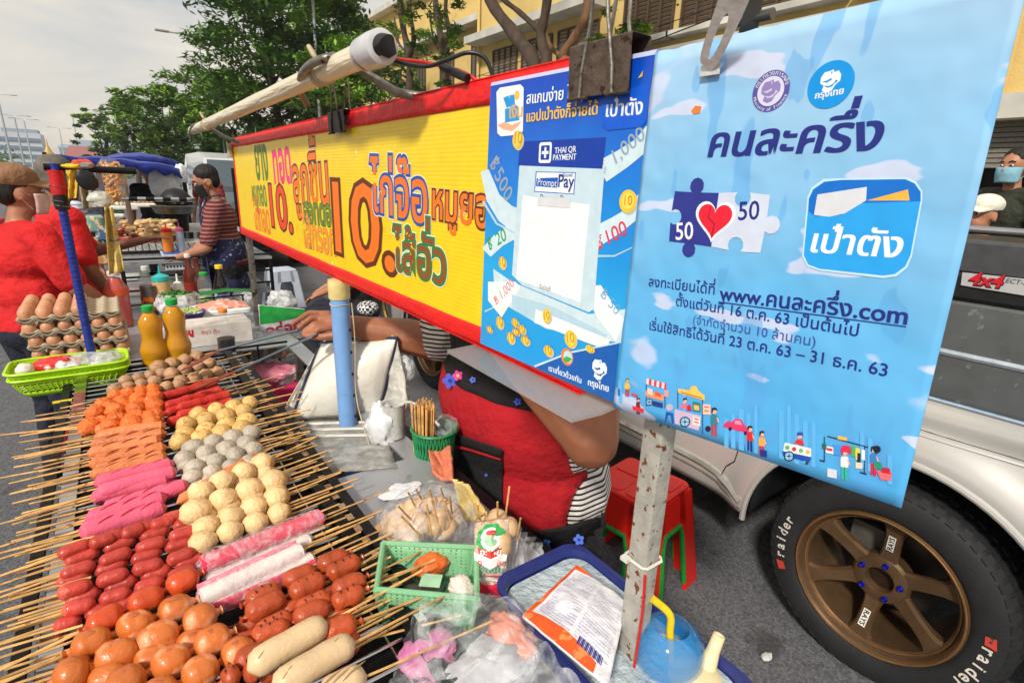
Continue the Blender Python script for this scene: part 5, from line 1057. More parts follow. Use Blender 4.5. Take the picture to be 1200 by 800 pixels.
mb = MB(); mb.box((.43, 1.66, .58), (.20, .2, .16)); mb.build('inner_tub', M('grey_tub', (150, 140, 140), .5), wb, smooth=False)
t = T('steel_pot', 'black pan with a steel rim at the foot of the blue post', 'pan', Pz(395, 596, .72)); c = Pz(392, 600, .72)
mb = MB(); mb.lathe([(.0001, .004), (.075, .004), (.085, .02), (.088, .042), (.082, .042), (.078, .012), (.0001, .010)], c, 32); mb.build('pan', M('black_pan', (34, 28, 26), .35, .4), t)
mb = MB(); mb.tube([c+Vector((.087*math.cos(k*.2), .087*math.sin(k*.2), .043)) for k in range(31)], .0035, 8, closed=True); mb.build('rim', CHR, t)
# hanging bags and scoop right of the bin
crumple('plastic_bag', 'white shopping bag with red handle slumped beside the covered bin', Px(455, 440, .72), (.06, .05, .10), M('white_bag', (214, 216, 220), .35, bump=.15, bscale=14), 'plastic bag', 41)
crumple('plastic_bag', 'grey white plastic bag at the back corner of the metal table', Pz(448, 500, .87), (.045, .05, .07), M('white_bag', (214, 216, 220), .35), 'plastic bag', 43)
for i, (x, y, z, r) in enumerate(((476, 432, .80, .035), (440, 470, .84, .045), (470, 470, .80, .04))): crumple('plastic_bag', ['small white bag hanging high by the right side of the covered bin', 'clear bag squeezed between the blue post and the tin', 'clear bag behind the steel tin'][i], Pz(x, y, z), (r, r, r*1.6), BAGW, 'plastic bag', 140+i)
t = T('steel_container', 'dull steel utensil tin beside the skewer cup', 'tin', Pz(468, 500, .845)); c = Pz(462, 510, .845)
mb = MB(); mb.lathe([(.030, 0), (.034, .10), (.036, .102), (.031, .1), (.027, .005), (.0001, .005)], c, 24); mb.build('tin', STEEL, t); mb = MB(); mb.tube(smoothpts([c+Vector((.01, -.02, .10)), c+Vector((.03, -.05, .115)), c+Vector((.05, -.10, .10)), c+Vector((.06, -.16, .08))]), .004, 8); mb.build('spoon_handle', STEEL, t)
# ---- skewer cup
GMESH = M('green_mesh', (30, 130, 80), .45, var=.2, scale=200)
t = T('skewer_cup', 'green plastic basket of bamboo skewers lined with clear film at the table edge', 'basket', Pz(505, 545, .83)); c = Pz(507, 548, .80); c.x += .01; c.y += .01
mb = MB(); n = 36
for k in range(n): a = 2*math.pi*k/n; mb.tube([c+Vector((.048*math.cos(a), .048*math.sin(a), 0)), c+Vector((.058*math.cos(a+.25), .058*math.sin(a+.25), .11))], .0022, 5); mb.tube([c+Vector((.048*math.cos(a), .048*math.sin(a), 0)), c+Vector((.058*math.cos(a-.25), .058*math.sin(a-.25), .11))], .0022, 5)
tag(mb.build('lattice', GMESH, t), kind='stuff'); mb = MB(); mb.lathe([(.045, 0), (.056, .11)], c, 30); mb.F = mb.F[:-1]; mb.build('wall', M('green_mesh_back', (16, 84, 50), .5), t)
mb = MB(); mb.tube([c+Vector((.060*math.cos(k*.2), .060*math.sin(k*.2), .112)) for k in range(31)], .004, 6, closed=True); mb.build('rim', GMESH, t)
sb = T('skewer_bundle', 'tight bundle of unused bamboo skewers standing in the green basket', 'skewers', c+Vector((-.005, .01, .02)))
for k in range(70):
    a = rs.uniform(0, 6.28); q = rs.random()**.5*.027; p = c+Vector((-.02+q*math.cos(a), .022+q*math.sin(a), .02)); mb = MB(); mb.tube([p, p+Vector((q*math.cos(a)*.25, q*math.sin(a)*.25, .155+rs.uniform(-.008, .012)))], .0021, 5); mb.build('bamboo_skewer', STK, sb)
crumple('plastic_bag', 'clear plastic cup bag crammed beside the skewer bundle', c+Vector((.03, -.015, .115)), (.034, .032, .035), BAGC, 'plastic bag', 45, amp=.2)
TOW = M('orange_towel', (222, 130, 96), .95, var=.15, scale=150, bump=1.5, bscale=220)
drape('towel', 'folded orange terry towel hanging over the table edge', 'towel', [Pz(497, 506, .880), Pz(528, 522, .884), Pz(532, 566, .862), Pz(508, 556, .858)], TOW, 3, bulge=.010, rip=2, n=30, solid=.008)
crumple('napkin', 'crumpled white tissue on the metal table near the meatball bag', Pz(470, 575, .845), (.05, .03, .008), M('tissue', (222, 224, 228), .8, bump=.8), 'tissue', 47)
# ---- bag of meatballs with sticks
mbg = T('meatball_bag', 'clear bag heaped with beige meatballs on sticks', 'bag', Pz(500, 625, .85)); c = Pz(503, 618, .88)
MBL = foodmat('beige_meatball', (206, 170, 130), var=.1, scale=30, rough=.4)
for k in range(34):
    a = rs.uniform(0, 6.28); q = rs.random()**.5; p = c+Vector((q*.075*math.cos(a)-.01, q*.060*math.sin(a), .008+.045*(1-q*q)+rs.uniform(-.006, .006))); mb = MB(); mb.ell(p, (.0185, .0185, .0178), 12, 8, jit=.1, seed=k); mb.build('meatball', MBL, mbg)
for k, (x0, y0, x1, y1) in enumerate(((490, 600, 478, 576), (497, 590, 487, 572), (510, 597, 503, 572), (523, 592, 516, 570), (485, 612, 466, 592), (505, 625, 500, 590), (515, 618, 506, 585), (528, 612, 521, 585), (495, 630, 470, 604), (530, 605, 527, 580))):
    mb = MB(); mb.tube([Pz(x0, y0, .93), Pz(x1, y1, 1.0)], .0018, 6); mb.build('stick', STK, mbg)
crumple('bag_film', None, c+Vector((0, 0, .02)), (.105, .085, .065), BAGC, seed=51, amp=.16, parent=mbg)
drape('brown_paper', 'brown cardboard flap folded at the left of the meatball bag', 'cardboard', [Pz(437, 622, .87), Pz(452, 600, .90), Pz(478, 632, .88), Pz(450, 650, .86)], M('cardboard', (176, 136, 90), .8), 3, bulge=.006)
drape('yellow_paper', 'crinkled yellow paper edge between the bag and the apron', 'paper', [Pz(530, 560, .95), Pz(548, 568, .95), Pz(575, 605, .89), Pz(545, 610, .88)], M('yellow_paper', (214, 190, 120), .7), 3, bulge=.012, rip=6)
# ---- pack with a round badge
lb_ = T('snack_bag', 'bulging clear bag of meatballs printed with a round green and red badge', 'bag', Pz(590, 680, .85)); c = Pz(588, 668, .88)
for k in range(16):
    a = rs.uniform(0, 6.28); q = rs.random()**.5; p = c+Vector((q*.04*math.cos(a)+.01, q*.05*math.sin(a)+.03, .035+.05*(1-q*q)*rs.uniform(.4, 1))); mb = MB(); mb.ell(p, (.0185, .0185, .0178), 12, 8, jit=.1, seed=k+80); mb.build('meatball', MBL, lb_)
for x0, y0, x1, y1 in ((553, 612, 570, 600), (566, 618, 556, 588), (583, 612, 583, 588), (592, 608, 597, 570), (606, 632, 610, 607), (560, 608, 560, 590)): mb = MB(); mb.tube([Pz(x0, y0, .95), Pz(x1, y1, 1.02)], .0018, 6); mb.build('stick', STK, lb_)
bc = Vector((.43, .72, .93))
a4, b4, c4, d4 = Pz(556, 612, .975), Pz(596, 608, .975), Pz(592, 700, .868), Pz(556, 695, .868)
def fr(u, v): return lerp(lerp(a4, b4, u), lerp(d4, c4, u), v)+(CAM-c).normalized()*(.018*math.sin(math.pi*u)*math.sin(math.pi*v)+.006*noise.noise(Vector((u*5, v*6, 2))))
mb = MB(); mb.grid(fr, 26, 30); mb.build('front_film', FILM('pack_film', (226, 216, 204), .55, .15, .8, 25, .4), lb_)
nrm = (CAM-c).normalized()
def onbag(name, pts, mat, e): mb = MB(); mb.add([fr(u, v)+nrm*e for u, v in pts]+[fr(sum(p[0] for p in pts)/len(pts), sum(p[1] for p in pts)/len(pts))+nrm*e], [(i, (i+1) % len(pts), len(pts)) for i in range(len(pts))]); mb.build(name, mat, lb_, smooth=False)
cir = lambda u, v, ru, rv, n=26, w=0: [(u+(ru*(1+w*math.sin(9*2*math.pi*k/n)))*math.cos(2*math.pi*k/n), v+rv*(1+w*math.sin(9*2*math.pi*k/n))*math.sin(2*math.pi*k/n)) for k in range(n)]
onbag('badge_wreath', cir(.5, .26, .44, .22, w=.06), FLAT(50, 160, 80), .003); onbag('badge_disc', cir(.5, .25, .31, .155), FLAT(238, 238, 235), .0045); onbag('badge_face', cir(.5, .26, .2, .1), FLAT(150, 190, 150), .0055); onbag('badge_hat', cir(.5, .17, .16, .035), FLAT(215, 50, 50), .0065)
onbag('badge_band', [(.1, .36), (.35, .43), (.65, .43), (.9, .36), (.86, .45), (.5, .52), (.14, .45)], FLAT(215, 50, 50), .007); onbag('ribbon', [(-.02, .42), (.3, .54), (.7, .54), (1.02, .42), (.98, .54), (.5, .66), (.02, .54)], FLAT(238, 235, 230), .0085)
onbag('red_panel', [(.05, .83), (.95, .83), (.95, .99), (.05, .99)], FLAT(205, 25, 60), .004); onbag('white_stripe', [(.05, .78), (.95, .78), (.95, .81), (.05, .81)], FLAT(240, 235, 235), .004); onbag('red_stripe', [(.05, .73), (.95, .73), (.95, .76), (.05, .76)], FLAT(205, 25, 60), .004)
plane_text('lettering', 'อร่อย', fr(.18, .47)+nrm*.011, fr(.82, .47)+nrm*.011, (fr(.5, .3)-fr(.5, .5)), FLAT(238, 238, 235), lb_, .02, .8); plane_text('lettering', 'ต.ลูกชิ้น', fr(.1, .60)+nrm*.013, fr(.9, .60)+nrm*.013, (fr(.5, .3)-fr(.5, .5)), FLAT(200, 30, 50), lb_, .02, .8); plane_text('lettering', 'ลูกชิ้น', fr(.15, .70)+nrm*.012, fr(.85, .70)+nrm*.012, (fr(.5, .3)-fr(.5, .5)), FLAT(40, 130, 80), lb_, .02, .9)
drape('plastic_sheet', 'crinkled clear bag fanning out right of the badge bag', 'plastic sheet', [Pz(600, 612, .95), Pz(636, 640, .90), Pz(644, 668, .87), Pz(594, 700, .87)], BAGC, 5, bulge=.02, rip=9, n=30)
# ---- translucent green basket
gb = T('green_basket', 'translucent pale green plastic basket with perforated sides beside the grill', 'basket', Pz(500, 690, .845)); TLg, TRg, BRg, BLg = Pz(449, 636, .92), Pz(558, 641, .92), Pz(559, 701, .92), Pz(441, 690, .92)
def gmat():
    m = M('pale_green_plastic', (150, 215, 165), .25, var=.04, alpha=.62); nt = m.node_tree; b = nt.nodes['Principled BSDF']; N = nt.nodes.new; L = nt.links.new
    m2 = m.copy(); m2.name = 'perforated_green_plastic'; nt = m2.node_tree; b = nt.nodes['Principled BSDF']; N = nt.nodes.new; L = nt.links.new
    tc = N('ShaderNodeTexCoord'); v = N('ShaderNodeTexVoronoi'); v.inputs['Scale'].default_value = 150; v.inputs['Randomness'].default_value = 0.15; L(tc.outputs['Object'], v.inputs['Vector'])
    r = N('ShaderNodeMapRange'); r.inputs['From Min'].default_value = .30; r.inputs['From Max'].default_value = .36; r.inputs['To Min'].default_value = .12; r.inputs['To Max'].default_value = .7; L(v.outputs['Distance'], r.inputs['Value']); L(r.outputs[0], b.inputs['Alpha']); return m, m2
GP1, GP2 = gmat(); dn_ = Vector((0, 0, -.072)); cg = (TLg+TRg+BRg+BLg)/4
ins = [lerp(p, cg, .12)+dn_ for p in (TLg, TRg, BRg, BLg)]; top = [TLg, TRg, BRg, BLg]
for i in range(4):
    j = (i+1) % 4; mb = MB(); mb.grid(lambda u, v: lerp(lerp(top[i], top[j], u), lerp(ins[i], ins[j], u), v), 6, 4); mb.build('side_wall', GP2, gb, solid=.0016)
    mb = MB(); mb.tube([top[i], top[j]], .0048, 8); mb.build('rim_bar', GP1, gb)
    mb = MB(); mb.tube([top[i], ins[i]], [.006, .004], 8); mb.build('corner_post', GP1, gb)
mb = MB(); mb.prism(ins, (0, 0, .002)); mb.build('floor', GP1, gb, smooth=False)
crumple('spice_packet', 'orange mesh packet inside the translucent green basket', lerp(TLg, TRg, .45)+Vector((0, -.02, -.03)), (.03, .025, .02), M('orange_net', (228, 110, 50), .5), 'packet', 61)
crumple('spice_packet', 'dark packet with a pink side inside the translucent green basket', cg+Vector((-.02, -.01, -.045)), (.05, .035, .02), M('dark_packet', (60, 66, 66), .35, spots=(14, .58, (200, 90, 110))), 'packet', 62)
crumple('spice_packet', 'white and red sachet at the right end of the green basket', lerp(TRg, BRg, .4)+Vector((-.03, 0, -.03)), (.02, .025, .018), M('white_red_sachet', (225, 210, 200), .4, spots=(20, .6, (210, 60, 40))), 'packet', 63)
mb = MB(); mb.box(cg+Vector((.0, -.01, -.018)), (.035, .03, .001), rot=Matrix.Rotation(-.7, 3, 'Z')); tag(mb.build('paper_tag', M('tag_green', (160, 200, 165), .5), smooth=False), 'small square paper tag lying in the green basket', 'tag')
# ---- navy box with ice and the white pack
BLX = M('navy_box', (38, 48, 112), .35, var=.08)
bx = T('navy_box', 'navy blue plastic box full of ice water at the table corner', 'box', (.53, .43, .842)); cx, cy = .525, .42; LX, LY = .185, .36
def rr4(q, z, n=10):
    o = []
    for sx, sy, a0 in ((1, 1, 0), (-1, 1, 90), (-1, -1, 180), (1, -1, 270)):
        for k in range(n+1): a = R_(a0+90*k/n); o.append(Vector((cx+sx*(LX/2*q-.035)+.035*math.cos(a), cy+sy*(LY/2*q-.035)+.035*math.sin(a), z)))
    return o
r3 = [rr4(.9, .846), rr4(1, .90), rr4(1.06, .902), rr4(1.06, .908), rr4(.98, .908), rr4(.96, .897)]; mb = MB(); V = sum(r3, []); m = len(r3[0]); F = [(i*m+j, i*m+(j+1) % m, (i+1)*m+(j+1) % m, (i+1)*m+j) for i in range(5) for j in range(m)]; F.append(tuple(range(m))); mb.add(V, F); mb.build('tub', BLX, bx)
mb = MB(); mb.prism(rr4(.955, .888), (0, 0, .004)); mb.build('ice_film', M('icy_film', (176, 190, 196), .15, var=.12, scale=30, bump=1, bscale=50, coat=.5), bx, smooth=False)
wp = T('white_pack', 'white printed food pack with orange borders lying on the navy box', 'pack', (.55, .5, .905))
a, b, c2, d = Pz(676, 664, .925), Pz(735, 705, .93), Pz(712, 806, .945), Pz(612, 722, .93)
def wpk(u, v): p = lerp(lerp(a, b, u), lerp(d, c2, u), v); return p+Vector((0, 0, .010*math.sin(math.pi*u)*math.sin(math.pi*v)+.004*noise.noise(Vector((u*5, v*5, 3)))))
mb = MB(); mb.grid(wpk, 30, 30); mb.build('pouch', M('white_pouch2', (226, 226, 232), .3, var=.03, bump=.3, bscale=40), wp, solid=.006)
ORG = M('orange_print', (232, 92, 34), .3, spots=(40, .6, (240, 140, 80)))
for f in (lambda u, v: wpk(v*.045, u), lambda u, v: wpk(u*.35, v*.10*(1-u)), lambda u, v: wpk(lerp(.0, .85, u), 1-.16*v*(.6+.4*math.sin(u*3)))): mb = MB(); mb.grid(lambda u, v: f(u, v)+Vector((0, 0, .0036)), 24, 4); mb.build('orange_border', ORG, wp)
PUR = FLAT(110, 105, 165)
for k in range(22):
    v = .12+.034*k; s_ = 'วิธีปรุง แช่ในน้ำ อุณหภูมิปกติ นำมาทอดหรือย่าง จนสุก'[(k % 3)*5:(k % 3)*5+34]
    if 8 < k < 10: continue
    p, q = wpk(.09, v), wpk(.50 if k % 5 else .38, v); plane_text('small_print', s_, p+Vector((0, 0, .0042)), q+Vector((0, 0, .0042)), wpk(.3, v-.05)-wpk(.3, v), PUR, wp, 0, .9)
    p, q = wpk(.55, v), wpk(.95 if k % 4 else .8, v); plane_text('small_print', s_[::1][4:]+' กรัม', p+Vector((0, 0, .0042)), q+Vector((0, 0, .0042)), wpk(.3, v-.05)-wpk(.3, v), PUR, wp, 0, .9)
for k in range(18): mb = MB(); p = wpk(.62+.016*k, .80); q = wpk(.62+.016*k, .88); mb.tube([p+Vector((0, 0, .004)), q+Vector((0, 0, .004))], .0006 if k % 3 else .0012, 4, flat=.2); mb.build('barcode_bar', FLAT(40, 45, 130), wp)
# ---- big crinkled clear bag in front
def bigbag(u, v):
    a, b, c, d = Pz(490, 712, .90), Pz(600, 705, .93), Pz(690, 830, .93), Pz(450, 830, .90); p = lerp(lerp(a, b, u), lerp(d, c, u), v); w_ = Vector((u*3.2, v*3.0, 4))
    return p+Vector((0, 0, .045*math.sin(math.pi*u)*math.sin(math.pi*min(1, v*1.2+.1))+.030*noise.noise(w_)+.022*abs(noise.noise(w_*1.9))+.004*abs(noise.noise(w_*4))))+Vector((.01*noise.noise(w_*3), .01*noise.noise(w_*3+Vector((5, 5, 5))), 0))
mb = MB(); mb.grid(bigbag, 60, 60); tag(mb.build('plastic_bag', BAGC, angle=60), 'large crinkled clear plastic bag lying across the front of the table', 'plastic bag')
crumple('pink_packet', 'pink packet showing through the big clear bag', Pz(505, 770, .87), (.045, .04, .025), M('pink_packet', (210, 120, 170), .4), 'packet', 66)
crumple('pink_packet', 'pale orange packet under the folds of the big clear bag', Pz(600, 745, .88), (.03, .05, .02), M('salmon_packet', (226, 150, 130), .4), 'packet', 67)
crumple('noodle_pack', 'whitish pack lying under the big clear bag', Pz(570, 790, .87), (.08, .05, .03), M('whitish_pack', (200, 200, 205), .4, bump=.1), 'packet', 68)
# ---- blue cup with straw, funnel
c = Pz(778, 790, .86); t = T('blue_cup', 'see-through bright blue plastic bowl cup with a yellow straw behind the post', 'cup', c); CB = M('blue_clear', (30, 150, 225), .08, var=.05, alpha=.38, coat=.6)
mb = MB(); mb.lathe([(.0001, 0), (.034, .002), (.046, .02), (.052, .045), (.048, .07), (.030, .088), (.026, .090), (.028, .084), (.044, .068), (.048, .045), (.042, .02), (.0001, .006)], c, 32); mb.build('dome', CB, t)
mb = MB(); mb.lathe([(.0001, .007), (.04, .01), (.045, .03), (.0001, .032)], c, 24); mb.build('ice_drink', M('teal_drink', (30, 120, 150), .2, alpha=.8, spots=(40, .55, (160, 205, 215))), t)
mb = MB(); mb.tube(smoothpts([c+Vector((.004, -.01, .01)), c+Vector((-.0, .0, .075)), c+Vector((-.002, .004, .108)), c+Vector((-.022, .022, .132))]), .0055, 10); mb.build('straw', M('yellow_straw', (240, 205, 30), .35), t)
c = Pz(812, 806, .87); t = T('funnel', 'cream plastic jug with an upright spout in the bottom corner', 'jug', c); CRM = M('cream_plastic', (226, 212, 168), .35, var=.04, sss=.05)
mb = MB(); mb.lathe([(.045, -.03), (.05, .0), (.046, .016), (.032, .026), (.012, .03), (.0001, .031)], c, 30); mb.build('body', CRM, t)
mb = MB(); s0 = c+Vector((.024, -.0, .016)); s1 = s0+Vector((.024, -.0, .052)); mb.tube([s0, s0+Vector((.006, 0, .012)), lerp(s0, s1, .6), s1], [.018, .012, .0085, .0075], 18, caps=False); mb.build('spout', CRM, t, solid=.0016)
# ================================================================ people
from mathutils.bvhtree import BVHTree
SKIN = M('brown_skin', (158, 100, 72), .45, var=.10, scale=14, spots=(60, .68, (130, 80, 58)), bump=.25, bscale=260, sss=.12)
SKIN2 = M('tan_skin', (176, 122, 94), .5, var=.1, scale=14, sss=.1)
HAIR = M('black_hair', (22, 18, 17), .6, var=.3, bump=1.5, bscale=70, stretch=(1, 1, .25)); HAIRG = M('grey_hair', (96, 90, 84), .6, var=.3, bump=.8, bscale=200)
EYEW = M('eye_white', (225, 222, 215), .3); EYEB = M('eye_dark', (30, 20, 16), .2); LIP = M('lips', (140, 70, 62), .5)
def cloth(name, col, rough=.8, **k): return M(name, col, rough, var=k.pop('var', .12), scale=k.pop('scale', 9), bump=k.pop('bump', .7), bscale=k.pop('bscale', 7), **k)
def striped(name, c1, c2, scale, rotv=(0, 0, 0), thr=.55, axis='Z'):
    m = M(name, c1, .8, var=.05, bump=.6, bscale=20); nt = m.node_tree; b = nt.nodes['Principled BSDF']; N = nt.nodes.new; L = nt.links.new; src = b.inputs['Base Color'].links[0].from_socket
    tc = N('ShaderNodeTexCoord'); mp = N('ShaderNodeMapping'); mp.inputs['Rotation'].default_value = rotv; w_ = N('ShaderNodeTexWave'); w_.bands_direction = axis; w_.inputs['Scale'].default_value = scale; w_.inputs['Distortion'].default_value = 1.2; w_.inputs['Detail Scale'].default_value = .6
    r = N('ShaderNodeMapRange'); r.inputs['From Min'].default_value = thr; r.inputs['From Max'].default_value = thr+.1; mx = N('ShaderNodeMix'); mx.data_type = 'RGBA'
    L(tc.outputs['Object'], mp.inputs[0]); L(mp.outputs[0], w_.inputs['Vector']); L(w_.outputs['Fac'], r.inputs['Value']); L(r.outputs[0], mx.inputs['Factor']); L(src, mx.inputs['A']); mx.inputs['B'].default_value = rgb(*c2); L(mx.outputs['Result'], b.inputs['Base Color']); return m
def hand_prims(w_, d, up, k=1, curl=.4, side=1):
    """palm and five bent fingers from wrist w_ along d; up = back of the hand; side = thumb side"""
    d = Vector(d).normalized(); up = Vector(up); up = (up-d*up.dot(d)).normalized(); s = d.cross(up)*side; P = []; w_ = Vector(w_)
    P.append(('c', w_, w_+d*.03*k, .022*k, .024*k))
    for i, (o, ln) in enumerate(((-.03, .064), (-.010, .074), (.010, .070), (.028, .056))):
        kn = w_+d*.085*k+s*(-o)*k; P.append(('c', w_+d*.02*k+s*(-o*.6)*k, kn, .014*k, .0105*k))
        a1 = (d-up*curl*.6).normalized(); p1 = kn+a1*ln*.5*k; a2 = (d-up*curl*1.8).normalized(); p2 = p1+a2*ln*.32*k; a3 = (d*.7-up*curl*2.6).normalized(); p3 = p2+a3*ln*.26*k
        P += [('c', kn, p1, .0098*k, .0088*k), ('c', p1, p2, .0088*k, .008*k), ('c', p2, p3, .008*k, .0068*k)]
    t0 = w_+d*.022*k+s*.018*k; t1 = t0+(s*.9+d*.7-up*.3).normalized()*.038*k; t2 = t1+(d+s*.25-up*.4).normalized()*.03*k
    P += [('c', t0, t1, .013*k, .011*k), ('c', t1, t2, .011*k, .0085*k)]; return P
def person(label, loc, az, h=1.65, shirt=None, pants=None, hair=HAIR, skin=SKIN2, fat=1.0, arms=None, headdir=0, pitch=0, mask=None, cap=None, capname='cap', tail=False, lean=0, sleeve=.55, group=None, voxel=.012, apron=None, sit=False, longhair=False):
    """standing figure: az = heading, local x right, y forward; arms = two (elbow, wrist) pairs in local metres for a 1.65 m person"""
    k = h/1.65; root = T('person', label, 'person', loc, group); Rz = Matrix.Rotation(az, 3, 'Z'); L0 = Vector(loc)
    def W(x, y, z): return L0+Rz @ Vector((x*k, (y+lean*max(0, z-.9))*k, z*k))
    f = fat; hipz = .90 if not sit else .50
    legs = []; feet = []
    for s in (-1, 1):
        hip = W(.09*s*f, 0, hipz); kn = W(.10*s, .03 if not sit else .42, .49); an = W(.10*s, -.01 if not sit else .42, .09); legs.append((hip, kn, an)); feet.append((W(.10*s, -.03 if not sit else .4, .04), W(.115*s, .13 if not sit else .56, .03)))
    dz = hipz-.90; sh = [W(-.175*f**.5, 0, 1.36+dz), W(.175*f**.5, 0, 1.36+dz)]
    if arms is None: arms = [((-.24*f, -.02, 1.1), (-.25*f, .06, .86)), ((.24*f, -.02, 1.1), (.25*f, .06, .86))]
    AR = [(sh[i], W(*arms[i][0]), W(*arms[i][1])) for i in (0, 1)]; hc = W(0, .03, 1.555+dz); Rh = Matrix.Rotation(az+headdir, 3, 'Z') @ Matrix.Rotation(pitch, 3, 'X'); H_ = lambda x, y, z: hc+Rh @ Vector((x*k, y*k, z*k))
    rot = Rz; B = []
    for (a, b, c), (p, q) in zip(legs, feet): B += [('c', a, b, .085*f*k, .055*k), ('c', b, c, .052*k, .036*k), ('c', p, q, .036*k, .026*k), ('c', c, p, .036*k, .034*k)]
    tor = [('e', W(0, 0, .93+dz), (.165*f*k, .12*f*k, .14*k), rot), ('e', W(0, .01*f, 1.08+dz), (.15*f*k, .115*f*k, .15*k), rot), ('e', W(0, 0, 1.26+dz), (.17*f**.7*k, .112*f**.7*k, .15*k), rot), ('c', sh[0], sh[1], .062*k, .062*k)]
    B += tor
    B += [('c', W(0, .0, 1.38+dz), W(0, .02, 1.48+dz), .052*k, .048*k), ('e', H_(0, -.005, .03), (.076*k, .092*k, .098*k), Rh), ('e', H_(0, .028, -.045), (.055*k, .058*k, .062*k), Rh), ('c', H_(0, .088, .01), H_(0, .104, -.022), .010*k, .014*k), ('e', H_(.078, -.005, -.01), (.010*k, .02*k, .032*k), Rh), ('e', H_(-.078, -.005, -.01), (.010*k, .02*k, .032*k), Rh), ('c', H_(-.03, .078, .032), H_(.03, .078, .032), .014*k, .014*k)]
    for i, (a, b, c) in enumerate(AR):
        B += [('c', a, b, .050*f**.8*k, .040*f**.6*k), ('c', b, c, .040*f**.6*k, .026*k)]; B += hand_prims(c, (c-b), (0, 0, 1), k, .35, 1 if i else -1)
    organic('body', B, skin, root, voxel=voxel, smooth=3)
    S = [(p[0], p[1], tuple(r+.012*k for r in p[2]), p[3]) if p[0] == 'e' else ('c', p[1], p[2], p[3]+.012*k, p[4]+.012*k) for p in tor]
    for a, b, c in AR:
        e = lerp(a, b, min(1, sleeve)); S.append(('c', a, e, .062*f**.8*k, .058*f**.7*k))
        if sleeve > 1: S.append(('c', b, lerp(b, c, sleeve-1), .05*f**.6*k, .036*k))
    sho = organic('shirt', S, shirt, root, voxel=voxel, smooth=3)
    Pn = [('e', W(0, 0, .90+dz), (.176*f*k, .13*f*k, .12*k), rot)]
    for a, b, c in legs: Pn += [('c', a, b, .094*f*k, .066*k), ('c', b, c, .064*k, .052*k)]
    organic('trousers', Pn, pants, root, voxel=voxel, smooth=3)
    for p, q in feet: organic('shoe', [('c', p, q, .043*k, .034*k)], M('dark_shoe', (32, 30, 32), .6), root, voxel=.012, smooth=2)
    Hh = [('e', H_(0, -.018, .055), (.084*k, .094*k, .085*k), Rh), ('e', H_(0, -.042, .012), (.078*k, .058*k, .075*k), Rh)]
    if tail: Hh += [('c', H_(0, -.10, .02), H_(0, -.15, -.05), .035*k, .04*k), ('c', H_(0, -.15, -.05), H_(0, -.14, -.20), .04*k, .018*k)]
    if longhair: Hh += [('c', H_(0, -.07, -.02), H_(0, -.08, -.16), .07*k, .05*k)]
    organic('hair', Hh, hair, root, voxel=.009, smooth=2)
    for s in (-1, 1):
        mb = MB(); mb.ell(H_(.030*s, .084, .012), (.013*k, .008*k, .007*k), 10, 7, rot=Rh); mb.build('eye', EYEW, root); mb = MB(); mb.ell(H_(.030*s, .090, .012), (.006*k, .004*k, .006*k), 8, 6, rot=Rh); mb.build('iris', EYEB, root)
        mb = MB(); mb.tube([H_(.014*s, .094, .034), H_(.032*s, .092, .040), H_(.048*s, .080, .034)], .0035*k, 6); mb.build('eyebrow', HAIR, root)
    if mask:
        mb = MB(); mb.grid(lambda u, v: H_(.078*math.sin((u-.5)*2.9)*(1-.12*v), .018+.092*math.cos((u-.5)*2.6)*(1-.25*abs(v-.35)), .0-.098*v), 14, 8); mb.build('face_mask', mask, root, solid=.003)
        for s in (-1, 1): mb = MB(); mb.tube([H_(.070*s, .03, -.01), H_(.088*s, -.01, .015)], .002, 5); mb.tube([H_(.066*s, .03, -.075), H_(.088*s, -.01, -.02)], .002, 5); mb.build('mask_strap', mask, root)
    else: mb = MB(); mb.ell(H_(0, .084, -.058), (.022*k, .008*k, .007*k), 10, 6, rot=Rh); mb.build('mouth', LIP, root)
    if cap:
        ct = [('e', H_(0, -.015, .070), (.092*k, .104*k, .072*k), Rh)]; co = organic('cap', ct, cap, root, voxel=.009, smooth=2)
        mb = MB(); mb.grid(lambda u, v: H_((u-.5)*.155*(1-.25*v*v), .075+.085*v-.05*(2*(u-.5))**2, .062-.022*v-.02*(2*(u-.5))**2), 10, 6); mb.build('cap_peak', cap, root, solid=.005)
    if apron:
        organic('apron_skirt', [('e', W(0, .025, .98+dz), (.192*f*k, .155*f*k, .24*k), rot), ('e', W(0, .03, .74+dz), (.19*f*k, .15*f*k, .2*k), rot)], apron, root, voxel=.014)
        bv = BVHTree.FromPolygons([v.co+origin(sho) for v in sho.data.vertices], [tuple(p.vertices) for p in sho.data.polygons])
        def ag(u, v):
            z = lerp(1.30, .52, v)+dz; x = (u-.5)*2*lerp(.10, .21, min(1, v*2.2))*f; p = W(x, .6, z); q = bv.ray_cast(p, -(Rz @ Vector((0, 1, 0))), 1.0)[0]
            if q is None or z < .86: q = W(x, .13*f-.05*abs(u-.5), z)
            return q+Rz @ Vector((0, .010+.006*math.sin(u*14), 0))
        mb = MB(); mb.grid(ag, 20, 30); mb.build('apron', apron, root, solid=.003)
        for s in (-1, 1): mb = MB(); mb.tube([W(.09*s, .13, 1.30), W(.08*s, .06, 1.44), W(.05*s, -.05, 1.46)], .006, 6); mb.build('apron_strap', apron, root)
    return root, W, H_
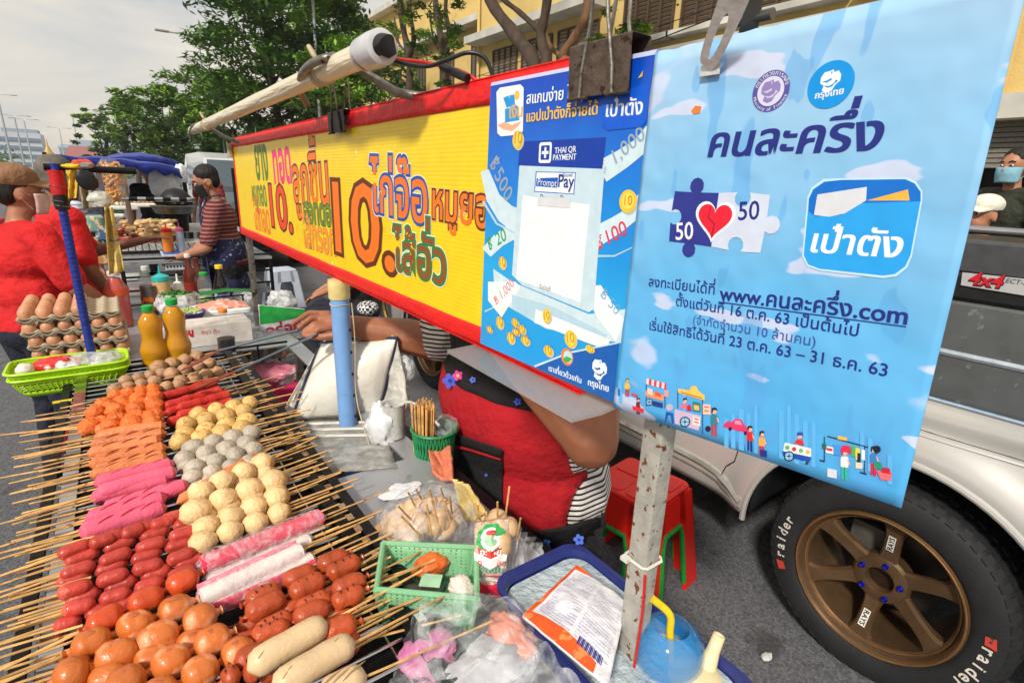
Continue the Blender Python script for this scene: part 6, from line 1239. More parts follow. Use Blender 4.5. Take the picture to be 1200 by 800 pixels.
# ---------------------------------------------------------------- the vendor beside our cart
BW = striped('striped_shirt', (226, 220, 216), (34, 30, 36), 22, thr=.62)
vc = Vector((.91, 1.16, 0)); vr = T('person', 'vendor in a striped shirt and red and black flowered apron reaching out with tongs', 'person', vc)
sR, sL = Vector((.93, 1.41, 1.30)), Vector((.90, .90, 1.30))
eR = Px(512, 402, .80); wR = Pz(402, 380, 1.11); eL = Px(692, 516, .74); wL = Vector((.60, .96, 1.30))
tor = [('e', vc+Vector((.02, 0, .72)), (.20, .31, .22)), ('e', vc+Vector((0, 0, .92)), (.20, .305, .22)), ('e', vc+Vector((.02, 0, 1.10)), (.185, .275, .19)), ('c', sR, sL, .085, .085), ('e', vc+Vector((.03, 0, 1.24)), (.15, .24, .13))]
B = list(tor)
hd = vc+Vector((.03, .0, 1.50)); Hn = lambda x, y, z: hd+Vector((-y, -x, z))
B += [('c', vc+Vector((.03, 0, 1.33)), hd+Vector((0, 0, -.06)), .06, .055), ('e', Hn(0, -.005, .03), (.095, .08, .105)), ('e', Hn(0, .028, -.045), (.062, .062, .066)), ('c', Hn(0, .09, .01), Hn(0, .106, -.022), .011, .015), ('e', Hn(.08, -.005, -.01), (.02, .01, .032)), ('e', Hn(-.08, -.005, -.01), (.02, .01, .032))]
mid = lerp(eR, wR, .35)+Vector((0, 0, .005))
B += [('c', sR, eR, .082, .062), ('c', eR, mid, .060, .058), ('c', mid, wR, .056, .031), ('c', sL, eL, .080, .060), ('c', eL, lerp(eL, wL, .4), .058, .052), ('c', lerp(eL, wL, .4), wL, .052, .030)]
for s in (-1, 1): B += [('c', vc+Vector((.02, .13*s, .66)), vc+Vector((.03, .13*s, .40)), .12, .075), ('c', vc+Vector((.03, .13*s, .40)), vc+Vector((.04, .13*s, .08)), .07, .042), ('c', vc+Vector((.07, .13*s, .045)), vc+Vector((-.11, .13*s, .03)), .04, .028)]
# right hand closed on the tongs: palm and four fingers over the top, thumb below
pm = Pz(388, 379, 1.11)
B += [('c', wR, pm, .030, .030), ('c', wR+Vector((0, .012, .01)), pm+Vector((-.01, .022, .006)), .024, .020)]
for x0, y0, z0, x1, y1, z1, x2, y2, z2 in ((385, 368, 1.165, 362, 367, 1.172, 343, 379, 1.150), (386, 372, 1.160, 364, 373, 1.166, 350, 384, 1.144), (388, 378, 1.152, 368, 380, 1.156, 356, 388, 1.138), (390, 384, 1.145, 374, 385, 1.146, 364, 391, 1.132)):
    a, b, c = Pz(x0, y0, z0-.04), Pz(x1, y1, z1-.04), Pz(x2, y2, z2-.04); B += [('c', a, b, .0135, .0115), ('c', b, c, .0112, .0085)]
a, b, c = Pz(396, 392, 1.095), Pz(376, 395, 1.088), Pz(356, 393, 1.088); B += [('c', a, b, .016, .0125), ('c', b, c, .012, .009)]
B += hand_prims(wL, wL-eL+Vector((0, 0, .05)), (-1, 0, 0), 1.05, .7, 1)
organic('body', B, SKIN, vr, voxel=.0062, smooth=4)
mb = MB(); q = Pz(366, 371, 1.128); mb.tube([q+Vector((.004*math.cos(k*.7), .0*k, 0))+Vector((0, .0125*math.cos(k*.7), .0125*math.sin(k*.7))) for k in range(9)], .0014, 6, closed=True); mb.build('ring', CHR, vr)
S = [(p[0], p[1], tuple(r+.012 for r in p[2])) if p[0] == 'e' else ('c', p[1], p[2], p[3]+.012, p[4]+.012) for p in tor]
S += [('c', sR, lerp(sR, eR, .90), .098, .088), ('c', sL, lerp(sL, eL, .58), .098, .086)]
so = organic('striped_shirt', S, BW, vr, voxel=.009, smooth=4)
organic('trousers', [('e', vc+Vector((.02, 0, .62)), (.205, .315, .16))]+[('c', vc+Vector((.02, .13*s, .60)), vc+Vector((.03, .13*s, .40)), .13, .10) for s in (-1, 1)]+[('c', vc+Vector((.03, .13*s, .40)), vc+Vector((.04, .13*s, .10)), .095, .07) for s in (-1, 1)], cloth('black_trousers', (28, 26, 30)), vr, voxel=.012)
for s in (-1, 1): organic('shoe', [('c', vc+Vector((.07, .13*s, .045)), vc+Vector((-.12, .13*s, .032)), .048, .036)], M('dark_shoe', (32, 30, 32), .6), vr, voxel=.012, smooth=2)
organic('hair', [('e', Hn(0, -.02, .05), (.10, .088, .095)), ('c', Hn(0, -.09, .0), Hn(0, -.11, -.06), .05, .04)], HAIR, vr, voxel=.009, smooth=2)
for s in (-1, 1): mb = MB(); mb.ell(Hn(.03*s, .086, .012), (.008, .013, .007), 10, 7); mb.build('eye', EYEW, vr); mb = MB(); mb.ell(Hn(.03*s, .0925, .012), (.004, .006, .006), 8, 6); mb.build('iris', EYEB, vr)
mb = MB(); mb.ell(Hn(0, .088, -.058), (.008, .022, .007), 10, 6); mb.build('mouth', LIP, vr)
# apron laid over the body of the shirt
to_ = organic('torso_guide', [(p[0], p[1], tuple(r+.012 for r in p[2])) for p in tor if p[0] == 'e']+[('e', vc+Vector((.04, 0, 1.30)), (.13, .22, .12))], BW, vr, voxel=.012, smooth=4)
bvs = BVHTree.FromPolygons([v.co+origin(to_) for v in to_.data.vertices], [tuple(p.vertices) for p in to_.data.polygons]); bpy.data.objects.remove(to_)
def ap(x, y, e=.012):
    d = ray(x, y).normalized(); q, n_, _, _ = bvs.ray_cast(CAM, d, 6)
    if q is None: q = CAM+d*((.74-CAM.x)/d.x); n_ = Vector((-1, 0, 0))
    return q+n_*e
def agrid(name, yt, zb, y0, y1, mat, e, nu=34, nv=40, waves=.006):
    """apron panel: yt(u) top height, zb(u) bottom height, between world Y y0..y1, dropped on the shirt from -X"""
    def f(u, v):
        y = lerp(y0, y1, u); z = lerp(yt(u), zb(u), v); q = bvs.ray_cast(Vector((.2, y, max(z, .62))), Vector((1, 0, 0)), 2)
        p, n_ = (q[0], q[1]) if q[0] is not None else (Vector((.93, y, z)), Vector((-1, 0, 0)))
        p = Vector((p.x, p.y, z)); n_ = Vector((n_.x, n_.y, 0)).normalized(); return p+n_*(e+waves*math.sin(y*34+z*5)*min(1, max(0, 1.1-z)*2)+.003*noise.noise(Vector((y*9, z*9, 1))))
    mb = MB(); mb.grid(f, nu, nv); return mb.build(name, mat, vr, solid=.0025)
ARED = cloth('red_apron_cloth', (172, 14, 28), .85, bscale=40, bump=.6); ABLK = cloth('black_apron_cloth', (24, 22, 26), .85, bscale=40, bump=.6)
agrid('apron_panel', lambda u: 1.04+.08*min(1, (1-u)*5), lambda u: .40, .872, 1.445, ARED, .010)
pa, pb, pc = Px(526, 452, .78), Px(612, 476, .74), Px(705, 478, .74)
zc = ap(568, 464).z
agrid('apron_yoke', lambda u: 1.10+.12*min(1, (1-u)*5), lambda u: zc-.004+.0*u, .885, 1.43, ABLK, .014, nv=14)
def apatch(name, P, mat, e, nu=14, nv=14, solid=.002, curve=0):
    mb = MB(); mb.grid(lambda u, v: ap(*(lerp(lerp(Vector(P[0]), Vector(P[1]), u), lerp(Vector(P[3]), Vector(P[2]), u), v)+Vector((0, curve*math.sin(math.pi*u)*(1-v)))), e=e), nu, nv); return mb.build(name, mat, vr, solid=solid)
apatch('pocket', [(529, 506), (593, 528), (592, 640), (536, 620)], ABLK, .020)
apatch('pocket_flap', [(527, 499), (594, 521), (592, 530), (528, 510)], ABLK, .024, 12, 3)
apatch('pocket_piping', [(531, 513), (592, 531), (592, 533.5), (531, 515.5)], ARED, .025, 12, 2)
apatch('apron_hem', [(592, 620), (712, 596), (714, 690), (590, 690)], ABLK, .018, curve=4)
apatch('zip_pull', [(527, 503), (530, 504), (530, 508), (527, 507)], CHR, .028, 2, 2)
def flower(x, y, r, col, col2, n=5):
    c = ap(x, y, .027); nn = (CAM-c).normalized(); s, u_ = frame_of(nn); pts = []
    for k in range(n*6): a = 2*math.pi*k/(n*6); q = r*(.62+.38*abs(math.cos(a*n/2))); pts.append(c+s*q*math.cos(a)+u_*q*math.sin(a))
    mb = MB(); mb.add(pts+[c+nn*.0005], [(i, (i+1) % len(pts), len(pts)) for i in range(len(pts))]); mb.build('flower_print', FLAT(*col, .8), vr, smooth=False)
    mb = MB(); mb.add([c+nn*.001+s*r*.3*math.cos(k)+u_*r*.3*math.sin(k) for k in range(6)], [tuple(range(6))]); mb.build('flower_print', FLAT(*col2, .8), vr, smooth=False)
for x, y, r, c1, c2 in ((537, 449, .022, (70, 90, 200), (40, 50, 140)), (546, 443, .015, (215, 60, 150), (240, 200, 60)), (562, 447, .009, (90, 120, 220), (40, 50, 140)), (611, 472, .010, (60, 90, 200), (30, 40, 120)), (547, 558, .020, (50, 140, 215), (30, 50, 130)), (536, 524, .009, (80, 100, 200), (30, 40, 120)), (578, 553, .005, (60, 90, 190), (30, 40, 120)), (640, 626, .013, (50, 120, 220), (30, 50, 140)), (648, 637, .015, (60, 100, 220), (30, 40, 130)), (689, 627, .012, (70, 110, 210), (30, 40, 130)), (666, 645, .009, (60, 90, 200), (30, 40, 130)), (635, 650, .017, (160, 50, 140), (210, 170, 60)), (682, 662, .017, (50, 130, 220), (30, 40, 130)), (700, 650, .008, (60, 90, 200), (30, 40, 130))): flower(x, y, r, c1, c2)
# ---------------------------------------------------------------- customers and vendors down the street
RS = cloth('red_shirt', (206, 22, 26), .8); NV = cloth('navy_trousers', (30, 34, 52), .8)
MASKW = M('white_mask', (205, 200, 200), .8); MASKB = M('black_mask', (24, 24, 26), .8)
person('woman in a red shirt and brown cap with a ponytail and pale mask', (-.37, 3.25, 0), R_(-62), 1.52, RS, NV, tail=True, mask=M('pinkish_mask', (206, 176, 172), .8), cap=cloth('tan_cap_cloth', (146, 108, 78)), fat=1.28, headdir=R_(-14), arms=[((-.30, .08, 1.14), (-.20, .25, 1.0)), ((.31, .06, 1.13), (.24, .24, .99))], sleeve=.85, lean=.04)
person('grey haired man in red and black with a mask pointing across the stall', (-.23, 3.72, 0), R_(-72), 1.57, RS, NV, hair=HAIRG, skin=M('dark_skin', (128, 82, 62), .5, sss=.1), mask=M('grey_mask', (165, 170, 182), .8), headdir=R_(30), pitch=-.1, arms=[((-.22, .20, 1.14), (-.10, .42, 1.20)), ((.26, .02, 1.1), (.25, .12, .90))], sleeve=.8)
AP2 = M('navy_flowered_apron', (34, 38, 76), .8, var=.15, spots=(26, .63, (170, 170, 190)), scale=12)
m = striped('maroon_striped_shirt', (112, 26, 36), (140, 116, 104), 11, thr=.70); 
person('vendor in a maroon striped shirt, navy apron and black mask at the middle stall', (Py(258, 210, 4.75).x, 4.75, 0), R_(78), 1.57, m, cloth('dark_trousers', (24, 22, 28)), mask=MASKB, fat=1.15, apron=AP2, headdir=R_(8), pitch=-.35, arms=[((-.24, .12, 1.06), (-.12, .34, .98)), ((.24, .10, 1.08), (.14, .32, .92))], lean=.10, sleeve=.8)
person('shopper in black standing in the shade behind the middle stall', (.75, 9.3, 0), R_(100), 1.62, cloth('black_shirt', (26, 24, 28)), cloth('black_trousers2', (24, 24, 28)), mask=MASKB, headdir=0)
person('shopper with dark hair and black shirt under the blue canopy', (.45, 8.6, 0), R_(170), 1.60, cloth('black_shirt', (26, 24, 28)), NV, longhair=True)
person('shopper in a pale shirt among the crowd behind the red shirted man', (-.30, 5.6, 0), R_(-60), 1.50, striped('pale_striped_shirt', (200, 206, 216), (120, 130, 160), 9, thr=.6), NV)
person('shopper in dark clothes far down the row of stalls', (-.15, 8.2, 0), R_(-20), 1.66, cloth('grey_shirt', (70, 72, 84)), NV, mask=MASKW)
person('shopper in a red top beside the white bags of the far stall', (1.35, 10.5, 0), R_(150), 1.62, cloth('rust_top', (140, 50, 50)), NV, longhair=True)
sp, _, _ = person('seated person in black with a black and white checked hat behind the vendor', (1.62, 4.25, 0), R_(60), 1.62, cloth('black_shirt', (26, 24, 28)), NV, sit=True, lean=.35, arms=[((-.24, .10, .78), (-.16, .34, .66)), ((.24, .12, .78), (.16, .36, .66))])
def checks():
    m = M('checked_cloth', (230, 230, 230), .8); nt = m.node_tree; b = nt.nodes['Principled BSDF']; c = nt.nodes.new('ShaderNodeTexChecker'); c.inputs['Scale'].default_value = 45; c.inputs['Color1'].default_value = (.8, .8, .8, 1); c.inputs['Color2'].default_value = (.02, .02, .025, 1); tc = nt.nodes.new('ShaderNodeTexCoord'); nt.links.new(tc.outputs['Object'], c.inputs['Vector']); nt.links.new(c.outputs['Color'], b.inputs['Base Color']); return m
p = Py(431, 361, 4.0); crumple('checked_cap', 'black and white checked hat of the seated person', p, (.085, .09, .06), checks(), 'hat', 71, amp=.08, f=1)
# two seen over the pickup bed
p = Px(1172, 262, 5.2); person('man in a dark olive shirt with a face mask standing by the shop front', (5.35, 1.10, .12), R_(60), 1.78, cloth('olive_shirt', (48, 52, 40)), NV, mask=M('blue_mask', (130, 180, 200), .8), headdir=R_(10))
person('man in a white cap and navy jacket standing beyond the pickup', (4.35, .98, .0), R_(55), 1.56, cloth('navy_jacket', (38, 42, 60)), NV, cap=cloth('white_cap_cloth', (222, 220, 205)), headdir=R_(12))
person('person in a green top half hidden at the right edge by the shops', (5.6, .72, .12), R_(120), 1.65, cloth('green_top', (40, 130, 60)), NV)
# ================================================================ silver pickup
SIL = M('silver_paint', (196, 194, 190), .28, .35, var=.08, scale=1.6, coat=.6, bump=.05, bscale=300); SILG = M('painted_dark_reflection', (98, 102, 104), .38, .3, var=.12, scale=14, coat=.3, spots=(40, .66, (128, 130, 130)))  # SILG: dark reflections on the upper silver side, put into the paint colour
BPL = M('black_trim', (26, 27, 30), .5, var=.15); GLS = M('tinted_glass', (18, 22, 26), .05, coat=1); RUB = M('tyre_rubber', (30, 31, 34), .72, var=.2, scale=12, bump=.35, bscale=160); BRZ = M('bronze_alloy', (106, 82, 58), .42, .55, var=.12, scale=18, bump=.1, bscale=200); BRZL = M('bronze_polished', (190, 142, 92), .24, .85, var=.1)
TX, WY, WZ, WR = 1.845, .43, .352, .352
tr = T('pickup_truck', 'silver pickup truck with bronze six spoke wheels parked beside the cart', 'pickup', (2.75, 2.0, 0))
def arch(y): 
    d = abs(y-WY); d2 = abs(y-(WY+3.05)); R2 = .455; z = .0
    for q in (d, d2):
        if q < R2: z = max(z, WZ+math.sqrt(R2*R2-q*q))
    return z
def side(x0, zt, name, mat, zb=.36, flip=1, parent=tr, ys=None):
    def bx(y, z):      # outward bulge of the side
        t = (z-.36)/.95; fl = 0
        for wy in (WY, WY+3.05):
            r = math.hypot(y-wy, z-WZ)
            fl += .050*math.exp(-((r-.47)/.085)**2) if z > .3 else 0
        return x0+flip*(.035*(t-.45)**2*2.2-fl*(1 if z < .98 else .5)-.012*math.exp(-((z-.95)/.03)**2))
    def f(u, v):
        y = lerp(-.72, 4.35, u) if ys is None else lerp(ys[0], ys[1], u); b = max(zb, arch(y)); z = lerp(b, zt, v); return Vector((bx(y, z), y, z))
    mb = MB(); mb.grid(f, 220, 26); return mb.build(name, mat, parent, solid=.006), f, bx
_, fs, bxs = side(TX, 1.0, 'side_panel', SIL)
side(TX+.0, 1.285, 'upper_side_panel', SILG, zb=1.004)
side(2*2.75-TX, 1.285, 'side_panel', SIL, flip=-1)
# seams, creases, sill
def sline(name, pts, r, mat, e=.004):
    mb = MB(); mb.tube([Vector((bxs(y, z)-e, y, z)) for y, z in pts], r, 6); mb.build(name, mat, tr)
yv = [(-.7+.05*k) for k in range(100)]
sline('crease_highlight', [(y, 1.0) for y in yv], .006, M('painted_highlight', (170, 190, 210), .25, .5))  # bright highlight along the crease, laid on as a pale blue line
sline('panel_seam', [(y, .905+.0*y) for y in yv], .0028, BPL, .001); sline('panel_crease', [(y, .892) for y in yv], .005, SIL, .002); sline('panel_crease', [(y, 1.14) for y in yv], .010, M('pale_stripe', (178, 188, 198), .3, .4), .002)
sline('door_seam', [(1.02, .44), (1.00, .50), (.965, .54), (.955, .62), (.955, 1.2)], .004, BPL, .001)
sline('door_seam', [(2.05, .42), (2.05, 1.2)], .004, BPL, .001)
for y0, y1 in ((.90, 3.0),):
    sline('sill_trim', [(lerp(y0, y1, k/30), .465-.06*max(0, 1-k/4)**2) for k in range(31)], .016, M('sill_chrome', (205, 202, 192), .2, .8), .0)
    sline('sill_bottom', [(lerp(y0, y1, k/30), .425-.05*max(0, 1-k/4)**2) for k in range(31)], .018, M('sill_grey', (120, 118, 112), .4, .4), -.012)
for wy in (WY, WY+3.05):
    mb = MB(); mb.tube([Vector((bxs(wy+.47*math.cos(a), WZ+.47*math.sin(a))-.002, wy+.455*math.cos(a), WZ+.455*math.sin(a))) for a in [math.pi*(-.01+1.02*k/40) for k in range(41)]], .011, 8); mb.build('arch_lip', SIL, tr)
    mb = MB(); mb.grid(lambda u, v: Vector((lerp(TX, TX+.40, v), wy+.452*math.cos(math.pi*u), WZ+.452*math.sin(math.pi*u))), 30, 3); mb.prism([Vector((TX+.40, wy+.452*math.cos(math.pi*k/20), WZ-.05+.49*math.sin(math.pi*k/20))) for k in range(21)], (.01, 0, 0)); mb.build('wheel_liner', BPL, tr, solid=.004)
mb = MB(); mb.box((2.75, 1.9, .42), (.9, 4.6, .14)); mb.build('underbody', BPL, tr, smooth=False)
# bed rail, decal, tailgate
mb = MB(); mb.rbox((1.90, .15, 1.325), (.09, 1.72, .075), .02); mb.build('bed_rail', BPL, tr); mb = MB(); mb.rbox((3.60, .15, 1.325), (.09, 1.72, .075), .02); mb.build('bed_rail', BPL, tr)
mb = MB(); mb.rbox((1.905, .15, 1.405), (.06, 1.70, .09), .015); mb.build('bed_cover_edge', M('grey_bed_trim', (70, 72, 76), .4), tr)
mb = MB(); mb.box((2.75, .15, 1.375), (1.64, 1.7, .03)); mb.build('bed_cover', BPL, tr, smooth=False)
mb = MB(); mb.tube(smoothpts([(1.95, .98, 1.42), (1.95, .95, 1.47), (1.95, .6, 1.475), (1.95, -.6, 1.475)]), .012, 10); mb.build('cargo_bar', CHR, tr); 
for y in (.75, .2, -.3): mb = MB(); mb.cyl((1.95, y, 1.43), (1.95, y, 1.475), .009); mb.build('cargo_bar_foot', CHR, tr)
XD = 1.850
for nm, P, mt in (('decal', [(1128, 319), (1205, 327), (1205, 347), (1126, 334)], FLAT(175, 175, 178)),):
    mb = MB(); mb.flat([Px(x, y, XD) for x, y in P]); mb.build(nm, mt, tr, smooth=False)
for b, A, B_, c, o_ in (('4x4', (1134, 333), (1172, 338), (70, 20, 28), .06), ('4x4', (1134, 332), (1172, 337), (200, 25, 40), .02), ('ECT-i', (1178, 331), (1200, 334), (60, 60, 70), 0)):
    mb = MB(); add_text(mb, b, A, B_, XD-.001, o_, 1.0, .15); mb.build('decal_lettering', FLAT(*c), tr, smooth=False, fixn=False)
for x in (2.75,): mb = MB(); mb.rbox((x, -.72, .92), (1.66, .05, .72), .02); mb.build('tailgate', SIL, tr); mb = MB(); mb.rbox((x, -.80, .50), (1.7, .16, .16), .03); mb.build('rear_bumper', CHR, tr)
for s in (-1, 1): mb = MB(); mb.rbox((2.75+s*.82, -.70, .98), (.10, .10, .42), .02); mb.build('tail_lamp', M('tail_red', (150, 20, 24), .15), tr)
# cab and bonnet
def cabp(y, z, w_): return [Vector((2.75-w_, y, z)), Vector((2.75+w_, y, z))]
C_ = [(1.02, 1.28, .88), (1.12, 1.72, .70), (1.35, 1.79, .67), (2.25, 1.77, .67), (3.02, 1.30, .84)]
V = []; 
for y, z, w_ in C_: V += cabp(y, z, w_)
mb = MB(); mb.add(V+[Vector((2.75-.88, 3.02, 1.26)), Vector((2.75+.88, 3.02, 1.26)), Vector((2.75-.88, 1.02, 1.26)), Vector((2.75+.88, 1.02, 1.26))], [(0, 1, 3, 2), (2, 3, 5, 4), (4, 5, 7, 6), (6, 7, 9, 8), (0, 2, 4, 6, 8, 10, 12), (1, 3, 5, 7, 9, 11, 13)]); mb.build('cab', SIL, tr, smooth=False)
for s in (-1, 1):
    for y0, y1 in ((1.22, 1.72), (1.80, 2.70)):
        mb = MB(); zt = 1.70; mb.prism([Vector((2.75+s*.875, y0, 1.31)), Vector((2.75+s*.875, y1, 1.31)), Vector((2.75+s*.725, min(y1, 2.22), zt)), Vector((2.75+s*.725, y0+.05, zt))], (s*.006, 0, 0)); mb.build('side_window', GLS, tr, smooth=False)
mb = MB(); mb.prism([Vector((2.05, 2.97, 1.345)), Vector((3.45, 2.97, 1.345)), Vector((3.33, 2.30, 1.75)), Vector((2.17, 2.30, 1.75))], (0, .008, .008)); mb.build('windscreen', GLS, tr, smooth=False)
mb = MB(); mb.rbox((2.75, 3.68, 1.11), (1.66, 1.30, .32), .12, taper=.94); mb.build('bonnet', SIL, tr); mb = MB(); mb.rbox((2.75, 4.38, .62), (1.70, .16, .46), .06); mb.build('front_bumper', SIL, tr)
for s in (-1, 1): mb = MB(); mb.rbox((2.75+s*.68, 4.34, .98), (.30, .06, .18), .03); mb.build('headlight', M('lamp_glass', (215, 220, 225), .08), tr); mb = MB(); mb.rbox((2.75+s*1.0, 2.72, 1.34), (.18, .1, .16), .03); mb.build('wing_mirror', SIL, tr)
# ---- wheels
def wheel_set(cx, cy, s, full):
    w_ = bpy.data.objects.new('wheel', None); COL.objects.link(w_); w_.parent = tr; w_.location = Vector((cx, cy, WZ))-origin(tr)
    RX = Matrix.Rotation(R_(-90*s), 3, 'Y')      # lathe z axis -> outward
    c = Vector((cx, cy, WZ)); w = .13
    tp = [(.243, -w*1.5), (.30, -w*1.65), (.335, -w*1.55), (.350, -w*1.2), (.352, -.06), (.352, .03), (.347, .060), (.338, .078), (.322, .088), (.29, .094), (.262, .090), (.246, .082), (.240, .070)]
    mb = MB(); mb.lathe(tp, c, 72, rot=RX); mb.F = mb.F[:-2]; mb.build('tyre', RUB, w_, angle=50)
    mb = MB()
    for k in range(56):
        a = 2*math.pi*k/56
        for z0, z1, r0, r1, sh in ((.060, .084, .3485, .331, 0), (.0, .052, .354, .3505, .035), (-.07, -.01, .354, .354, -.03), (-.13, -.08, .354, .352, .03)):
            Q = []
            for aa, zz, rr in ((a, z0, r0), (a+.07, z0, r0), (a+.07+sh, z1, r1), (a+sh, z1, r1)): Q.append(c+RX @ Vector(((rr+.003)*math.cos(aa), (rr+.003)*math.sin(aa), zz)))
            mb.prism(Q, (Q[0]-c)*-.03)
    tag(mb.build('tread_block', RUB, w_, angle=30), kind='stuff')
    rp = [(.240, .078), (.2455, .082), (.242, .088), (.234, .089), (.228, .082), (.226, .066), (.222, .060), (.214, .056), (.206, -.04), (.200, -.15), (.0, -.15)]
    mb = MB(); mb.lathe([(r, z) for r, z in rp[:-1]]+[(.20, -.16)], c, 72, rot=RX); mb.F = mb.F[:-2]; mb.build('rim_barrel', BRZ, w_, angle=35)
    mb = MB(); mb.tube([c+RX @ Vector((.2385*math.cos(2*math.pi*k/64), .2385*math.sin(2*math.pi*k/64), .0885)) for k in range(64)], .0042, 8, closed=True); mb.tube([c+RX @ Vector((.221*math.cos(2*math.pi*k/64), .221*math.sin(2*math.pi*k/64), .062)) for k in range(64)], .0028, 8, closed=True); mb.build('rim_lip', BRZL, w_)
    mb = MB(); mb.lathe([(.0001, -.12), (.13, -.12), (.15, -.10), (.15, -.085), (.0001, -.085)], c, 40, rot=RX); mb.build('brake_disc', M('brake_steel', (70, 66, 62), .4, .8), w_)
    mb = MB(); mb.box(c+RX @ Vector((.09, .08, -.06)), (.05, .10, .09)); mb.build('brake_caliper', M('caliper_grey', (96, 92, 88), .5, .4), w_, smooth=False)
    hub = [(.040, -.02), (.040, .030), (.043, .036), (.050, .037), (.076, .030), (.084, .020), (.080, -.03)]
    mb = MB(); mb.lathe(hub, c, 40, rot=RX); mb.F = mb.F[:-2]; mb.build('hub', BRZ, w_, angle=35)
    mb = MB(); mb.lathe([(.0001, .004), (.038, .004), (.0405, -.01)], c, 30, rot=RX); mb.F = mb.F[:-1]; mb.build('centre_cap', M('bore_dark', (60, 42, 28), .5, .6), w_)
    for k in range(6):
        a = R_(60*k)+R_(-3)
        def P(r, t, z): return c+RX @ Vector((r*math.cos(a)-t*math.sin(a), r*math.sin(a)+t*math.cos(a), z))
        st = [(.062, .034, .026, .012), (.095, .026, .030, .010), (.135, .0235, .040, .012), (.175, .0245, .050, .016), (.200, .031, .056, .020), (.218, .046, .058, .026)]
        V = []; F = []
        for r, hw, zt, th in st: V += [P(r, -hw, zt-.012), P(r, -hw*.74, zt), P(r, hw*.74, zt), P(r, hw, zt-.012), P(r, hw*.95, zt-.012-th*1.3), P(r, -hw*.95, zt-.012-th*1.3)]
        for i in range(len(st)-1):
            for j in range(6): q = (j+1) % 6; F.append((i*6+j, i*6+q, i*6+6+q, i*6+6+j))
        F += [tuple(range(6)), tuple((len(st)-1)*6+j for j in range(6))]; mb = MB(); mb.add(V, F); mb.build('spoke', BRZ, w_, angle=28)
    for k in range(5):
        a = 2*math.pi*k/5+R_(64); o = c+RX @ Vector((.060*math.cos(a), .060*math.sin(a), .026)); mb = MB(); mb.lathe([(.0135, 0), (.0135, .006), (.011, .007)], o, 16, rot=RX); mb.build('lug_seat', BRZ, w_)
        mb = MB(); mb.lathe([(.0095, .002), (.0095, .016), (.0075, .020), (.004, .0202), (.0001, .016)], o, 6, rot=RX); mb.build('lug_nut', M('blue_anodised', (30, 46, 200), .25, .8), w_, angle=20)
    if not full: return
    fx = cx-.0505
    def deco(body, ang, r, size, mat, X, tangential=True, off=.02, flip=False, name='lettering', adv_=None):
        """letters centred at angle ang (degrees, 0 = +Y... measured from -Y towards +Z as the viewer sees it)"""
        n = len(body); mb = MB(); tot = adv_ or size*.62/r
        for i, ch in enumerate(body):
            a = R_(ang)+(i-(n-1)/2)*tot*(-1); V, F = text_geo(ch, off); xs = [v.x for v in V]; w0 = (max(xs)+min(xs))/2
            rad = Vector((0, -math.cos(a), math.sin(a))); tan = Vector((0, -math.sin(a), -math.cos(a)))
            if flip: rad, tan = -rad, -tan
            mb.add([Vector((X-v.z*.00003, cy, WZ))+(-rad if flip else rad)*r+tan*(v.x-w0)*size+rad*(v.y-.35)*size for v in V], F)
        mb.build(name, mat, w_, smooth=False, fixn=False)
    DW = M('worn_tyre_letters', (205, 200, 190), .7, var=.1, spots=(60, .6, (60, 58, 56))); DR = M('worn_red_letters', (190, 60, 46), .7, spots=(60, .6, (60, 58, 56)))
    deco('raider', 177, .297, .049, DW, cx-.0965)
    deco('raider', -15, .297, .049, DW, cx-.0965)
    for a in (200, 6):
        mb = MB(); mb.add([Vector((cx-.0968, cy-r*math.cos(R_(b)), WZ+r*math.sin(R_(b)))) for r, b in ((.283, a-3), (.310, a-3.5), (.306, a+3), (.281, a+2.4))], [(0, 1, 2, 3)]); mb.build('tyre_mark', DR, w_, smooth=False)
    for a, z_ in ((87, .0), (-93, .0)):
        a_ = R_(a); rad = Vector((0, -math.cos(a_), math.sin(a_))); tan = Vector((0, -math.sin(a_), -math.cos(a_))); o = Vector((cx-.0475, cy, WZ))+rad*.150
        q = [o+rad*i*.030+tan*j*.0105-Vector((.0155*i*.5+.0008, 0, 0)) for i, j in ((-1, -1), (1, -1), (1, 1), (-1, 1))]; mb = MB(); mb.add(q, [(0, 1, 2, 3)]); mb.build('spoke_sticker', FLAT(222, 220, 214), w_, smooth=False)
        V, F = text_geo('RAYS', .03); x0, x1 = min(v.x for v in V), max(v.x for v in V); k_ = .052/(x1-x0)
        mb = MB(); mb.add([o+rad*(v.x-(x0+x1)/2)*k_-tan*(v.y-.34)*k_*.9-Vector((.0155*.5*(v.x-(x0+x1)/2)*k_/.030+.0012+v.z*.00003, 0, 0)) for v in V], F); mb.build('sticker_lettering', FLAT(40, 36, 34), w_, smooth=False, fixn=False)
    mb = MB(); a = R_(-62); o = c+RX @ Vector((.205*math.cos(a), .205*math.sin(a), .02)); mb.cyl(o, o+RX @ Vector((-.012, .002, .03)), .0045); mb.build('valve', BPL, w_)
wheel_set(1.895, WY, 1, True); wheel_set(1.895, WY+3.05, 1, False); wheel_set(3.605, WY, -1, False); wheel_set(3.605, WY+3.05, -1, False)
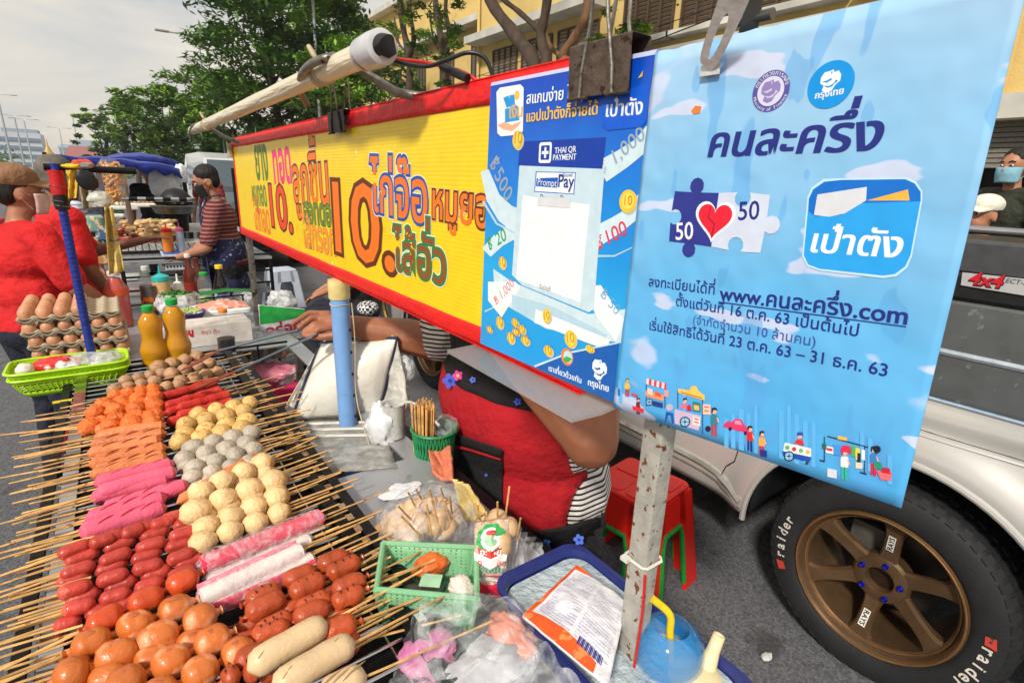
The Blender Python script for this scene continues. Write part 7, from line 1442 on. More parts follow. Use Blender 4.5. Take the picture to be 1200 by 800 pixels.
# ================================================================ stools
def stool(label, cx, cy, rz, w_, h_, mat, inner=None):
    """moulded plastic stool: square seat with raised panels, four splayed corner legs, arched side openings"""
    t = T('plastic_stool', label, 'stool', (cx, cy, 0)); Rz = rotz(rz); o = Vector((cx, cy, 0)); top = w_*.40; bot = w_*.56
    P = lambda x, y, z: o+Rz @ Vector((x, y, z))
    mb = MB(); mb.rbox(o+Vector((0, 0, h_-.012)), (top*2, top*2, .026), .03, rot=Rz); mb.build('seat', mat, t)
    for i in (-1, 1):
        for j in (-1, 1): mb = MB(); mb.rbox(P(i*top*.47, j*top*.47, h_+.0025), (top*.82, top*.82, .006), .02, rot=Rz); mb.build('seat_panel', mat, t)
    for k in range(4):
        Rk = rotz(rz+math.pi/2*k)
        def Q(x, z, ins=0): s = lerp(bot, top, z/h_); return o+Rk @ Vector((x*s, s-ins, z))
        mb = MB(); n = 12
        for sgn in (-1, 1): mb.prism([Q(sgn*1, 0), Q(sgn*1, h_-.02), Q(sgn*.36, h_-.02), Q(sgn*.36, h_*.70), Q(sgn*.46, h_*.60), Q(sgn*.50, 0)], Rk @ Vector((0, -.010, 0)))
        mb.prism([Q(-.62, h_-.02), Q(.62, h_-.02), Q(.62, h_*.66), Q(.4, h_*.70), Q(-.4, h_*.70), Q(-.62, h_*.66)], Rk @ Vector((0, -.010, 0))); mb.build('side_frame', mat, t, smooth=False)
        if inner: mb = MB(); mb.tube([Q(-.46, h_*.1), Q(-.42, h_*.58), Q(-.34, h_*.68), Q(.34, h_*.68), Q(.42, h_*.58), Q(.46, h_*.1)], .010, 8); mb.build('inner_edge', inner, t)
    return t
RP = M('red_stool_plastic', (226, 34, 24), .32, var=.04); c = Pz(748, 575, .45)
stool('red plastic stool with a green inner stool stacked in it, beside the peeling post', 1.53, 1.17, R_(8), .36, .45, RP, M('green_stool_plastic', (20, 140, 50), .35))
c = Pz(328, 315, .45); stool('white plastic stool standing on the road behind the yellow banner', c.x, c.y-.05, R_(5), .36, .46, M('white_stool_plastic', (196, 204, 222), .4, var=.05))
# ================================================================ road, pavement, far things
def asphalt():
    m = M('asphalt', (100, 101, 105), .78, var=.10, scale=.7, bump=.9, bscale=130); nt = m.node_tree; b = nt.nodes['Principled BSDF']; N = nt.nodes.new; L = nt.links.new; src = b.inputs['Base Color'].links[0].from_socket
    tc = N('ShaderNodeTexCoord'); v = N('ShaderNodeTexVoronoi'); v.inputs['Scale'].default_value = 120; L(tc.outputs['Object'], v.inputs['Vector'])
    r = N('ShaderNodeMapRange'); r.inputs['From Min'].default_value = .0; r.inputs['From Max'].default_value = .9; r.inputs['To Min'].default_value = 1.35; r.inputs['To Max'].default_value = .55; L(v.outputs['Color'], r.inputs['Value'])
    hs = N('ShaderNodeHueSaturation'); L(src, hs.inputs['Color']); L(r.outputs[0], hs.inputs['Value'])
    n = N('ShaderNodeTexNoise'); n.inputs['Scale'].default_value = 5; n.inputs['Detail'].default_value = 6; L(tc.outputs['Object'], n.inputs['Vector']); r2 = N('ShaderNodeMapRange'); r2.inputs['From Min'].default_value = .60; r2.inputs['From Max'].default_value = .68; r2.inputs['To Max'].default_value = .7; L(n.outputs['Fac'], r2.inputs['Value'])
    mx = N('ShaderNodeMix'); mx.data_type = 'RGBA'; L(r2.outputs[0], mx.inputs['Factor']); L(hs.outputs[0], mx.inputs['A']); mx.inputs['B'].default_value = rgb(56, 55, 56); L(mx.outputs['Result'], b.inputs['Base Color']); return m
mb = MB(); mb.add([(-600, -300, 0), (600, -300, 0), (600, 900, 0), (-600, 900, 0)], [(0, 1, 2, 3)]); o = mb.build('ground', asphalt(), loc=(0, 0, 0), smooth=False); tag(o, kind='structure')
PAVE = M('paving_concrete', (150, 146, 138), .85, var=.15, scale=2, bump=.5, bscale=60); KERB = M('kerb_stone', (165, 160, 150), .8, var=.15, scale=3)
mb = MB(); mb.box((8.1, 30, .06), (5.8, 110, .12)); o = mb.build('pavement', PAVE, smooth=False); tag(o, kind='structure')
mb = MB(); mb.box((5.1, 30, .065), (.2, 110, .13)); o = mb.build('kerb', KERB, smooth=False); tag(o, kind='structure')
rs = random.Random(11)
for k in range(5):
    x, y = ((1.62, .62), (1.05, .35), (1.75, 1.9), (-.6, 1.1), (.9, 6.2))[k]; crumple('litter', ['small white scrap on the road by the rear tyre', 'small white scrap on the road near the navy box', 'pale scrap on the road under the pickup sill', 'scrap of paper on the road left of the skewers', 'paper scrap on the road by the middle stall'][k], (x, y, .012), (.022, .015, .008), M('paper_scrap', (205, 205, 200), .8), 'litter', 200+k)
# ---- building of yellow plaster
YW = M('yellow_plaster', (212, 184, 116), .85, var=.10, scale=1.2, bump=.4, bscale=25, spots=(1.5, .66, (188, 160, 100))); CN = M('pale_concrete', (196, 194, 186), .8, var=.15, scale=2); SHT = M('brown_shutter', (62, 48, 42), .6, var=.2); DK = M('dark_opening', (16, 15, 16), .9); LOU = M('grey_louvre', (112, 108, 100), .6, var=.2)
bA = T('yellow_building', 'yellow plastered building with brown shutters and concrete ledges behind the posters', 'building', (13, 6, 0))
YA0, YA1 = -5.0, 17.3
mb = MB(); mb.box((14, (YA0+YA1)/2, 6.9), (6, YA1-YA0, 8.2)); mb.build('wall', YW, bA, smooth=False)
mb = MB(); mb.box((14.4, (YA0+YA1)/2, 1.4), (5.2, YA1-YA0, 2.8)); mb.build('shop_recess', DK, bA, smooth=False)
mb = MB(); mb.box((10.94, (YA0+YA1)/2, 2.92), (.30, YA1-YA0, .34)); mb.build('concrete_band', CN, bA, smooth=False)
y = YA0+.3
while y < YA1-.5:
    mb = MB(); mb.box((11.1, y, 1.38), (.3, .34, 2.75)); mb.build('pillar', CN, bA, smooth=False)
    mb = MB()
    for k in range(9): mb.box((11.22, y+1.66, 2.70-.075*k), (.03, 2.9, .060), rot=Matrix.Rotation(.25, 3, 'Y'))
    mb.build('roller_shutter', LOU, bA, smooth=False); y += 3.25
def shutterwin(y0, y1, z0, z1, parent, X, mat=SHT, sill=True, lou=False):
    w_ = MB(); w_.box((X+.10, (y0+y1)/2, (z0+z1)/2), (.05, y1-y0, z1-z0)); f = w_.build('window', DK if lou else mat, parent, smooth=False)
    n = 4
    mb = MB()
    for k in range(5): yy = lerp(y0, y1, k/4); mb.box((X-.01, yy, (z0+z1)/2), (.06, .05, z1-z0))
    for zz in (z0, z1): mb.box((X-.012, (y0+y1)/2, zz), (.055, y1-y0, .05))
    mb.build('frame', M('shutter_frame', (84, 64, 52), .6), f, smooth=False)
    mb = MB(); m = int((z1-z0)/.09)
    for k in range(m): mb.box((X+.02, (y0+y1)/2, z0+.06+k*.09), (.02, y1-y0-.05, .065), rot=Matrix.Rotation(.4, 3, 'Y'))
    tag(mb.build('slats', LOU if lou else mat, f, smooth=False), kind='stuff')
    if sill: mb = MB(); mb.box((X-.10, (y0+y1)/2, z0-.09), (.42, y1-y0+.3, .12)); mb.build('sill', CN, f, smooth=False)
# wall panels are in front of the windows by recess: dark box set proud of the wall
for y0, y1 in ((.3, 2.5), (2.9, 4.9), (5.3, 6.9), (7.2, 8.75), (9.0, 10.5)): shutterwin(y0, y1, 5.02, 6.9, bA, 10.97)
for y0, y1 in ((11.4, 13.0), (13.3, 14.7), (15.0, 16.3)): shutterwin(y0, y1, 4.25, 5.75, bA, 10.97, lou=True, sill=True)
mb = MB(); mb.box((10.70, 14.2, 6.12), (.7, 6.0, .22)); mb.build('ledge', CN, bA, smooth=False); mb = MB(); mb.box((10.84, 5.4, 4.62), (.34, 11.5, .10)); mb.build('ledge', CN, bA, smooth=False)
for y0, y1 in ((11.4, 13.0), (13.3, 14.7), (15.0, 16.3), (.3, 2.5), (2.9, 4.9), (5.3, 6.9), (7.2, 8.75)): shutterwin(y0, y1, 7.6, 9.0, bA, 10.97)
for y_ in (10.9, 17.15, 7.0, 2.7): mb = MB(); mb.cyl((10.9, y_, 2.9), (10.9, y_, 10.9), .05, n=8); mb.build('drain_pipe', YW, bA)
bB = T('yellow_building', 'set back yellow wing with pale curved ledges above the fluorescent lamp', 'building', (16, 26, 0))
mb = MB(); mb.box((17, 28, 4.2), (6, 21.5, 8.4)); mb.build('wall', YW, bB, smooth=False); mb = MB(); mb.box((17.6, 29, 9.6), (6, 19, 2.6)); mb.build('wall', YW, bB, smooth=False)
for z, x in ((8.25, 13.75), (10.95, 14.4), (5.15, 13.85)): mb = MB(); mb.box((x+.2, 28, z), (1.0, 21.8, .26)); mb.build('ledge', CN, bB, smooth=False)
for k in range(7):
    y0 = 18.3+k*2.9; shutterwin(y0, y0+1.3, 6.0, 7.4, bB, 13.97, lou=True); shutterwin(y0, y0+1.3, 2.6, 4.2, bB, 13.97, lou=True)
# ---- trees
def leafmat(name, c, c2):
    m = M(name, c, .55, var=.25, scale=1.6, col2=c2); nt = m.node_tree; b = nt.nodes['Principled BSDF']; return m
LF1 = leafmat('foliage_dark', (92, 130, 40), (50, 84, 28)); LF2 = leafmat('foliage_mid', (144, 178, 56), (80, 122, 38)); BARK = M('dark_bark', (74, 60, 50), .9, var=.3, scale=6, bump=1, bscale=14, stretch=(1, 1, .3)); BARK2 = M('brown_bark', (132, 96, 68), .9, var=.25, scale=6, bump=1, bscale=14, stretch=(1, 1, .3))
def leaves(mb, c, r, n, size, rs, flat=.55):
    for k in range(n):
        u = Vector((rs.gauss(0, 1), rs.gauss(0, 1), rs.gauss(0, 1))).normalized()*r*(rs.random()**.45); u.z *= flat; p = c+u
        a = Vector((rs.uniform(-1, 1), rs.uniform(-1, 1), rs.uniform(-.45, .35))).normalized()*size*rs.uniform(.75, 1.4); b = a.cross(Vector((rs.uniform(-.4, .4), rs.uniform(-.4, .4), 1))).normalized()*size*rs.uniform(.28, .5)
        k0 = len(mb.V); mb.V += [p-a, p+b*.9-a*.1, p+a, p-b]; mb.F.append((k0, k0+1, k0+2, k0+3)); mb.mi.append(mb.cm)
def tree(label, x, y, h, r, crown0, seed, nclump=90, per=70, size=.16, mat=(LF1, LF2), flat=.5, group=None, lim=7, trunk_r=.22, bark=BARK):
    rs = random.Random(seed); t = T('street_tree', label, 'tree', (x, y, 0), group); mb = MB()
    top = Vector((x+rs.uniform(-.4, .4), y+rs.uniform(-.4, .4), crown0+ (h-crown0)*.45)); mb.tube(smoothpts([Vector((x, y, 0)), Vector((x+rs.uniform(-.1, .1), y, crown0*.5)), Vector((x+rs.uniform(-.2, .2), y, crown0)), top]), [trunk_r*(1-.6*i/18) for i in range(19)], 9); mb.build('trunk', bark, t)
    C_ = []; cz = (crown0+h)/2; hz = (h-crown0)/2
    for k in range(nclump):
        a = rs.uniform(0, 6.283); f = rs.random()**.5; z = rs.uniform(-1, 1); q = math.sqrt(max(0, 1-abs(z)**2.2))*f*(1+.22*math.sin(3*a+seed)+.15*math.sin(5*a+seed*2)); C_.append(Vector((x+r*q*math.cos(a), y+r*q*math.sin(a), cz+hz*z)))
    for k in range(lim):
        e = C_[k*3]; s0 = lerp(Vector((x, y, crown0*.8)), top, rs.random()); mb = MB(); mb.tube(smoothpts([s0, lerp(s0, e, .5)+Vector((0, 0, -.25)), e]), [trunk_r*.42*(1-.085*i) for i in range(13)], 6); mb.build('limb', bark, t)
    m1, m2 = MB(), MB()
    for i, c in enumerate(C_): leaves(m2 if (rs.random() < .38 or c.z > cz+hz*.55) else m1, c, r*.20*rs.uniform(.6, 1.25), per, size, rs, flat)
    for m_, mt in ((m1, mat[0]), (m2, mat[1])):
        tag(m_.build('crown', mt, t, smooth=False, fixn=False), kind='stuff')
    return t
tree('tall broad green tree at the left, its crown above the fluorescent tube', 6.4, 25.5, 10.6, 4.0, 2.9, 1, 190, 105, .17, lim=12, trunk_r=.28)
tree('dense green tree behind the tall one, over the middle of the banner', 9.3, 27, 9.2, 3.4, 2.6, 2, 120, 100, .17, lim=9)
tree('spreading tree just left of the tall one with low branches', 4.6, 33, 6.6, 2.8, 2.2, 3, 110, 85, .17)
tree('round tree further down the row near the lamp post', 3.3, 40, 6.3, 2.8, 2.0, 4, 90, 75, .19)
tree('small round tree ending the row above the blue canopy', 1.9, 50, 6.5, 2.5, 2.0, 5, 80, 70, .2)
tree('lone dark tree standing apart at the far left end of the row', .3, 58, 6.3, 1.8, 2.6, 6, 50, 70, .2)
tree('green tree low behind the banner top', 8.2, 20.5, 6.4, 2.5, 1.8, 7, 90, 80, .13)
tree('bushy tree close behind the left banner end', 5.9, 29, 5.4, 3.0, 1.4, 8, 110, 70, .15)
# near trees in front of the yellow building
def bare_tree(label, base, forks, clumps, seed, r0=.17, bark=BARK, n=60, size=.085):
    rs = random.Random(seed); t = T('street_tree', label, 'tree', base)
    for i, (pts, ra, rb) in enumerate(forks):
        mb = MB(); P = smoothpts(pts, 5); mb.tube(P, [lerp(ra, rb, k/(len(P)-1))*(1+.08*math.sin(k*1.7)) for k in range(len(P))], 10); mb.build('trunk' if i == 0 else 'limb', bark, t)
    m1, m2 = MB(), MB()
    for c, r in clumps: leaves(m1 if rs.random() < .5 else m2, c, r, n, size, rs, .6)
    if m1.F: tag(m1.build('crown', LF1, t, smooth=False, fixn=False), kind='stuff')
    if m2.F: tag(m2.build('crown', LF2, t, smooth=False, fixn=False), kind='stuff')
X_ = 7.5
b = Px(636, 92, X_); base = Vector((X_, b.y, .12)); fk = Px(634, 80, X_)
cl = []; rs = random.Random(21)
for k in range(46): cl.append((Px(rs.uniform(560, 800), rs.uniform(-260, -15), X_)+Vector((rs.uniform(-1, 1), rs.uniform(-1, 1), 0)), rs.uniform(.3, .6)))
for k in range(9): cl.append((Px(rs.uniform(690, 760), rs.uniform(-10, 50), X_+1.2), rs.uniform(.12, .24)))
for k in range(4): cl.append((Px(rs.uniform(830, 1000), rs.uniform(-20, 6), X_+2), rs.uniform(.12, .24)))
bare_tree('dark forked tree whose trunks part behind the payment poster', base, [([base, Vector((X_, b.y, 2.2)), Px(628, 84, X_), Px(606, 45, X_), Px(574, 0, X_), Px(556, -60, X_)], .20, .10), ([Px(634, 98, X_), Px(640, 72, X_), Px(634, 42, X_), Px(640, 10, X_), Px(650, -70, X_)], .12, .08), ([Px(634, 38, X_), Px(608, 14, X_), Px(585, -4, X_), Px(560, -30, X_)], .06, .04)], cl, 22)
b = Px(664, 84, X_+.6); base = Vector((X_+.6, b.y, .12))
bare_tree('brown barked tree curving up to the right beside the forked one', base, [([base, Vector((X_+.6, b.y, 2.4)), Px(664, 84, X_+.6), Px(660, 66, X_+.6), Px(676, 40, X_+.6), Px(688, 10, X_+.6), Px(684, -50, X_+.6)], .14, .07), ([Px(660, 68, X_+.6), Px(646, 56, X_+.6), Px(640, 40, X_+.6)], .06, .04)], [(Px(rs.uniform(650, 740), rs.uniform(-200, -20), X_+.6), .4) for k in range(16)], 23, bark=BARK2)
for px_, lb, sd_ in ((476, 'slim tree with sparse leaves right of the lamp end cap', 31), (518, 'slim forked tree between the wires and the building corner', 32)):
    b = Px(px_, 80, X_); base = Vector((X_, b.y, .12)); cl = [(Px(px_+rs.uniform(-26, 24), rs.uniform(-60, 66), X_+rs.uniform(-.5, .5)), rs.uniform(.14, .36)) for k in range(20)]+[(Px(px_+rs.uniform(-10, 10), rs.uniform(60, 120), X_), rs.uniform(.08, .2)) for k in range(5)]
    bare_tree(lb, base, [([base, Vector((X_, b.y, 2.5)), Px(px_+4, 78, X_), Px(px_-4, 30, X_), Px(px_-12, -30, X_)], .13, .07), ([Px(px_+3, 68, X_), Px(px_+9, 44, X_), Px(px_+4, 10, X_), Px(px_+10, -40, X_)], .08, .04), ([Px(px_+2, 62, X_), Px(px_-9, 50, X_), Px(px_-14, 20, X_)], .045, .02)], cl, sd_, n=80, size=.075)
# ---- lamp posts
LPM = M('lamp_post_grey', (176, 182, 188), .45, .4)
def lamp_post(label, x, y, h, arms=(1,), r=.09, lean=0):
    t = T('street_lamp', label, 'street lamp', (x, y, 0)); mb = MB(); mb.tube([(x, y, 0), (x+lean*.5, y, h*.5), (x+lean, y, h)], [r, r*.8, r*.5], 10); mb.build('post', LPM, t)
    for s in arms:
        e = Vector((x+lean+s*1.3, y, h+.25)); mb = MB(); mb.tube(smoothpts([(x+lean, y, h-.1), (x+lean+s*.4, y, h+.2), e]), .035, 6); mb.build('arm', LPM, t); mb = MB(); mb.rbox(e+Vector((s*.25, 0, 0)), (.6, .18, .10), .05); mb.build('lamp_head', M('lamp_head_grey', (150, 150, 148), .5), t)
lamp_post('tall street lamp rising between the trees left of the lamp tube', 4.75, 34, 7.9, (-1,), .10); lamp_post('second lamp post further off by the small trees', 3.9, 48, 6.6, (-1,), .09)
p = Py(375, 140, 22); lamp_post('pale pole standing in front of the tall tree', p.x, 22, 9.5, (), .075); p = Py(262, 165, 30); lamp_post('thin pale pole low among the trees', p.x, 30, 4.6, (), .05)
for i, (px_, h) in enumerate(((14, 15.5), (28, 13), (38, 13.5))): p = Py(px_, 190, 95+i*12); lamp_post(['far lamp post nearest the left edge', 'second far lamp post from the left edge', 'third far lamp post beside the golden spire'][i], p.x, 95+i*12, h*.62, (-1, 1), .16)
p = Py(72, 165, 140); lamp_post('distant lamp post between the spire and the temple roofs', p.x, 140, 8.5, (-1, 1), .14)
# ---- far buildings
HW2 = M('far_white_wall', (196, 202, 208), .8, var=.05); HB = M('far_window_band', (112, 134, 156), .4); PK = M('far_pink_wall', (206, 190, 186), .8, var=.06); RR = M('far_red_roof', (150, 96, 92), .8); GRF = M('far_grey_roof', (136, 150, 166), .7); GLD = M('gold_spire', (196, 160, 84), .5, .3)
t = T('office_block', 'long white block with blue window bands on the far left skyline', 'building', (-16, 165, 0)); mb = MB(); mb.box((-20, 168, 4.2), (19, 10, 8.4)); mb.build('wall', HW2, t, smooth=False)
for k in range(4): mb = MB(); mb.box((-20, 162.9, 1.9+k*1.7), (18.6, .3, .7)); mb.build('window_band', HB, t, smooth=False)
mb = MB(); mb.box((-14, 168, 8.8), (6, 6, .9)); mb.build('roof_house', GRF, t, smooth=False)
t = T('golden_stupa', 'golden pointed spire of a temple between the white block and the temple roofs', 'temple', (-8.8, 150, 0)); mb = MB(); mb.lathe([(2.6, 0), (2.4, 2.0), (1.8, 2.8), (1.2, 3.8), (.6, 4.5), (.2, 5.6), (.05, 7.0), (.0001, 7.1)], (-8.9, 150, 0), 14, sq=3); mb.build('spire', GLD, t)
def gable(label, x, y, w_, d, h, rh, wall, roof, nm='temple_hall'):
    t = T(nm, label, 'building', (x, y, 0)); mb = MB(); mb.box((x, y, h/2), (w_, d, h)); mb.build('wall', wall, t, smooth=False)
    mb = MB(); mb.prism([(x-w_*.56, y-d*.52, h-.2), (x+w_*.56, y-d*.52, h-.2), (x+w_*.40, y-d*.05, h+rh), (x-w_*.40, y-d*.05, h+rh)], (0, .3, .3)); mb.prism([(x-w_*.5, y-d*.4, h-.3), (x-w_*.4, y, h+rh), (x-w_*.5, y+d*.4, h-.3)], (w_*.9, 0, 0)); mb.build('roof', roof, t, smooth=False)
gable('red roofed temple hall on the far skyline', -2.2, 150, 8, 8, 3.4, 2.2, HW2, RR); gable('lower red roofed hall beside the first, on the far skyline', -5.2, 156, 5, 6, 2.6, 1.5, HW2, RR)
gable('large pale pink building with a grey hipped roof on the far skyline', 1.0, 175, 13, 9, 6.2, 1.6, PK, GRF, 'office_block'); mb = MB(); mb.cyl((-4.6, 176, 7), (-4.6, 176, 14), .12); tag(mb.build('antenna_mast', LPM), 'thin antenna mast over the pink building on the skyline', 'mast')
gable('small dark roofed house at the right end of the far skyline', 5.2, 150, 5, 6, 3.0, 1.4, PK, M('brown_roof', (140, 112, 104), .8)); gable('pale glassy tower block between the spire and the red roofs', -6.4, 190, 5, 5, 6.4, .6, M('far_glass', (150, 176, 190), .4), GRF, 'office_block')
mb = MB(); rs = random.Random(5)
for k in range(70): x = lerp(-60, 40, rs.random()); leaves(mb, Vector((x, rs.uniform(120, 138), rs.uniform(.6, 1.0 if x > -9 else 3.6))), 2.4, 60, .5, rs, .8)
tag(mb.build('tree_line', LF1, smooth=False, fixn=False), 'low line of trees in front of the far buildings', 'trees', kind='stuff')
# ---- parked vehicles down the street
def vehicle(name, label, x0, y0, w_, ln, prof, glassz, mat, cat):
    """front faces the camera (-Y); prof = (distance back, height, half width factor)"""
    t = T(name, label, cat, (x0+w_/2, y0+ln/2, 0)); cx = x0+w_/2; V = []; F = []
    for yy, z, f in prof: V += [Vector((cx-w_/2*f, y0+yy, z)), Vector((cx+w_/2*f, y0+yy, z))]
    n = len(prof); F = [(2*i, 2*i+1, 2*i+3, 2*i+2) for i in range(n-1)]; bz = .35; k = 2*n; V += [Vector((cx-w_/2, y0+prof[0][0], bz)), Vector((cx+w_/2, y0+prof[0][0], bz)), Vector((cx-w_/2, y0+ln, bz)), Vector((cx+w_/2, y0+ln, bz))]
    F += [(0, 1, k+1, k), tuple([k]+list(range(0, 2*n, 2))+[k+2]), tuple([k+1]+list(range(1, 2*n, 2))+[k+3]), (2*n-2, 2*n-1, k+3, k+2)]; mb = MB(); mb.add(V, F); mb.build('body', mat, t, smooth=False)
    (y1, z1, f1), (y2, z2, f2) = glassz; e = Vector((0, -.012, .004)); mb = MB(); mb.flat([Vector((cx-w_/2*f1*.92, y0+y1, z1))+e, Vector((cx+w_/2*f1*.92, y0+y1, z1))+e, Vector((cx+w_/2*f2*.92, y0+y2, z2))+e, Vector((cx-w_/2*f2*.92, y0+y2, z2))+e]); mb.build('windscreen', M('grey_glass', (70, 84, 92), .05, coat=1), t, smooth=False)
    for s in (-1, 1):
        mb = MB(); mb.rbox((cx+s*w_*.37, y0-.01, .80), (w_*.2, .06, .20), .03); mb.build('headlight', M('lamp_glass', (215, 220, 225), .08), t); mb = MB(); mb.rbox((cx+s*(w_*.5+.10), y0+y1+.1, z1+.08), (.20, .10, .16), .03); mb.build('wing_mirror', BPL, t)
        for wy in (.85, ln-.85): mb = MB(); mb.lathe([(.0001, -.1), (.33, -.1), (.34, 0), (.33, .1), (.2, .11), (.0001, .09)], (cx+s*(w_/2-.08), y0+wy, .34), 24, rot=Matrix.Rotation(math.pi/2*s, 3, 'Y')); mb.build('wheel', RUB, t)
        mb = MB(); zt = z2-.06; mb.prism([Vector((cx+s*w_/2*.985, y0+y1+.35, z1+.05)), Vector((cx+s*w_/2*.985, y0+ln*.9, z1+.05)), Vector((cx+s*w_/2*(f2+.01), y0+ln*.88, zt)), Vector((cx+s*w_/2*(f2+.01), y0+y2+.1, zt))], (s*.01, 0, 0)); mb.build('side_window', GLS, t, smooth=False)
    mb = MB(); mb.rbox((cx, y0-.012, .74), (w_*.42, .05, .16), .03); mb.rbox((cx, y0-.012, .46), (w_*.6, .05, .12), .03); mb.build('grille', BPL, t); mb = MB(); mb.rbox((cx, y0-.045, .60), (.36, .02, .13), .01); mb.build('number_plate', HW2, t)
VW = M('white_van_paint', (206, 208, 208), .3, var=.03, coat=.5); VS = M('silver_car_paint', (176, 180, 184), .3, .3, var=.03, coat=.5)
vehicle('white_van', 'tall white van parked along the street behind the man in the apron', 1.72, 13.2, 1.9, 5.0, [(0, .95, .97), (.75, 1.15, .96), (1.4, 1.88, .86), (2.2, 2.02, .84), (4.9, 2.02, .84), (5.0, 1.2, .98)], ((.78, 1.2, .95), (1.38, 1.84, .86)), VW, 'van')
vehicle('silver_car', 'silver pickup facing the camera left of the white van', 1.22, 18.5, 1.8, 5.0, [(0, .95, .97), (1.3, 1.08, .96), (2.1, 1.60, .78), (3.6, 1.60, .78), (4.0, 1.1, .95), (5.0, 1.05, .96)], ((1.34, 1.12, .94), (2.06, 1.57, .79)), VS, 'car')
vehicle('black_car', 'dark car low behind the pan of the middle stall', 1.15, 9.6, 1.6, 3.8, [(0, .75, .97), (1.0, .90, .96), (1.7, 1.32, .78), (3.0, 1.30, .78), (3.8, .9, .95)], ((1.05, .94, .94), (1.66, 1.28, .79)), M('black_car_paint', (26, 28, 32), .2, coat=1), 'car')
# ---- middle stall
ms = T('food_stall', 'middle food stall with steel frame, shelves and plastic tubs', 'food stall', (.45, 5.4, 0)); 
mb = MB(); mb.box((.50, 5.35, .90), (1.02, 1.30, .02)); mb.build('counter', DECK, ms, smooth=False); mb = MB(); mb.box((.50, 5.35, .62), (1.0, 1.28, .02)); mb.build('shelf', DECK, ms, smooth=False); mb = MB(); mb.box((.50, 5.35, .30), (1.0, 1.28, .02)); mb.build('shelf', DECK, ms, smooth=False)
for x, y in ((.0, 4.72), (1.0, 4.72), (.0, 5.98), (1.0, 5.98)): mb = MB(); mb.cyl((x, y, 0), (x, y, .91 if y < 5 else 1.60), .014); mb.build('post', BLK, ms)
for z in (.93, .80, .70): mb = MB(); mb.cyl((.0, 4.70, z), (1.0, 4.70, z), .008); mb.build('front_bar', BLK, ms)
mb = MB()
a, b = Py(130, 233, 4.9), Py(228, 234, 4.9)
for k in range(10): mb.cm = k % 2; mb.cyl(lerp(a, b, k/10), lerp(a, b, (k+1)/10), .016, n=8)
mb.build('striped_bar', [BLK, CHR], ms)
for i, (px_, w_, lb) in enumerate(((160, .26, 'clear tub of red chillies on the lower shelf of the middle stall'), (203, .30, 'clear tub of pale food on the lower shelf, right of the chillies'), (240, .22, 'clear tub on the lower shelf nearest the man in the apron'))):
    p = Py(px_, 318, 4.85); t = T('plastic_tub', lb, 'tub', (p.x, 4.9, .63)); mb = MB(); mb.rbox((p.x, 4.92, .70), (w_, .24, .13), .03); mb.build('box', M('frosted_tub', (200, 205, 205), .2, var=.04, alpha=.5), t); mb = MB(); mb.rbox((p.x, 4.92, .675), (w_*.85, .2, .06), .03); mb.build('contents', M(['chilli_fill', 'pale_fill', 'brown_fill'][i], [(200, 70, 60), (206, 190, 160), (160, 110, 80)][i], .6, bump=1, bscale=40, spots=(30, .5, (225, 200, 180))), t); mb = MB(); mb.rbox((p.x, 4.92, .772), (w_*1.04, .26, .016), .03); mb.build('lid', M('white_plastic', (226, 228, 226), .35), t)
p = Py(222, 292, 4.75); t = T('white_basket', 'white perforated plastic basket on the front of the middle stall', 'basket', (p.x, 4.82, .84)); mb = MB(); PW = M('basket_white', (196, 204, 212), .4); L_ = .34
for z in (.845, .875, .905, .93): mb.box((p.x, 4.72, z), (L_, .008, .012)); mb.box((p.x, 4.96, z), (L_, .008, .012))
for k in range(17): x = p.x-L_/2+L_*k/16; mb.box((x, 4.7205, .888), (.009, .0065, .10)); mb.box((x, 4.9595, .888), (.009, .0065, .10))
tag(mb.build('lattice', PW, t, smooth=False), kind='stuff'); mb = MB(); mb.box((p.x, 4.84, .836), (L_, .24, .008)); mb.box((p.x, 4.84, .945), (L_+.02, .27, .012)); mb.build('rim', PW, t, smooth=False)
mb = MB(); mb.rbox((p.x-.09, 4.84, .956), (.16, .2, .01), .02); tag(mb.build('blue_tray', M('blue_tray', (40, 100, 190), .35)), 'blue tray under the two sauce bottles of the middle stall', 'tray')
mb = MB(); mb.rbox((p.x+.12, 4.84, .962), (.22, .2, .02), .03); tag(mb.build('foam_tray', M('white_plastic', (226, 228, 226), .35)), 'white foam tray of pink food on the middle stall', 'tray'); crumple('pink_food', 'pink and white food wrapped in film on the white foam tray', (p.x+.12, 4.86, .995), (.09, .07, .03), M('pink_food', (232, 190, 180), .4, spots=(20, .5, (220, 120, 100))), 'food', 90)
squeeze('squeeze_bottle', 'orange squeeze bottle with a red cap on the middle stall', Vector((p.x-.13, 4.80, .962)), .22, .036, M('orange_squeeze', (226, 130, 50), .35), M('red_cap', (214, 30, 34), .35)); squeeze('pump_bottle', 'white and blue pump bottle with a pink top on the middle stall', Vector((p.x-.045, 4.82, .962)), .22, .028, M('blue_white_bottle', (190, 205, 220), .35), M('pink_cap', (226, 110, 140), .35))
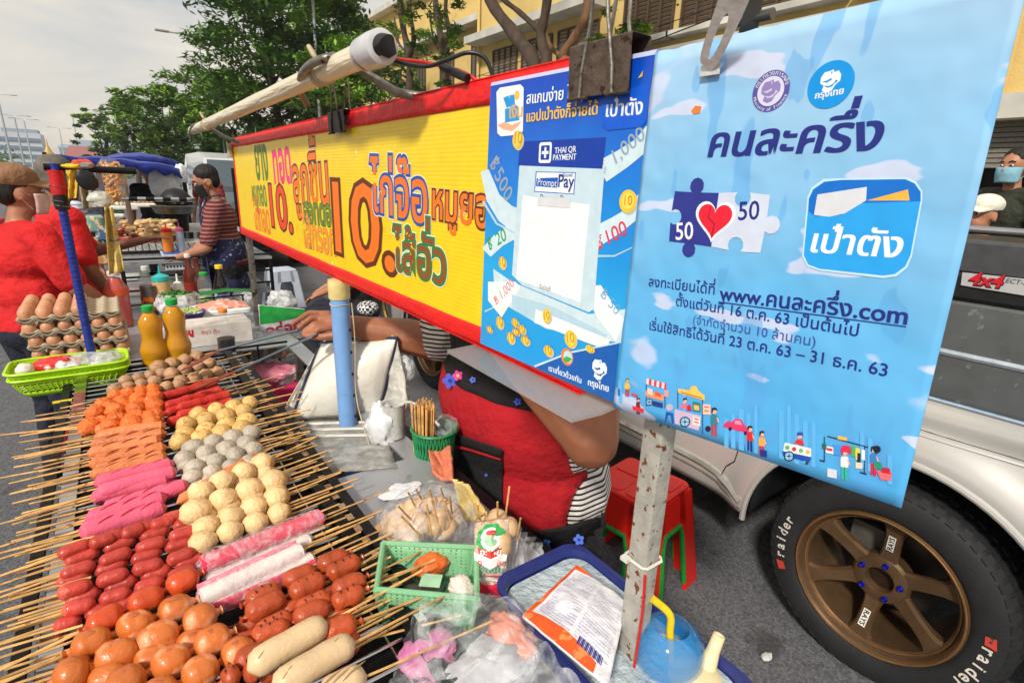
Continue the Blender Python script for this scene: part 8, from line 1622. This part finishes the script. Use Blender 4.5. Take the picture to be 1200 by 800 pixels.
for i, (x, y, r, c, lb) in enumerate(((160, 262, .15, (206, 166, 110), 'pile of golden skewered snacks at the back of the middle stall'), (158, 275, .17, (150, 62, 40), 'heap of red brown grilled meat skewers on the middle stall'), (176, 252, .13, (222, 190, 140), 'row of pale meatball skewers on the middle stall'), (186, 270, .10, (214, 178, 120), 'small heap of yellow sticks right of the grilled meat'))):
    q = Py(x, y+6, 5.3); t = T('skewer_heap', lb, 'skewers', (q.x, 5.3, q.z)); rr_ = random.Random(i)
    for k in range(40): a = Vector((q.x+rr_.uniform(-r, r)*.8, 5.3+rr_.uniform(-.12, .12), 1.00+rr_.uniform(0, .10)+(.05 if i != 1 else 0))); mb = MB(); mb.sausage(a, a+Vector((rr_.uniform(.05, .10), rr_.uniform(-.05, .05), rr_.uniform(-.01, .02))), rr_.uniform(.012, .02), 8, 6, jit=.2, seed=k); mb.build('piece', M('snack_%d' % i, c, .45, var=.25, scale=30), t)
mb = MB(); mb.box((.27, 5.3, .965), (.62, .34, .05)); mb.build('raised_tray', STEEL, ms, smooth=False)
for k in range(14): mb = MB(); mb.cyl((-.03+.045*k, 5.13, .99), (-.03+.045*k, 4.98, .96), .004, n=5); mb.build('tray_bar', BLK, ms)
for i, (x, y, w_, c, lb) in enumerate(((146, 243, .20, (222, 206, 176), 'white foam tray of pale dumplings at the left back of the middle stall'), (166, 240, .20, (196, 150, 100), 'white foam tray of brown cakes at the back of the middle stall'), (188, 262, .14, (120, 150, 90), 'small tray of green herbs on the middle stall'), (136, 252, .12, (90, 150, 90), 'small tray of green vegetables at the left end of the middle stall'))):
    q = Py(x, y, 5.6); t = T('foam_tray', lb, 'tray', q); mb = MB(); mb.rbox(q, (w_, .18, .03), .02); mb.build('tray', M('white_plastic', (226, 228, 226), .35), t)
    for k in range(12): mb = MB(); mb.ell(q+Vector((w_*(-.38+.15*(k % 6)), -.04+.08*(k//6), .03)), (.016, .022, .014), 8, 6, jit=.2, seed=k); mb.build('piece', M('tray_food_%d' % i, c, .5, var=.2), t)
mb = MB(); mb.box((.45, 5.75, 1.06), (.95, .5, .04)); mb.build('back_shelf', STEEL, ms, smooth=False)
for i, (x, c, h_) in enumerate(((184, (60, 130, 190), .16), (190, (210, 215, 220), .14), (196, (60, 150, 90), .17), (202, (200, 60, 50), .12))):
    q = Py(x, 252, 5.35); mb = MB(); mb.lathe([(.022, 0), (.025, .01), (.024, h_*.6), (.010, h_*.78), (.010, h_), (.0001, h_)], (q.x, 5.35, .91), 14); tag(mb.build('stall_bottle', M('stall_bottle_%d' % i, c, .3)), ['blue', 'white', 'green', 'red'][i]+' bottle in the row behind the orange squeeze bottle', 'bottle')
q = Py(204, 243, 5.5); t = T('cooking_pan', 'wide dark steel pan on the middle stall beside the vendor', 'pan', q); mb = MB(); mb.lathe([(.0001, 0), (.14, 0), (.17, .06), (.18, .065), (.165, .07), (.13, .02), (.0001, .015)], (q.x, 5.5, q.z-.05), 30); mb.build('bowl', M('dull_steel', (100, 100, 100), .35, .8), t); mb = MB(); mb.lathe([(.0001, 0), (.10, 0), (.09, -.14), (.0001, -.15)], (q.x, 5.5, q.z-.06), 20); mb.build('burner', BLK, t)
mb = MB(); mb.lathe([(.0001, .12), (.07, .10), (.12, .04), (.13, 0), (.0001, 0)], (q.x+.04, 5.7, q.z+.04), 20); tag(mb.build('pot_lid', BPL), 'black domed lid behind the dark pan', 'lid')
q = Py(131, 214, 4.6); t = T('snack_bag', 'tall bag of golden crisp fried snacks hanging from the stall frame', 'bag', q); CR = M('golden_crisps', (222, 152, 58), .5, var=.25, scale=20, spots=(14, .6, (190, 100, 30)))
for k in range(46): a = rs.uniform(0, 6.28); c = Vector((q.x+.055*math.cos(a)*rs.random()**.5, 4.6+.05*math.sin(a), q.z+lerp(-.12, .12, k/45))); mb = MB(); mb.tube([c+Vector((.02*math.cos(a+j), .01, .018*math.sin(a+j*1.1))) for j in range(5)], .008, 5); mb.build('crisp', CR, t)
mb = MB(); mb.lathe([(.05, -.14), (.075, -.1), (.075, .1), (.04, .15)], (q.x, 4.6, q.z), 16); mb.build('bag_film', FILM('thin_film', (230, 225, 215), .08, .1, .5, 30, .2), t)
for i, (x0, x1, c, lb) in enumerate(((118, 124, (120, 108, 92), 'left grey board of the stall screen'), (139, 152, (126, 106, 88), 'wide brown board right of the crisps'), (110, 117, (150, 150, 170), 'pale narrow board near the hanging bags'))):
    a, b = Py(x0, 193, 5.0+i*.1), Py(x1, 232, 5.0+i*.1); mb = MB(); mb.box(((a.x+b.x)/2, 5.0+i*.1, (a.z+b.z)/2-.1), (b.x-a.x, .02, a.z-b.z+.2)); tag(mb.build('board', M('board_%d' % i, c, .7, stretch=(6, 1, .5)), smooth=False), lb, 'board')
for i, (x, y, r) in enumerate(((187, 214, .13), (200, 218, .12), (212, 204, .08))): crumple('plastic_bag', ['white carrier bag hanging under the blue canopy, left one', 'white carrier bag hanging under the blue canopy, right one', 'small pale bag hanging at the right end of the blue canopy'][i], Py(x, y, 6.6), (r*.7, r*.5, r*1.3), M('white_bag', (214, 216, 220), .35), 'plastic bag', 95+i, amp=.2)
for i, (x, y, c) in enumerate(((108, 288, (206, 160, 100)), (119, 300, (196, 140, 90)), (112, 262, (120, 160, 150)), (122, 272, (70, 110, 150)))):
    q = Py(x, y, 4.3); mb = MB(); mb.rbox(q, (.09, .12, .10), .02); tag(mb.build('snack_box', M('snack_box_%d' % i, c, .5, bump=.6, spots=(24, .55, (225, 200, 160)))), ['tan packet of snacks low beside the hanging pouch', 'brown snack packet next to the tan one', 'green grey packet above the tan one', 'blue packet by the pointing hand'][i], 'packet')
# ---- blue canopy
CB_ = M('blue_canopy', (16, 48, 150), .45, var=.15, bump=.4, bscale=6)
for i, (P, bul, lb) in enumerate((((Py(52, 183, 5.6), Py(214, 199, 6.6), Py(205, 197, 9.0), Py(58, 187, 9.0)), .05, 'wide blue canopy sheet over the middle stalls'), ((Py(112, 189, 7.2), Py(215, 193, 8.2), Py(206, 196, 10.5), Py(118, 193, 10.5)), .13, 'second blue canopy humped behind the first'))):
    a, b, c, d = P
    t = T('canopy', lb, 'canopy', (a+c)/2)
    mb = MB(); mb.grid(lambda u, v: lerp(lerp(a, b, u), lerp(d, c, u), v)+Vector((0, 0, bul*math.sin(math.pi*u)**.6*math.sin(math.pi*min(1, v+.15))+.02*noise.noise(Vector((u*7, v*4, i))))), 40, 14); mb.build('sheet', CB_, t, solid=.008)
    mb = MB(); mb.grid(lambda u, v: lerp(a, b, u)+Vector((0, -.02*v, bul*math.sin(math.pi*u)**.6*math.sin(math.pi*.15)+.02*noise.noise(Vector((u*7, 0, i)))-v*(.07+.02*math.sin(u*40)))), 60, 2); mb.build('valance', CB_, t, solid=.006)
    for q in (a, b, c, d): mb = MB(); mb.cyl((q.x, q.y+.05, 0), (q.x, q.y+.05, q.z+.03), .014); mb.build('pole', BLK, t)
# ---- overhead wires
for i, (A, Bp) in enumerate((((560, 88, 9), (960, -30, 6)), ((400, 130, 16), (700, 40, 9)), ((600, 60, 10.5), (1010, -60, 8)))):
    a, b = Px(*A), Px(*Bp); mb = MB(); mb.tube([lerp(a, b, k/14)-Vector((0, 0, .35*math.sin(math.pi*k/14))) for k in range(15)], .009, 5); tag(mb.build('overhead_wire', BLK), ['overhead wire crossing low in front of the yellow building', 'overhead wire sagging among the slim trees', 'highest overhead wire before the shutters'][i], 'wire')
# ---- wheel of a parked motorcycle behind the vendor arm
mc = T('motorcycle', 'parked motorcycle with gold wheel rims behind the arm of the vendor', 'motorcycle', (2.35, 4.2, 0))
for y in (3.85, 5.05):
    mb = MB(); c = Vector((2.2, y, .29)); RX2 = Matrix.Rotation(math.pi/2, 3, 'Y'); mb.tube([c+Vector((0, .25*math.cos(2*math.pi*k/36), .25*math.sin(2*math.pi*k/36))) for k in range(36)], .042, 10, closed=True); mb.build('tyre', RUB, mc); mb = MB(); mb.tube([c+Vector((0, .205*math.cos(2*math.pi*k/36), .205*math.sin(2*math.pi*k/36))) for k in range(36)], .014, 8, closed=True); mb.build('rim', M('gold_rim', (190, 150, 80), .3, .8), mc)
    mb = MB()
    for k in range(10): a = 2*math.pi*k/10; mb.cyl(c, c+Vector((0, .2*math.cos(a), .2*math.sin(a))), .005, n=5)
    tag(mb.build('spokes', CHR, mc), kind='stuff')
mb = MB(); mb.tube(smoothpts([(2.2, 3.75, .62), (2.2, 4.1, .74), (2.2, 4.45, .62), (2.2, 4.75, .55), (2.2, 4.95, .85)]), [.08]*6+[.13]*6+[.12]*6+[.07]*7, 12); mb.build('frame_body', BPL, mc); mb = MB(); mb.tube([(1.9, 4.92, .98), (2.2, 4.98, .95), (2.5, 4.92, .98)], .014, 8); mb.build('handlebar', CHR, mc); mb = MB(); mb.rbox((2.2, 4.1, .78), (.24, .6, .08), .06); mb.build('seat', BPL, mc)
# ---- legs seen on the road under the banner: a shopper and a chair
person('person in shorts and dark shoes walking on the road behind the banner', (2.55, 7.6, 0), R_(80), 1.66, cloth('grey_shirt', (70, 72, 84)), cloth('dark_shorts', (40, 42, 50)))
person('barefoot person with bare brown legs standing behind the blue post coupling', (2.95, 7.2, 0), R_(60), 1.60, cloth('pale_shirt', (150, 140, 130)), SKIN2)
# ---- thin street haze: one closed box of even air round everything
mb = MB(); mb.box((0, 300, 9), (1240, 1240, 20)); hz = mb.build('haze', M('haze_dummy', (200, 200, 200)), loc=(0, 0, 0), smooth=False); hz.data.materials.clear()
hm = bpy.data.materials.new('street_haze'); hm.use_nodes = True; nt = hm.node_tree; nt.nodes.clear(); o_ = nt.nodes.new('ShaderNodeOutputMaterial'); pv_ = nt.nodes.new('ShaderNodeVolumePrincipled'); pv_.inputs['Density'].default_value = .0008; pv_.inputs['Color'].default_value = (.88, .90, .93, 1); pv_.inputs['Anisotropy'].default_value = .2; nt.links.new(pv_.outputs[0], o_.inputs['Volume']); hz.data.materials.append(hm); tag(hz, kind='stuff')
